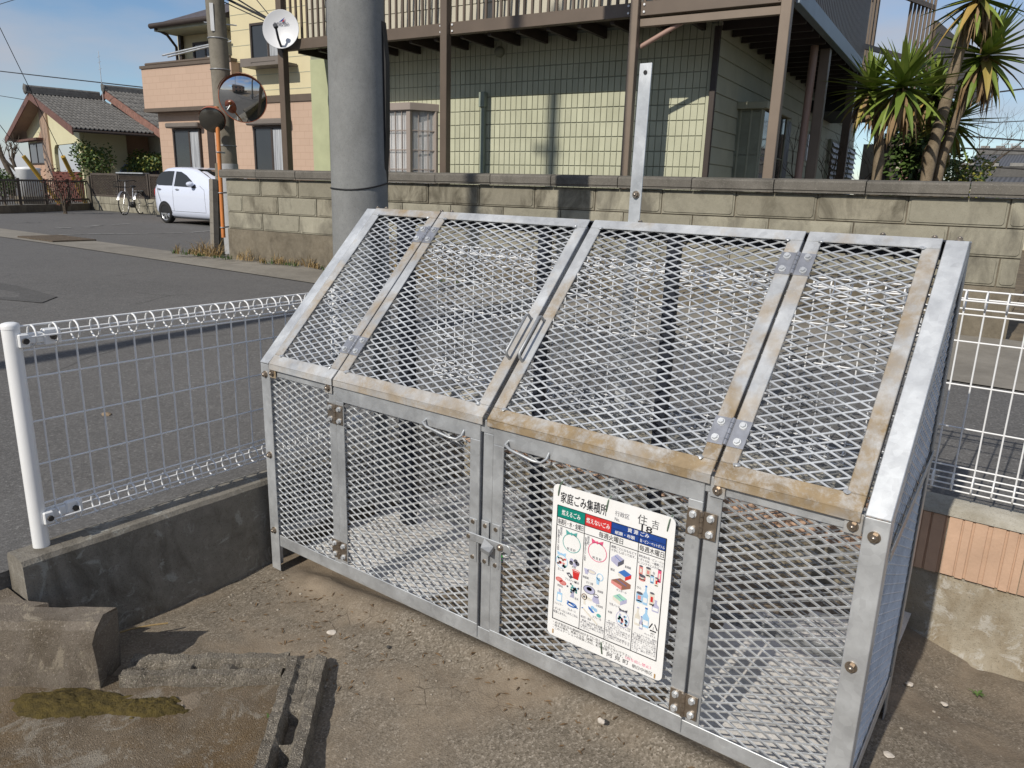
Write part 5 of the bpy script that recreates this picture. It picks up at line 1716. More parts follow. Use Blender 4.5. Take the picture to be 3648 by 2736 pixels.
# windows
t = NT('curtain_white'); p = t.pos((14, 14, .3)); t.set(t.ramp(t.noise(p, 3, 3), [(.35, (.22, .23, .25)), (.65, (.50, .52, .54))]), .9)
def window(px0, py0, px1, py1, y, split=.5, shutter=None, curtain=.6, par=bh, hit=bhit, fm='brown_dark'):
    a = hit(px0, (py0 + py1) / 2, y); b = hit(px1, (py0 + py1) / 2, y); zt_ = hit((px0 + px1) / 2, py0, y).z; zb_ = hit((px0 + px1) / 2, py1, y).z
    w = MB().box(a.x, b.x, y - .035, y - .006, zb_, zt_).build('window', M['glass_pane'], par)
    e = .05
    for q in ((a.x - e, b.x + e, zt_, zt_ + e), (a.x - e, b.x + e, zb_ - e, zb_), (a.x - e, a.x, zb_, zt_), (b.x, b.x + e, zb_, zt_)):
        MB().box(q[0], q[1], y - .06, y - .005, q[2] + .0005, q[3] - .0005).build('frame', M[fm], w)
    xm = a.x + (b.x - a.x) * split
    MB().box(xm - .03, xm + .03, y - .055, y - .036, zb_, zt_).build('frame', M[fm], w)
    if curtain:
        xa = b.x - (b.x - a.x) * curtain
        pts = [xa + (b.x - xa) * i / 40 for i in range(41)]
        m = MB(); m.add([(x, y - .040 - .006 * math.sin(i * 1.9) - .002, z) for z in (zb_ + .01, zt_ - .02) for i, x in enumerate(pts)], [(i, i + 1, 41 + i + 1, 41 + i) for i in range(40)], True)
        m.build('curtain', M['curtain_white'], w)
    if shutter:
        zs = hit((px0 + px1) / 2, shutter, y).z
        MB().box(a.x - .15, b.x + .15, y - .20, y - .004, zt_ + .07, zs).build('shutter_box', M['siding_groove_brown'], w, .03)
    return w
plain('siding_groove_brown', (.17, .145, .125), .5, 0, .1, 5)
window(1165, 862, 1325, 1180, LF, .62, 808, .35)
window(1692, 845, 1895, 1180, LF, .55, 782, .42)
window(1665, 160, 1860, 375, LF, .55, None, .5)
window(1290, 290, 1395, 440, 0, .7, None, .3)
# dark strip painting the shade of the entrance recess, flower box under the upper window
a = bhit(1372, 990, LF); b = bhit(1416, 990, LF)
MB().box(a.x, b.x, LF - .02, LF - .003, 0, zbt - .12).build('entrance_shade_strip', M['brown_dark'], bh)
fa, fb = bhit(1605, 400, LF - .3), bhit(1885, 365, LF - .3)
zt_, zb_ = fa.z + .02, bhit(1620, 445, LF - .3).z
m = MB().box(fa.x, fb.x, LF - .42, LF - .37, zt_ - .09, zt_); m.box(fa.x, fb.x, LF - .42, LF - .02, zb_, zb_ + .05)
m.box(fa.x, fa.x + .35, LF - .42, LF - .37, zb_ + .05, zt_ - .09); m.box(fb.x - .25, fb.x, LF - .42, LF - .37, zb_ + .05, zt_ - .09)
for k in (.33, .66): m.box(fa.x + .35, fb.x - .25, LF - .41, LF - .38, zb_ + (zt_ - zb_) * k - .01, zb_ + (zt_ - zb_) * k + .02)
m.box(fa.x, fa.x + .05, LF - .37, LF - .004, zb_, zt_)
m.build('flower_box', M['siding_groove_brown'], bh)
# hipped roof with a broad eave
ze = bhit(1010, 160, -.7).z; xe = bhit(1002, 150, -.7).x
rx1 = bhit(1430, 60, -.7).x
t = NT('slate_roof'); p = t.pos(); t.set(t.ramp(t.noise(p, 5, 4), [(.3, (.055, .048, .055)), (.7, (.095, .085, .095))]), .7)
xr2 = bhit(1540, 60, -.7).x
m = MB()
rid = ze + 1.75
m.add([(xe, -.7, ze), (rx1, -.7, ze), (rx1, 6.6, ze), (xe, 6.6, ze), (xe + 3.2, 2.9, rid), (rx1, 2.9, rid)], [(0, 1, 5, 4), (0, 4, 3), (4, 5, 2, 3), (1, 2, 5)])
m.build('roof', M['slate_roof'], bh)
MB().box(xe + .02, rx1, -.69, 6.5, ze - .16, ze - .004).build('eave_soffit', M['siding_side'], bh)
MB().cyl((xe - .02, -.76, ze - .05), (rx1, -.76, ze - .05), .065, n=8).build('eave_gutter', M['brown_dark'], bh)
MB().tube([(xe + .1, -.72, ze - .10), (xe + .25, -.5, ze - .22), (uc.x + .06, -.09, ze - .42), (uc.x + .05, -.08, zbb)], .035, 8).build('downpipe', M['brown_dark'], bh)

# ------------------------------------------------------------------ the tile-roofed bungalow
GF = Frame((-27.5, 12.6, ZR), -.20)
def ghit(px, py, ax=1, v=0): return GF.hit(px * .5425, py * .5425, ax, v)
bg_ = thing('bungalow', 'cream and tan bungalow with a grey tiled gable roof beyond the parking ground', 'house', GF.o, GF.th)
ap = ghit(190, 612, 1, -.6); re = ghit(478, 838, 1, -.6); le = ghit(0, 878, 1, -.6)
slope = (ap.z - re.z) / (re.x - ap.x)
xr = ghit(522, 900).x; xl = 2 * ap.x - xr
plain('bung_cream', (.60, .565, .37), .75, 0, .06, 2)
plain('bung_tan', (.46, .30, .21), .75, 0, .1, 3)
plain('bung_post', (.36, .25, .18), .7, 0, .1, 3)
plain('barge_red', (.15, .07, .052), .6, 0, .25, 4)
plain('barge_worn', (.25, .13, .10), .7, 0, .35, 7)
def roofz(x): return ap.z - abs(x - ap.x) * slope - .10
zpl = lambda x: roofz(x) - .02
xp0, xp1 = ghit(272, 800).x, ghit(316, 800).x        # the broad tan pilaster
xa0, xa1 = ghit(357, 1000).x, ghit(520, 1000).x; za = ghit(440, 945).z
m = MB()
m.prism([(xp1, 0, 0), (xa0, 0, 0), (xa0, 0, za - .35), (xa0 + .1, 0, za - .12), (xa0 + .35, 0, za), (xa1 - .35, 0, za), (xa1 - .1, 0, za - .12), (xa1, 0, za - .35), (xa1, 0, 0), (xr, 0, 0), (xr, 0, zpl(xr)), (xp1, 0, zpl(xp1))], (0, .15, 0))
m.build('porch_wall', M['bung_cream'], bg_)
MB().prism([(xp0, -.08, 0), (xp1, -.08, 0), (xp1, -.08, zpl(xp1) - .02), (xp0, -.08, zpl(xp0) - .02)], (0, .2, 0)).build('pilaster', M['bung_post'], bg_)
g0, g1 = ghit(90, 890), ghit(270, 822)
MB().prism([(xl, .02, 0), (xp0, .02, 0), (xp0, .02, g1.z), (xl, .02, g1.z - (xp0 - xl) * .42)], (0, .15, 0)).build('tan_wall', M['bung_tan'], bg_)
MB().prism([(xl, .03, 0.5), (xp0, .03, 0.5), (xp0, .03, zpl(xp0)), (ap.x, .03, zpl(ap.x)), (xl, .03, zpl(xl))], (0, .12, 0)).build('gable_wall', M['bung_cream'], bg_)
window(205, 945, 300, 1070, 0.02, .5, None, 0, bg_, lambda a, b, y: ghit(a, b, 1, y))
aw = ghit(140, 935); aw2 = ghit(300, 932)
MB().box(aw.x, aw2.x, -.35, .0, aw.z - .03, aw.z + .06).build('window_hood', M['barge_red'], bg_)
# porch inside, brick plinth
MB().box(xp1, xr - .02, 1.6, 1.7, 0, 3).build('porch_back', M['bung_cream'], bg_)
MB().box(xp1 + .02, xr - .16, .16, 1.59, za + .25, za + .32).build('porch_ceiling', M['bung_tan'], bg_)
plain('brick_red', (.13, .035, .022), .8, 0, .25, 9)
zb_ = ghit(440, 1128).z
MB().box(xa0 - .3, xa1 + .1, -.12, -.01, 0, zb_).build('brick_plinth', M['brick_red'], bg_)
# side wall with an arch, and the tan wing
L1 = 4.2
MB().box(xr - .15, xr, .16, 1.7, 0, zpl(xr)).build('side_wall', M['bung_cream'], bg_)
MB().box(xr - .6, xr - .4, 1.71, L1 + 5, 0, zpl(xr) + .2).build('side_wall', M['bung_tan'], bg_)
sw_ = MB().box(xr - .399, xr - .37, 2.2, 3.4, .5, 1.5).build('side_window', M['glass_pane'], bg_)
# roof: eaves board, soffit, barge boards
xe0, xe1 = 2 * ap.x - re.x, re.x
EE0 = ghit(1010, 862, 0, xe1).y
for s, xe_ in ((-1, xe0), (1, xe1)):
    d = V(xe_ - ap.x, 0, -slope * abs(xe_ - ap.x))
    MB().add([(ap.x, -.6, ap.z - .05), (xe_, -.6, re.z - .05), (xe_, EE0, re.z - .05), (ap.x, EE0, ap.z - .05), (ap.x, -.6, ap.z - .12), (xe_, -.6, re.z - .12), (xe_, EE0, re.z - .12), (ap.x, EE0, ap.z - .12)],
             [(0, 1, 2, 3), (4, 7, 6, 5), (1, 5, 6, 2), (0, 4, 5, 1)]).build('roof_deck', M['bung_post'], bg_)
    MB().prism([(ap.x, -.64, ap.z + .02), (xe_, -.64, re.z + .02), (xe_, -.64, re.z - .26), (ap.x, -.64, ap.z - .26)], (0, .045, 0)).build('barge_board', M['barge_red'], bg_)
mk_concrete('roof_tile', (.135, .13, .125), (.215, .21, .20), (.07, .068, .065), .5, 5, rnd=.35, bstr=.2)
# one roof tile: a pan with a rolled edge, its lower lip proud
def rtile(w, L):
    m = MB()
    prof = [(0, .0), (w * .18, -.012), (w * .42, -.012), (w * .58, .010), (w * .74, .040), (w * .90, .044), (w * 1.04, .018)]
    n = len(prof)
    rows = [(0, .030), (L * 1.06, .004)]
    m.add([(x, y, z + h) for y, h in rows for x, z in prof] + [(x, 0, z + .030 - .028) for x, z in prof], [(i, i + 1, n + i + 1, n + i) for i in range(n - 1)] + [(2 * n + i, 2 * n + i + 1, i + 1, i) for i in range(n - 1)], True)
    return m.mesh('roof_tile', M['roof_tile'])
RTW = .265
def tiles(root, eave0, along, up, n_along, n_up, exposure, keep=None):
    """eave0 corner, along: unit along the eave, up: unit up the slope"""
    me = rtile(RTW, exposure)
    along, up = V(along), V(up)
    nrm = along.cross(up)
    Mx = Matrix((along, up, nrm)).transposed()
    k = 0
    for j in range(n_up):
        for i in range(n_along):
            p = V(eave0) + along * (i * RTW) + up * (j * exposure)
            if keep and not keep(p): continue
            o = link('roof_tile', me, root, loc=p)
            o.rotation_euler = Mx.to_euler(); k += 1
    return k
sl = V(ap.x - xe1, 0, ap.z - re.z); SLn = sl.length; sl.normalize()
NU = 12
RE = ghit(655, 632, 0, ap.x).y; EE = ghit(1010, 862, 0, xe1).y
RTW = (EE + .62) / 19
tiles(bg_, (xe1 + .05, -.62, re.z - .03), (0, 1, 0), sl, 19, NU, SLn / NU)
# ridge with stacked tiles
for k, (w, z) in enumerate(((.34, .05), (.28, .13), (.22, .20))):
    MB().box(ap.x - w / 2, ap.x + w / 2, -.70 + k * .03, RE, ap.z + z - .05, ap.z + z + .025).build('ridge_course', M['roof_tile'], bg_)
MB().cyl((ap.x, -.72, ap.z + .25), (ap.x, RE, ap.z + .25), .085, n=10).build('ridge_tile', M['roof_tile'], bg_)
MB().rock((ap.x, -.72, ap.z + .17), .17, .08, .22, 3, 2, .4).build('ridge_end_ornament', M['roof_tile'], bg_)
MB().cyl((xe1 + .06, -.62, re.z - .11), (xe1 + .06, EE, re.z - .11), .05, n=8).build('eave_gutter', M['brown_dark'], bg_)
# the second, cross gable at the back right
wing = thing('bungalow_wing', 'tiled gable wing with a worn red barge board behind the bungalow', 'house', GF.o, GF.th)
yW = RE + .1
wa = ghit(690, 600, 1, yW); wr = ghit(1058, 862, 1, yW)
s2 = (wa.z - wr.z) / (wr.x - wa.x)
MB().prism([(wa.x - 2.4, yW + .4, 0), (wr.x - .2, yW + .4, 0), (wr.x - .2, yW + .4, wr.z - .05), (wa.x, yW + .4, wa.z - .2), (wa.x - 2.4, yW + .4, wa.z - .2 - 2.4 * s2)], (0, .15, 0)).build('gable_wall', M['board_cream'], wing)
MB().prism([(wa.x, yW - .04, wa.z + .03), (wr.x + .2, yW - .04, wr.z + .03 - .2 * s2), (wr.x + .2, yW - .04, wr.z - .27 - .2 * s2), (wa.x, yW - .04, wa.z - .30)], (0, .06, 0)).build('barge_board', M['barge_worn'], wing)
MB().prism([(wa.x, yW - .04, wa.z + .03), (wa.x - 2.6, yW - .04, wa.z + .03 - 2.6 * s2), (wa.x - 2.6, yW - .04, wa.z - .28 - 2.6 * s2), (wa.x, yW - .04, wa.z - .30)], (0, .06, 0)).build('barge_board', M['barge_red'], wing)
MB().add([(wa.x, yW, wa.z), (wr.x + .2, yW, wr.z - .2 * s2), (wr.x + .2, yW + 6, wr.z - .2 * s2), (wa.x, yW + 6, wa.z)], [(0, 1, 2, 3)]).build('roof_deck', M['bung_post'], wing)
u2 = V(wa.x - wr.x - .2, 0, wa.z - wr.z + .2 * s2); n2 = u2.length; u2.normalize()
tiles(wing, (wr.x + .22, yW - .02, wr.z - .2 * s2 + .03), (0, 1, 0), u2, 16, 9, n2 / 9)
for k, (w, z) in enumerate(((.34, .06), (.26, .15))):
    MB().box(wa.x - w / 2, wa.x + w / 2, yW - .05, yW + 5, wa.z + z - .05, wa.z + z + .035).build('ridge_course', M['roof_tile'], wing)
MB().cyl((wa.x, yW - .08, wa.z + .20), (wa.x, yW + 5, wa.z + .20), .085, n=10).build('ridge_tile', M['roof_tile'], wing)
MB().rock((wa.x, yW - .08, wa.z + .13), .17, .08, .2, 5, 2, .4).build('ridge_end_ornament', M['roof_tile'], wing)
# television mast on the roof
an = ghit(672, 600, 1, RE); tpz = ghit(645, 335, 1, RE)
ant = thing('television_mast', 'thin television aerial mast above the bungalow roof', 'aerial', GF.m @ V(an.x, RE, an.z), GF.th)
MB().cyl((0, 0, -.6), (tpz.x - an.x, 0, tpz.z - an.z), .022, .012, 6).build('mast', M['galv_light'], ant)
for k in (.55, .72, .86):
    p = V(tpz.x - an.x, 0, tpz.z - an.z) * k
    MB().cyl(p - V(.22, 0, 0), p + V(.22, 0, .02), .008, n=5).build('aerial_rod', M['galv_light'], ant)
# ------------------------------------------------------------------ the small pale car on the parking ground
def zc_(x, y): return (500 + x * .2712, 400 + y * .2712)
cz = ZR
CT = R(2.5)
cw = at(*zc_(350, 1455), 2, cz)               # where the near rear tyre stands
car = thing('parked_car', 'small pale blue-white hatchback parked nose to the right beside the bicycle', 'car', (cw.x, cw.y, cz), CT)
car.scale = (.95, .95, .95)
cp_ = NT('car_paint'); cp_.set((.66, .71, .84), .22, 0, .5)
cp_.b.inputs['Coat Weight'].default_value = .6
plain('car_glass', (.016, .019, .020), .04, 0, .1, 2, spec=.7)
plain('tyre', (.018, .018, .018), .85, 0, .2, 20)
plain('alloy', (.55, .55, .56), .3, .8, .08, 20)
plain('car_trim', (.015, .015, .016), .6)
# horizontal rings: height, rear x, front x, half width, corner exponent
CWD = .70
CY = CWD - .02                                # centre line, local y (near side is y = -.02)
rings = [(.16, -.50, 2.70, .62, 5), (.20, -.56, 2.76, .675, 6), (.30, -.60, 2.80, .695, 7), (.48, -.62, 2.78, .70, 7), (.66, -.62, 2.70, .70, 7), (.78, -.60, 2.58, .695, 7), (.86, -.575, 2.30, .68, 6.5), (.90, -.56, 2.12, .668, 6),
         (1.00, -.50, 1.88, .640, 6), (1.12, -.42, 1.60, .605, 5.5), (1.22, -.33, 1.33, .575, 5), (1.275, -.22, 1.12, .545, 4.5), (1.305, -.05, .92, .49, 4), (1.320, .15, .75, .40, 3), (1.325, .32, .62, .2, 2.4)]
n = 64
m = MB()
vs_ = []
for z, xr_, xf_, hw, e in rings:
    cx0, ax = (xr_ + xf_) / 2, (xf_ - xr_) / 2
    for k in range(n):
        a = 2 * math.pi * k / n
        c, s = math.cos(a), math.sin(a)
        vs_.append((cx0 + ax * math.copysign(abs(c) ** (2 / e), c), CY + hw * math.copysign(abs(s) ** (2 / e), s), z))
m.add(vs_, [(j * n + i, j * n + (i + 1) % n, (j + 1) * n + (i + 1) % n, (j + 1) * n + i) for j in range(len(rings) - 1) for i in range(n)], True)
m.add(vs_[-n:], [tuple(range(n))], True)
m.add(vs_[:n], [tuple(reversed(range(n)))])
body = m.build('body', M['car_paint'], car)
def side_y(z):
    for (z0, _, _, h0, _), (z1_, _, _, h1, _) in zip(rings, rings[1:]):
        if z0 <= z <= z1_:
            return CY - (h0 + (h1 - h0) * (z - z0) / (z1_ - z0))
    return CY - .6
def patch(name, pts, mat, off=.006, parent=car):
    """an outline on the near flank, cut finely so that it follows the body"""
    zs = [p[1] for p in pts]
    c = (sum(p[0] for p in pts) / len(pts), sum(zs) / len(pts))
    fine = []
    for i in range(len(pts)):
        a, b = pts[i], pts[(i + 1) % len(pts)]
        for k in range(4):
            fine.append((a[0] + (b[0] - a[0]) * k / 4, a[1] + (b[1] - a[1]) * k / 4))
    N = len(fine)
    vs = []
    for t_ in (1, .66, .33):
        vs += [(c[0] + (x - c[0]) * t_, side_y(c[1] + (z - c[1]) * t_) - off, c[1] + (z - c[1]) * t_) for x, z in fine]
    vs.append((c[0], side_y(c[1]) - off, c[1]))
    fs = [(r * N + i, r * N + (i + 1) % N, (r + 1) * N + (i + 1) % N, (r + 1) * N + i) for r in (0, 1) for i in range(N)] + [(2 * N + i, 2 * N + (i + 1) % N, 3 * N) for i in range(N)]
    return MB().add(vs, fs, True).build(name, M[mat], parent)
patch('rear_side_window', [(-.30, .90), (-.335, .97), (-.30, 1.07), (-.22, 1.16), (-.10, 1.205), (.12, 1.22), (.335, 1.22), (.335, .885), (.05, .885)], 'car_glass')
patch('front_side_window', [(.415, .875), (.415, 1.215), (.62, 1.205), (.84, 1.13), (1.05, 1.02), (1.30, .86), (.9, .865)], 'car_glass')
# windscreen
m = MB()
ws = []
for z, xf_, hw in ((.905, 2.10, .56), (1.0, 1.885, .545), (1.12, 1.605, .52), (1.22, 1.335, .49), (1.27, 1.16, .45)):
    ws.append([(xf_ - .12 * (abs(k) / 4) ** 3 + .012, CY + hw * k / 4, z + .006) for k in range(-4, 5)])
for r in range(4):
    for k in range(8):
        m.quad(ws[r][k], ws[r][k + 1], ws[r + 1][k + 1], ws[r + 1][k])
m.build('windscreen', M['car_glass'], car)
# door seams, handles, mirror, wheel arch
for pts in ([(.37, .30), (.37, 1.225)], [(-.20, .62), (-.30, .88)], [(.37, .30), (1.62, .30)], [(1.62, .30), (1.60, .80), (1.40, .90)], [(-.05, .30), (.37, .30)], [(-.05, .30), (-.2, .62)]):
    fine = []
    for a, b in zip(pts, pts[1:]):
        fine += [(a[0] + (b[0] - a[0]) * k / 8, a[1] + (b[1] - a[1]) * k / 8) for k in range(9)]
    MB().tube([(x, side_y(z) + .001, z) for x, z in fine], .004, 5).build('door_seam', M['car_trim'], car)
for x in (-.24, .50):
    MB().rock((x + .06, side_y(.80) - .012, .80), .075, .018, .020, 1, 2, .05).build('door_handle', M['alloy'], car)
MB().rock((1.18, side_y(.92) - .10, .93), .085, .09, .062, 2, 2, .04).build('door_mirror', M['car_paint'], car)
MB().rock((1.20, side_y(.9) - .02, .87), .07, .06, .03, 2, 2, .04).build('mirror_foot', M['car_trim'], car)
WR = .243
def wheel(x, near):
    y0 = -.02 if near else 2 * CY + .02
    s = -1 if near else 1
    w = MB()
    w.lathe([(.001, .05), (WR * .70, .05), (WR * .72, .0), (WR * .80, -.012), (WR * .93, -.008), (WR, .02), (WR, .11), (WR * .93, .14)], (x, y0, WR), (0, -s * 1.0, 0) if False else (0, -s, 0) if not near else (0, 1, 0), 32)
    wo = w.build('wheel', M['tyre'], car)
    rim = MB()
    rim.lathe([(WR * .72, .004), (WR * .66, .010), (WR * .64, .03)], (x, y0, WR), (0, 1, 0) if near else (0, -1, 0), 32)
    for k in range(8):
        a = 2 * math.pi * k / 8 + .2
        d = V(math.cos(a), 0, math.sin(a)); q = V(-math.sin(a), 0, math.cos(a))
        c0 = V(x, y0 + (.012 if near else -.012), WR)
        rim.prism([c0 + d * .03 - q * .022, c0 + d * .03 + q * .022, c0 + d * (WR * .68) + q * .016, c0 + d * (WR * .68) - q * .016], (0, .012 if near else -.012, 0))
    rim.cyl((x, y0 + .004, WR), (x, y0 + .03, WR), .045, n=16)
    rim.build('rim', M['alloy'], wo)
for x in (0, 2.15):
    m = MB()
    N = 22
    arc = [(x + (WR + .035) * math.cos(math.pi * k / N), WR + (WR + .035) * math.sin(math.pi * k / N)) for k in range(N + 1)]
    m.add([(p[0], side_y(max(.16, p[1])) - .004, p[1]) for p in arc] + [(x, -.021, WR)], [(i, i + 1, N + 1) for i in range(N)])
    m.build('wheel_arch', M['car_trim'], car)
    wheel(x, True); wheel(x, False)
MB().box(-.5, 2.6, .05, 2 * CY - .05, .13, .165).build('underbody', M['car_trim'], car)
m = MB().rock((-.575, CY - .50, .70), .03, .09, .15, 4, 2, .05); m.build('tail_lamp', plain('lamp_red', (.4, .02, .02), .2), car)

# ------------------------------------------------------------------ fences and low wall at the back of the parking ground
def zF(x, y): return (x * .3617, 550 + y * .3617)
plain('fence_brown', (.085, .068, .055), .6, .1, .25, 6)
A = at(*zF(940, 548), 2, ZR); B = at(*zF(1640, 600), 2, ZR)
lw2 = thing('low_block_wall', 'low tan block wall under the lattice fence behind the car', 'wall', A)
d = (B - A); LL = d.length; d.normalize(); s = V(-d.y, d.x, 0)
hw_ = .95
B2 = A + d * (LL * 1.8)
nb = 14
blk = MB().obox((0, 0, 0), d * (LL * 1.8 / nb / 2 - .006), s * .06, V(0, 0, hw_ / 4 - .008)).mesh('block', M['block'], .01)
zt_low = .42
for r in range(2):
    for k in range(nb):
        o = link('block', blk, lw2, world=True)
        o.location = A + d * (LL * 1.8 * (k + .5) / nb) + V(0, 0, .0 + zt_low / 4 + r * zt_low / 2)
        o.scale = (1, 1, zt_low / hw_)
zl0, zl1 = ZR + zt_low + .03, ZR + 1.07
lat = thing('lattice_fence', 'brown lattice fence panels on the low tan block wall', 'fence', A + V(0, 0, zt_low))
for f0, f1 in ((.0, .38), (.41, .80), (.83, 1.4)):
    p0, p1 = A + d * (LL * f0), A + d * (LL * f1)
    for z in (zl0, zl1):
        MB().bar(V(p0.x, p0.y, z), V(p1.x, p1.y, z), .05, .06).build('fence_rail', M['fence_brown'], lat, world=True)
    for q in (p0, p1):
        MB().bar(V(q.x, q.y, ZR + zt_low - .05), V(q.x, q.y, zl1 + .03), .06, .06).build('fence_post', M['fence_brown'], lat, world=True)
    w = (p1 - p0).length; h = zl1 - zl0
    m = MB()
    stp = .085
    k = -h
    while k < w:
        for sg in (1, -1):
            a0, a1 = (k, k + h) if sg == 1 else (k + h, k)
            t0, t1 = 0.0, 1.0
            for lim, side in ((0, 0), (w, 1)):
                pass
            x0, x1 = a0, a1
            za, zb2 = zl0, zl1
            def cut(x, z0_, z1_, xa, xb): return z0_ + (z1_ - z0_) * (x - xa) / (xb - xa)
            if x0 < 0: za, x0 = cut(0, zl0, zl1, a0, a1), 0
            if x0 > w: za, x0 = cut(w, zl0, zl1, a0, a1), w
            if x1 > w: zb2, x1 = cut(w, zl0, zl1, a0, a1), w
            if x1 < 0: zb2, x1 = cut(0, zl0, zl1, a0, a1), 0
            if abs(x1 - x0) > .02:
                pa, pb = p0 + d * x0, p0 + d * x1
                m.bar(V(pa.x, pa.y, za) + s * (.012 * sg), V(pb.x, pb.y, zb2) + s * (.012 * sg), .012, .024, s)
        k += stp
    tag(m.build('lattice', M['fence_brown'], lat, world=True), kind='stuff')
MB().bar(A + d * (LL * .41) + V(0, 0, 1.12), A + d * (LL * .78) + V(0, 0, 1.12), .2, .03).build('top_shelf', M['galv_light'], lat, world=True)
# open railing on the left
A2 = at(*zF(-60, 585), 2, ZR); B3 = at(*zF(905, 545), 2, ZR)
rf_ = thing('steel_railing', 'dark steel railing on a low kerb in front of the bungalow garden', 'fence', (A2 + B3) / 2)
d2 = (B3 - A2); L2 = d2.length; d2.normalize()
MB().bar(A2 + V(0, 0, .09), B3 + V(0, 0, .09), .14, .22).build('kerb', M['block_base'], rf_, world=True)
for z in (.32, .84):
    MB().bar(A2 + V(0, 0, z), B3 + V(0, 0, z), .04, .05).build('rail', M['fence_brown'], rf_, world=True)
pk = MB().box(-.010, .010, -.010, .010, .22, .84).mesh('picket', M['fence_brown'])
N = 46
for k in range(N + 1):
    o = link('picket', pk, rf_, world=True); o.location = A2 + d2 * (L2 * k / N)
for k in range(5):
    q = A2 + d2 * (L2 * k / 4)
    MB().bar(q + V(0, 0, .1), q + V(0, 0, .90), .06, .06, (0, 1, 0)).build('fence_post', M['fence_brown'], rf_, world=True)
gp = thing('gate_post', 'grey concrete gate post at the corner of railing and lattice fence', 'post', A)
MB().bar(A - d * .12 + V(0, 0, 0), A - d * .12 + V(0, 0, 1.0), .14, .14, (0, 1, 0)).build('post_shaft', M['block_base'], gp, world=True)

# ------------------------------------------------------------------ bicycles
def bicycle(label, p, ang, tone, sc=1.0):
    root = thing('bicycle', label, 'bicycle', p, ang, 'bicycles by the lattice fence')
    root.scale = (sc, sc, sc)
    Rw = .33
    for x in (0, 1.05):
        w = MB().tube([(x + Rw * math.cos(R(a)), 0, Rw + Rw * math.sin(R(a))) for a in range(0, 360, 12)], .016, 6, True).build('wheel', M['tyre'], root)
        MB().tube([(x + (Rw - .02) * math.cos(R(a)), 0, Rw + (Rw - .02) * math.sin(R(a))) for a in range(0, 360, 12)], .008, 5, True).build('rim', M['alloy'], w)
        m = MB()
        for k in range(16):
            a = R(k * 22.5)
            m.cyl((x, .02 * (-1) ** k, Rw), (x + (Rw - .02) * math.cos(a), 0, Rw + (Rw - .02) * math.sin(a)), .0015, n=3, cap=False)
        tag(m.build('spokes', M['alloy'], w), kind='stuff')
        f = MB()
        pts = [(x + (Rw + .035) * math.cos(R(a)), Rw + (Rw + .035) * math.sin(R(a))) for a in range(20, 175, 12)]
        f.add([(u, y, z) for y in (-.03, .03) for u, z in pts], [(i, i + 1, len(pts) + i + 1, len(pts) + i) for i in range(len(pts) - 1)], True)
        f.build('mudguard', M[tone], root)
    fr = MB()
    bb, seat, head, hb = (.48, 0, .29), (.36, 0, .80), (.86, 0, .78), (.93, 0, .62)
    fr.tube([bb, (.66, 0, .36), (.84, 0, .60), (.885, 0, .70)], .022, 8); fr.tube([(.43, 0, .46), (.62, 0, .48), (.86, 0, .76)], .018, 8)
    fr.tube([bb, seat], .016, 8); fr.tube([(0, .05, Rw), (.22, .03, .31), bb], .010, 6); fr.tube([(0, .05, Rw), (.39, .01, .66)], .009, 6)
    fr.tube([(1.05, 0, Rw), (1.0, 0, .46), (.90, 0, .66), (.83, 0, .98)], .014, 8)
    fr.build('frame', M[tone], root)
    MB().tube([(.66, -.26, .98), (.76, -.24, 1.02), (.85, -.08, 1.01), (.85, .08, 1.01), (.76, .24, 1.02), (.66, .26, .98)], .012, 8).build('handlebar', M['car_trim'], root)
    MB().rock((.34, 0, .84), .13, .08, .035, 4, 2, .1).build('saddle', M['car_trim'], root)
    m = MB()
    for k in range(7):
        m.bar((.95, -.15 + k * .05, .80), (1.25, -.15 + k * .05, .84), .008, .008)
    for k in range(5):
        m.bar((.97 + k * .07, -.16, .80), (.97 + k * .07, -.16, .98), .006, .006); m.bar((.97 + k * .07, .16, .80), (.97 + k * .07, .16, .98), .006, .006)
    m.bar((.95, -.16, .98), (1.27, -.16, .98), .01, .01); m.bar((.95, .16, .98), (1.27, .16, .98), .01, .01)
    tag(m.build('basket', M['car_trim'], root), kind='stuff')
    MB().cyl((.48, -.06, .29), (.48, .06, .29), .09, n=18).build('crank', M['car_trim'], root)
    MB().box(-.25, .2, -.06, .06, .70, .715).build('carrier', M['alloy'], root)
    return root
q = at(*zF(1430, 588), 2, ZR)
bicycle('silver city bicycle standing at the tail of the pale car', (q.x - .15, q.y - .05, ZR), R(-52), 'alloy', .9)
q = at(*zF(1160, 420), 1, A.y + 1.0)
bicycle('dark bicycle half hidden behind the lattice fence', (q.x, A.y + .7, ZR), R(-20), 'fence_brown', .9)

# ------------------------------------------------------------------ vehicles and things in the bungalow's garden
vb = at(*zF(800, 470), 2, ZR)
van = thing('blue_van', 'small dark blue van parked behind the railing by the bungalow', 'van', (vb.x - .3, vb.y + 1.6, ZR), R(62))
plain('van_blue', (.03, .05, .11), .3, 0, .1, 3)
m = MB()
prof = [(0, .25), (0, .75), (.10, 1.0), (.45, 1.55), (2.6, 1.6), (2.75, 1.5), (2.8, .25)]
m.prism([(x, -.65, z) for x, z in prof], (0, 1.3, 0))
m.build('body', M['van_blue'], van, .05, 2)
MB().prism([(-.005 + .10, -.55, 1.02), (.43, -.55, 1.52), (.43, .55, 1.52), (.095, .55, 1.02)], (-.03, 0, .02)).build('windscreen', plain('sky_glass', (.10, .16, .25), .1, 0, .2, 2), van)
MB().box(-.03, .0, -.25, .25, .42, .55).build('number_plate', plain('plate_yellow', (.55, .42, .08), .5), van)
for y in (-.5, .5):
    MB().box(-.02, .02, y - .12, y + .12, .62, .78).build('head_lamp', M['galv_light'], van)
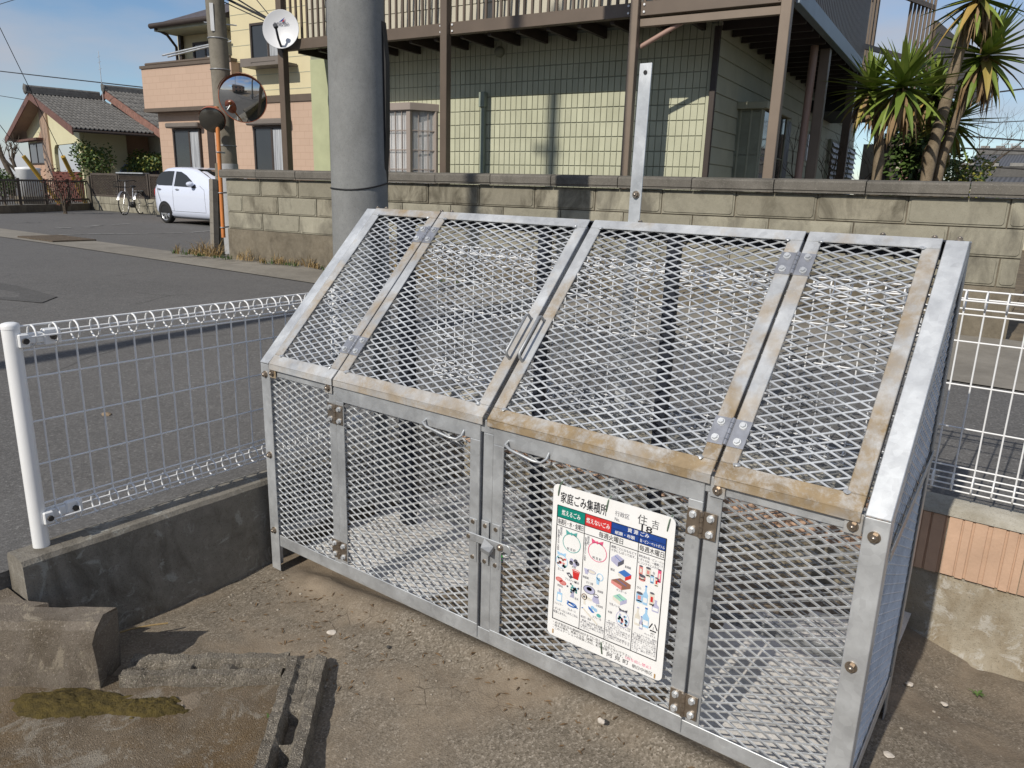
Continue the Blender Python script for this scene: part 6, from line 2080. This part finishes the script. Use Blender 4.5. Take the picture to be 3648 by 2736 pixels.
MB().box(-.05, .02, -.63, .63, .25, .5).build('bumper', M['galv_light'], van)
for x in (.5, 2.3):
    for y in (-.62, .5):
        MB().cyl((x, y, .27), (x, y + .14, .27), .27, n=18).build('wheel', M['tyre'], van)
# yellow guy-wire guards
for lab, a, b in (('left yellow plastic guard slanting over a guy wire behind the railing', (230, 15), (590, 490)), ('right yellow plastic guard slanting over a guy wire before the bungalow porch', (620, 20), (850, 490))):
    e = at(*zF(*b), 2, ZR + .1); tp_ = at(*zF(*a), 1, e.y - .9)
    g = thing('guy_wire_guard', lab, 'guard', e, 0, 'yellow guy-wire guards')
    MB().cyl(e, tp_, .065, n=10).build('guard_tube', M['yellow_guard'], g, world=True)
    dd = (tp_ - e).normalized()
    MB().cyl(tp_, tp_ + dd * 9, .010, n=5).build('guy_wire', wire_dark, g, world=True)
# rain tank and bins
q = at(*zF(285, 235), 1, A2.y + 4)
bn = thing('water_tank', 'white plastic tank standing in the bungalow garden', 'tank', (q.x, q.y, ZR))
MB().lathe([(.001, 0), (.36, 0), (.38, .9), (.40, .92), (.38, .98), (.001, 1.02)], (0, 0, .25), n=20).build('tank_body', M['white_coat'], bn)
MB().box(-.4, .4, -.4, .4, 0, .249).build('tank_base', M['block_base'], bn)

# ------------------------------------------------------------------ foliage
t = NT('leaf_green')
c = t.mix(t.noise(t.pos(), 3, 3), (.030, .062, .014), (.085, .135, .030))
t.set(c, .55, 0, .4)
plain('leaf_yellow', (.20, .20, .030), .6, 0, .4, 6)
plain('bark', (.10, .078, .058), .9, 0, .35, 12, .6, 60)
def shrub(name, label, c, rx, ry, rz, n, size, mats, seed, cat='shrub'):
    rnd = random.Random(seed)
    root = thing(name, label, cat, (c[0], c[1], ZR))
    lobes = [(rnd.uniform(-.5, .5) * rx, rnd.uniform(-.5, .5) * ry, rnd.uniform(-.4, .5) * rz, rnd.uniform(.4, .65)) for _ in range(9)]
    for mi, (mat, share) in enumerate(mats):
        m = MB()
        for k in range(int(n * share)):
            lx, ly, lz, lr = rnd.choice(lobes)
            v = V(rnd.gauss(0, 1), rnd.gauss(0, 1), rnd.gauss(0, 1)).normalized() * rnd.uniform(.55, 1.05)
            p = V(c) + V(lx + v.x * rx * lr, ly + v.y * ry * lr, lz + v.z * rz * lr)
            a = V(rnd.gauss(0, 1), rnd.gauss(0, 1), rnd.gauss(0, .7)).normalized(); b = a.orthogonal().normalized()
            L, w = size * rnd.uniform(.6, 1.3), size * .32
            m.add([p - a * L * .5, p + b * w, p + a * L * .5, p - b * w], [(0, 1, 2, 3)])
        tag(m.build('foliage', M[mat], root, world=True), kind='stuff')
    m = MB()
    for k in range(5):
        e = V(c) + V(rnd.uniform(-.5, .5) * rx, rnd.uniform(-.5, .5) * ry, rnd.uniform(0, .5) * rz)
        b0_ = V(c[0] + rnd.uniform(-.1, .1), c[1], ZR)
        m.tube([b0_, b0_.lerp(e, .5) + V(rnd.uniform(-.1, .1), 0, .05), e], [.03, .02, .008], 6)
    m.build('stems', M['bark'], root, world=True)
    return root
c = ghit(612, 1075, 0, xr + .8); c = GF.m @ c
shrub('garden_shrub', 'loose dark green shrub in front of the bungalow side wall', (c.x, c.y, c.z), 1.15, .7, .95, 1300, .12, [('leaf_green', .9), ('leaf_yellow', .1)], 3)
c = GF.m @ ghit(985, 1085, 0, xr + 1.2)
shrub('garden_shrub', 'rounded yellow-green shrub beside the tan corner of the beige house', (c.x, c.y, c.z), 1.25, .8, .62, 2000, .11, [('leaf_green', .72), ('leaf_yellow', .28)], 4)
plain('leaf_red', (.11, .035, .025), .7, 0, .4, 6)
c = at(*zF(610, 330), 1, A2.y + 1.6)
shrub('garden_shrub', 'low reddish twiggy shrub behind the steel railing', (c.x, c.y, c.z), .7, .4, .55, 500, .06, [('leaf_red', .8), ('bark', .2)], 5)
# bare pruned tree on the left
def bare_tree(name, label, base, h, seed, r0=.12, depth=4, lean=(0, 0)):
    rnd = random.Random(seed)
    root = thing(name, label, 'tree', base)
    tr = MB(); br = MB()
    def grow(p, dv, L, r, dep):
        pts = [p]; q = p.copy(); dd = dv.copy()
        for k in range(3):
            dd = (dd + V(rnd.uniform(-.35, .35), rnd.uniform(-.35, .35), rnd.uniform(-.1, .25))).normalized()
            q = q + dd * (L / 3); pts.append(q)
        (tr if dep == depth else br).tube(pts, [r, r * .85, r * .7, r * .55], 7)
        if dep:
            for k in range(rnd.choice((2, 3, 3))):
                nd = (dd + V(rnd.uniform(-1, 1), rnd.uniform(-1, 1), rnd.uniform(-.2, .9)) * .9).normalized()
                grow(pts[rnd.choice((2, 3))], nd, L * rnd.uniform(.55, .8), r * .55, dep - 1)
    grow(V(base), V(lean[0], lean[1], 1).normalized(), h * .42, r0, depth)
    tr.build('trunk', M['bark'], root, world=True)
    br.build('branches', M['bark'], root, world=True)
    return root
c = at(*zF(100, 455), 2, ZR)
bare_tree('bare_tree', 'knobbly bare pruned tree behind the steel railing', V(c.x - .6, c.y + .6, ZR), 2.6, 8, .12, 4)
c = at(*zF(-110, 300), 2, ZR)
bare_tree('bare_tree', 'tall bare twiggy tree at the left edge beyond the bungalow', V(-34, 12, ZR), 6.5, 12, .14, 5)
c = at(*zF(60, 200), 1, A2.y + 2.6)
shrub('garden_shrub', 'green clipped shrub at the left edge behind the railing', (c.x - .4, c.y, ZR + .75), .75, .5, .6, 900, .09, [('leaf_green', 1.0)], 9)
# ------------------------------------------------------------------ yuccas in the garden on the right
def zy(x, y): return (2980 + x * .302, y * .302)
t = NT('yucca_leaf')
c = t.mix(t.rnd(), (.115, .170, .030), (.24, .30, .060))
c = t.mix(t.ramp(t.noise(t.pos(), 9, 3), [(.3, 0.0), (.7, .5)]), c, (.10, .16, .03))
t.set(c, .42, 0, .45)
t = NT('yucca_dead')
t.set(t.mix(t.noise(t.pos(), 8, 4), (.14, .085, .04), (.36, .25, .13)), .85)
t = NT('yucca_tip')
t.set(t.mix(t.rnd(), (.16, .19, .04), (.40, .27, .08)), .6)
mk_concrete('yucca_trunk', (.17, .13, .085), (.29, .235, .165), (.09, .065, .04), .6, 9, bstr=.8)
def leaf_mesh(mat, droop, seed):
    """a stiff blade folded along its midrib, unit length along +X"""
    m = MB()
    n = 5
    L, Rr = [], []
    for i in range(n + 1):
        t_ = i / n
        w = .066 * (1 - t_) ** .75 * (.55 + .9 * min(1, t_ * 4)) if t_ < 1 else 0
        z = -droop * t_ ** 2
        m.v += [(t_ * (1 - .15 * droop * t_), -w, z + w * .35), (t_ * (1 - .15 * droop * t_), 0, z), (t_ * (1 - .15 * droop * t_), w, z + w * .35)]
    for i in range(n):
        a = i * 3
        m.f += [(a, a + 3, a + 4, a + 1), (a + 1, a + 4, a + 5, a + 2)]; m.sm += [False, False]
    return m.mesh('leaf', M[mat])
LM = [leaf_mesh('yucca_leaf', d, 0) for d in (.01, .05, .18)]
LT = leaf_mesh('yucca_tip', .25, 0)
def crown(root, c, L, n, seed, aim=(0, 0, 1), skirt=120):
    rnd = random.Random(seed)
    ax = V(aim).normalized()
    q0 = ax.to_track_quat('Z', 'Y')
    n = int(n * 1.2); skirt = int(skirt * .75)
    for k in range(n):
        f = (k + .5) / n
        el = R(86 - 132 * f ** .95) + rnd.uniform(-.12, .12)
        az = k * 2.39996 + rnd.uniform(-.2, .2)
        dv = q0 @ V(math.cos(el) * math.cos(az), math.cos(el) * math.sin(az), math.sin(el))
        me = LM[0] if f < .45 else LM[1] if f < .75 else (LM[2] if rnd.random() < .78 else LT)
        s = L * rnd.uniform(.8, 1.08) * (.72 + .38 * min(1, f * 2.2))
        side = dv.cross(V(0, 0, 1)).normalized() if abs(dv.z) < .98 else V(1, 0, 0)
        upv = side.cross(dv)
        o = link('leaf', me, root, world=True)
        Mx = Matrix((dv, -side, upv)).transposed().to_4x4()
        o.matrix_basis = Matrix.Translation(V(c) - ax * (.16 * L * f)) @ Mx @ Matrix.Scale(s, 4)
    if skirt:
        m = MB()
        for k in range(skirt):
            az = rnd.uniform(0, 6.283); r0 = .045 * L / .4
            b = V(c) - ax * (L * rnd.uniform(.12, .55)) + V(math.cos(az), math.sin(az), 0) * r0
            Ld = L * rnd.uniform(.35, .75)
            tip = b + V(math.cos(az) * rnd.uniform(.1, .5), math.sin(az) * rnd.uniform(.1, .5), -1).normalized() * Ld
            mid = b.lerp(tip, .45) + V(math.cos(az), math.sin(az), .1) * Ld * .12
            w = V(-math.sin(az), math.cos(az), 0) * L * rnd.uniform(.015, .04)
            m.add([b - w * .7, b + w * .7, mid + w, mid - w, tip], [(0, 1, 2, 3), (3, 2, 4)])
        tag(m.build('dead_leaves', M['yucca_dead'], root, world=True), kind='stuff')
def trunk(root, pts, r0, r1):
    n = len(pts)
    fine = []
    for a, b in zip(pts, pts[1:]):
        fine += [a.lerp(b, k / 6) for k in range(6)]
    fine.append(pts[-1])
    rr = [(r0 + (r1 - r0) * i / (len(fine) - 1)) * (1 + .07 * math.sin(i * 2.3)) for i in range(len(fine))]
    MB().tube(fine, rr, 10).build('trunk', M['yucca_trunk'], root, world=True)
YY = 7.3
def yp(x, y, d=0): return at(*zy(x, y), 1, YY + d)
k1 = yp(490, 2150); k1.z = ZR
y1 = thing('yucca', 'low yucca with two bright green heads and one trunk right of the house', 'tree', k1)
trunk(y1, [k1, yp(500, 1900), yp(500, 1500), yp(420, 1100)], .055, .045); trunk(y1, [yp(505, 1560), yp(640, 1330), yp(785, 1010)], .04, .04)
crown(y1, yp(415, 1000), .50, 46, 1, skirt=60); crown(y1, yp(790, 955, -.25), .56, 60, 2, skirt=80)
k2 = yp(1010, 2160, .2); k2.z = ZR
y2 = thing('yucca', 'tall leaning yucca whose head leaves the top of the picture', 'tree', k2)
trunk(y2, [k2, yp(1110, 1850, .2), yp(1290, 1200, .2), yp(1530, 330, .2), yp(1680, -40, .2)], .068, .040)
crown(y2, yp(1690, -80, .2), .50, 54, 3, skirt=110)
k3 = yp(1170, 2160, .45); k3.z = ZR
y3 = thing('yucca', 'rightmost yucca with a full head and hanging dead leaves', 'tree', k3)
trunk(y3, [k3, yp(1230, 1900, .45), yp(1400, 1420, .45), yp(1560, 1080, .45), yp(1770, 640, .45)], .052, .042)
crown(y3, yp(1780, 590, .45), .58, 62, 4, (.15, 0, 1), 110)
k4 = yp(1260, 2120, 1.0); k4.z = ZR
y4 = thing('yucca', 'shaded dark yucca behind the two leaning trunks', 'tree', k4)
trunk(y4, [k4, yp(1180, 1600, 1.0), yp(1150, 1150, 1.0)], .06, .05); trunk(y4, [yp(1190, 1750, 1.0), yp(1330, 1450, 1.0)], .05, .04)
crown(y4, yp(1150, 1060, 1.0), .52, 52, 5, skirt=80); crown(y4, yp(1380, 1400, 1.0), .52, 52, 6, (.5, 0, .9), 50)
# dark evergreen and a bare shrub behind them
c = at(3310, 470, 1, 9.2)
shrub('evergreen_bush', 'dense dark evergreen bush behind the yuccas', (c.x, c.y, c.z - .2), .55, .5, .95, 2200, .10, [('leaf_green', 1.0)], 21)
c = at(3400, 620, 1, 8.6)
shrub('garden_shrub', 'small olive shrub behind the yucca trunks', (c.x + .1, c.y, c.z - .1), .35, .3, .35, 700, .05, [('leaf_yellow', .5), ('leaf_green', .5)], 22)
b = at(3108, 640, 1, 8.4)
bare_tree('bare_shrub', 'pale bare branching shrub beside the yucca trunk', V(b.x, b.y, ZR), 1.9, 31, .03, 5)
b = at(3420, 640, 1, 16)
bare_tree('bare_shrub', 'thin reddish bare shrub far right behind the roof', V(b.x, b.y, ZR), 3.0, 33, .03, 5)
# garden-side pillars of a house behind
ph = thing('pink_house', 'house with pink brick pier and dark posts seen between the yucca trunks', 'house', at(3220, 650, 1, 13.0))
plain('pink_brick', (.36, .205, .185), .8, 0, .15, 8)
a, b_ = at(3205, 600, 1, 13.0), at(3248, 600, 1, 13.0)
MB().box(a.x, b_.x, 13, 13.6, ZR, 2.6).build('brick_pier', M['pink_brick'], ph, world=True)
a, b_ = at(3050, 600, 1, 13.3), at(3300, 600, 1, 13.3)
MB().box(a.x, b_.x, 13.62, 14.5, ZR, 2.4).build('wall', M['board_cream'], ph, world=True)
MB().box(a.x + .2, b_.x - .2, 13.58, 13.615, .9, 1.9).build('window', M['glass_pane'], ph, world=True)
for px in (3150, 3175, 3255, 3270):
    a = at(px, 600, 1, 12.6)
    MB().box(a.x - .06, a.x + .06, 12.54, 12.66, ZR, 2.5).build('post', M['brown_dark'], ph, world=True)
# ------------------------------------------------------------------ far right houses
def far_house(name, label, F, wx0, wx1, y0, y1, zw, zr, ov, wall_m, roof_m, wins, orient='x'):
    root = thing(name, label, 'house', F)
    m = MB().box(wx0, wx1, y0, y1, 0, zw); m.build('wall', M[wall_m], root)
    ym = (y0 + y1) / 2
    MB().add([(wx0 - ov, y0 - ov, zw - .15), (wx1 + ov, y0 - ov, zw - .15), (wx1 + ov, ym, zr), (wx0 - ov, ym, zr), (wx1 + ov, y1 + ov, zw - .15), (wx0 - ov, y1 + ov, zw - .15),
              (wx0 - ov, y0 - ov, zw - .3), (wx1 + ov, y0 - ov, zw - .3), (wx1 + ov, ym, zr - .15), (wx0 - ov, ym, zr - .15), (wx1 + ov, y1 + ov, zw - .3), (wx0 - ov, y1 + ov, zw - .3)],
             [(0, 1, 2, 3), (3, 2, 4, 5), (6, 9, 8, 7), (9, 11, 10, 8), (0, 6, 7, 1), (0, 3, 9, 6), (3, 5, 11, 9), (1, 7, 8, 2), (2, 8, 10, 4), (4, 10, 11, 5)]).build('roof', M[roof_m], root)
    m = MB().box(wx0 - ov, wx1 + ov, ym - .15, ym + .15, zr - .02, zr + .22); ro = m.build('ridge', M['roof_tile'], root)
    n = int((wx1 - wx0 + 2 * ov) / .5)
    cm = MB().box(-.14, .14, -.17, .17, 0, .08).mesh('ridge_tile', M['grey_concrete'])
    for k in range(n):
        link('ridge_tile', cm, root, loc=(wx0 - ov + .25 + k * .5, ym, zr + .2205))
    MB().add([(wx0, y0, zw), (wx0, y1, zw), (wx0, ym, zr - .12)], [(0, 2, 1)]).build('gable', M[wall_m], root)
    for x0, x1, z0, z1_ in wins:
        w = MB().box(x0, x1, y0 - .03, y0 - .004, z0, z1_).build('window', M['glass_pane'], root)
        MB().box(x0 - .06, x1 + .06, y0 - .07, y0 - .032, z1_, z1_ + .06).build('frame', M['brown_dark'], w)
        MB().box((x0 + x1) / 2 - .03, (x0 + x1) / 2 + .03, y0 - .05, y0 - .031, z0, z1_).build('frame', M['brown_dark'], w)
    return root
plain('far_white', (.66, .64, .56), .8, 0, .08, 2)
t = NT('far_roof'); wv = t.n('ShaderNodeTexWave'); wv.inputs['Scale'].default_value = 3.2; wv.inputs['Distortion'].default_value = .3
t.l(t.pos(), wv.inputs['Vector']); t.set(t.ramp(wv.outputs['Fac'], [(0, (.055, .06, .07)), (1, (.105, .11, .125))]), .7)
o_ = at(3470, 560, 1, 30)
e0 = at(3500, 620, 1, 30)
far_house('white_house', 'distant white two-storey house with dark tiled roof at the right edge', (e0.x, 30, ZR), 0, 9, 0, 6.5, at(3520, 602, 1, 30).z - ZR, at(3560, 548, 1, 33).z - ZR, .6, 'far_white', 'far_roof', [(1.1, 1.9, at(3570, 622, 1, 30).z - ZR - .1, at(3560, 607, 1, 30).z - ZR - .1), (3.2, 6, at(3570, 622, 1, 30).z - ZR - .1, at(3560, 609, 1, 30).z - ZR - .1)])
e1 = at(3385, 650, 1, 18)
far_house('low_house', 'low house with dark tiled roof behind the right end of the block wall', (e1.x, 18, ZR), .3, 12, 0, 5, at(3450, 668, 1, 17.5).z - ZR, at(3450, 626, 1, 20.5).z - ZR, .5, 'board_cream', 'far_roof', [])
tv = at(3595, 560, 1, 33)
ta = thing('television_aerial', 'small aerial on the ridge of the distant white house', 'aerial', (tv.x, 33.2, tv.z - .6))
MB().cyl((0, 0, 0), (0, 0, 1.1), .03, n=5).build('mast', M['galv_light'], ta)
for k in range(3): MB().box(-.35, .35, -.015, .015, .75 + k * .16, .78 + k * .16).build('aerial_rod', M['galv_light'], ta)
# white tiled pier at the right edge
_g = at(3640, 852, 2, ZR); wp = at(3640, 745, 1, _g.y)
pw = thing('white_pier', 'white tiled gate pier at the right edge beyond the block wall', 'pier', (wp.x, _g.y, ZR))
bm2 = MB().box(-.12, .5, -.12, .12, .004, .128).mesh('tile_course', M['white_coat'])
for k in range(int((wp.z - ZR) / .13)):
    link('tile_course', bm2, pw, loc=(0, 0, k * .13))
MB().box(-.115, .495, -.115, .115, 0, wp.z - ZR - .02).build('pier_core', M['block_base'], pw)

# ------------------------------------------------------------------ overhead wires
def wire(label, a, b, r=.012, sag=.15, ext=(1.0, 1.0), name='overhead_wire'):
    a, b = V(a), V(b)
    dv = b - a
    a2, b2 = a - dv * ext[0], b + dv * ext[1]
    n = 16
    pts = [a2.lerp(b2, i / n) - V(0, 0, sag * 4 * (i / n) * (1 - i / n)) for i in range(n + 1)]
    o = MB().tube(pts, r, 5).build(name, wire_dark)
    return tag(o, label, 'wire', 'overhead wires')
wire('long overhead wire crossing the sky above the bungalow roof', at(0, 250, 1, 17), at(507, 308, 1, 17.6), .026, .05, (1.5, .6))
wire('overhead wire at the left edge below the long one', at(0, 341, 1, 24), at(74, 353, 1, 24), .022, 0, (6, .2))
wire('short overhead wire in the top left corner', at(0, 15, 1, 12), at(48, 0, 1, 12), .012, 0, (6, 6))
for k, (a, b) in enumerate((((815, 0), (962, 72)), ((850, 0), (962, 70)), ((800, 8), (948, 78)), ((915, 0), (966, 62)))):
    e = HF_.m @ HF_.hit(b[0], b[1], 1, -.5)
    s_ = at(a[0], a[1], 0, -6.9)
    dv = (s_ - e)
    wire(['thickest service cable from the pole to the house by the dish', 'second service cable beside the thickest one', 'lowest thin service wire sloping down to the dish', 'steep thin service wire above the dish'][k], e, s_, (.016, .010, .007, .006)[k], 0, (0, 1.2), 'service_wire')
for k, (a, b) in enumerate((((3569, 326), (3648, 314)), ((3418, 483), (3648, 498)), ((3418, 527), (3648, 536)), ((3370, 584), (3648, 600)), ((3450, 441), (3648, 430)))):
    wire(['top', 'second', 'third', 'lowest', 'faintest'][k] + ' of the wires crossing the sky at the right edge', at(a[0], a[1], 1, 15 if k < 4 else 40), at(b[0], b[1], 1, 15 if k < 4 else 40), .014 if k < 4 else .02, .02, (.1, 6))
# cable over the left road, outside the picture
# ------------------------------------------------------------------ houses on the near side of the road, seen in the mirrors
def near_house(label, x, y, w, d_, h, rot, wall_m):
    root = thing('neighbour_house', label, 'house', (x, y, ZR), rot)
    MB().box(-w / 2, w / 2, -d_ / 2, d_ / 2, 0, h).build('wall', M[wall_m], root)
    MB().add([(-w / 2 - .5, -d_ / 2 - .5, h), (w / 2 + .5, -d_ / 2 - .5, h), (w / 2 + .5, d_ / 2 + .5, h), (-w / 2 - .5, d_ / 2 + .5, h), (-w / 2, 0, h + 1.8), (w / 2, 0, h + 1.8)], [(0, 1, 5, 4), (2, 3, 4, 5), (0, 4, 3), (1, 2, 5), (3, 2, 1, 0)]).build('roof', M['slate_roof'], root)
    for k in range(3):
        for z in (1.0, 3.4):
            if z + 1 < h:
                x0 = -w / 2 + w * (k + .3) / 3
                MB().box(x0, x0 + w * .14, d_ / 2 + .002, d_ / 2 + .03, z, z + 1.1).build('window', M['glass_pane'], root)
    MB().box(-w / 2 - 1.5, w / 2 + 1.5, d_ / 2 + 1.6, d_ / 2 + 1.72, 0, 1.2).build('garden_wall', M['block_base'], root)
near_house('two-storey house on the near side of the road, reflected in the mirror', -17, -13, 9, 7, 5.2, .05, 'board_cream')
near_house('long house behind the viewer on the near side of the road', 5, -17, 11, 7, 5.0, .0, 'bung_tan')
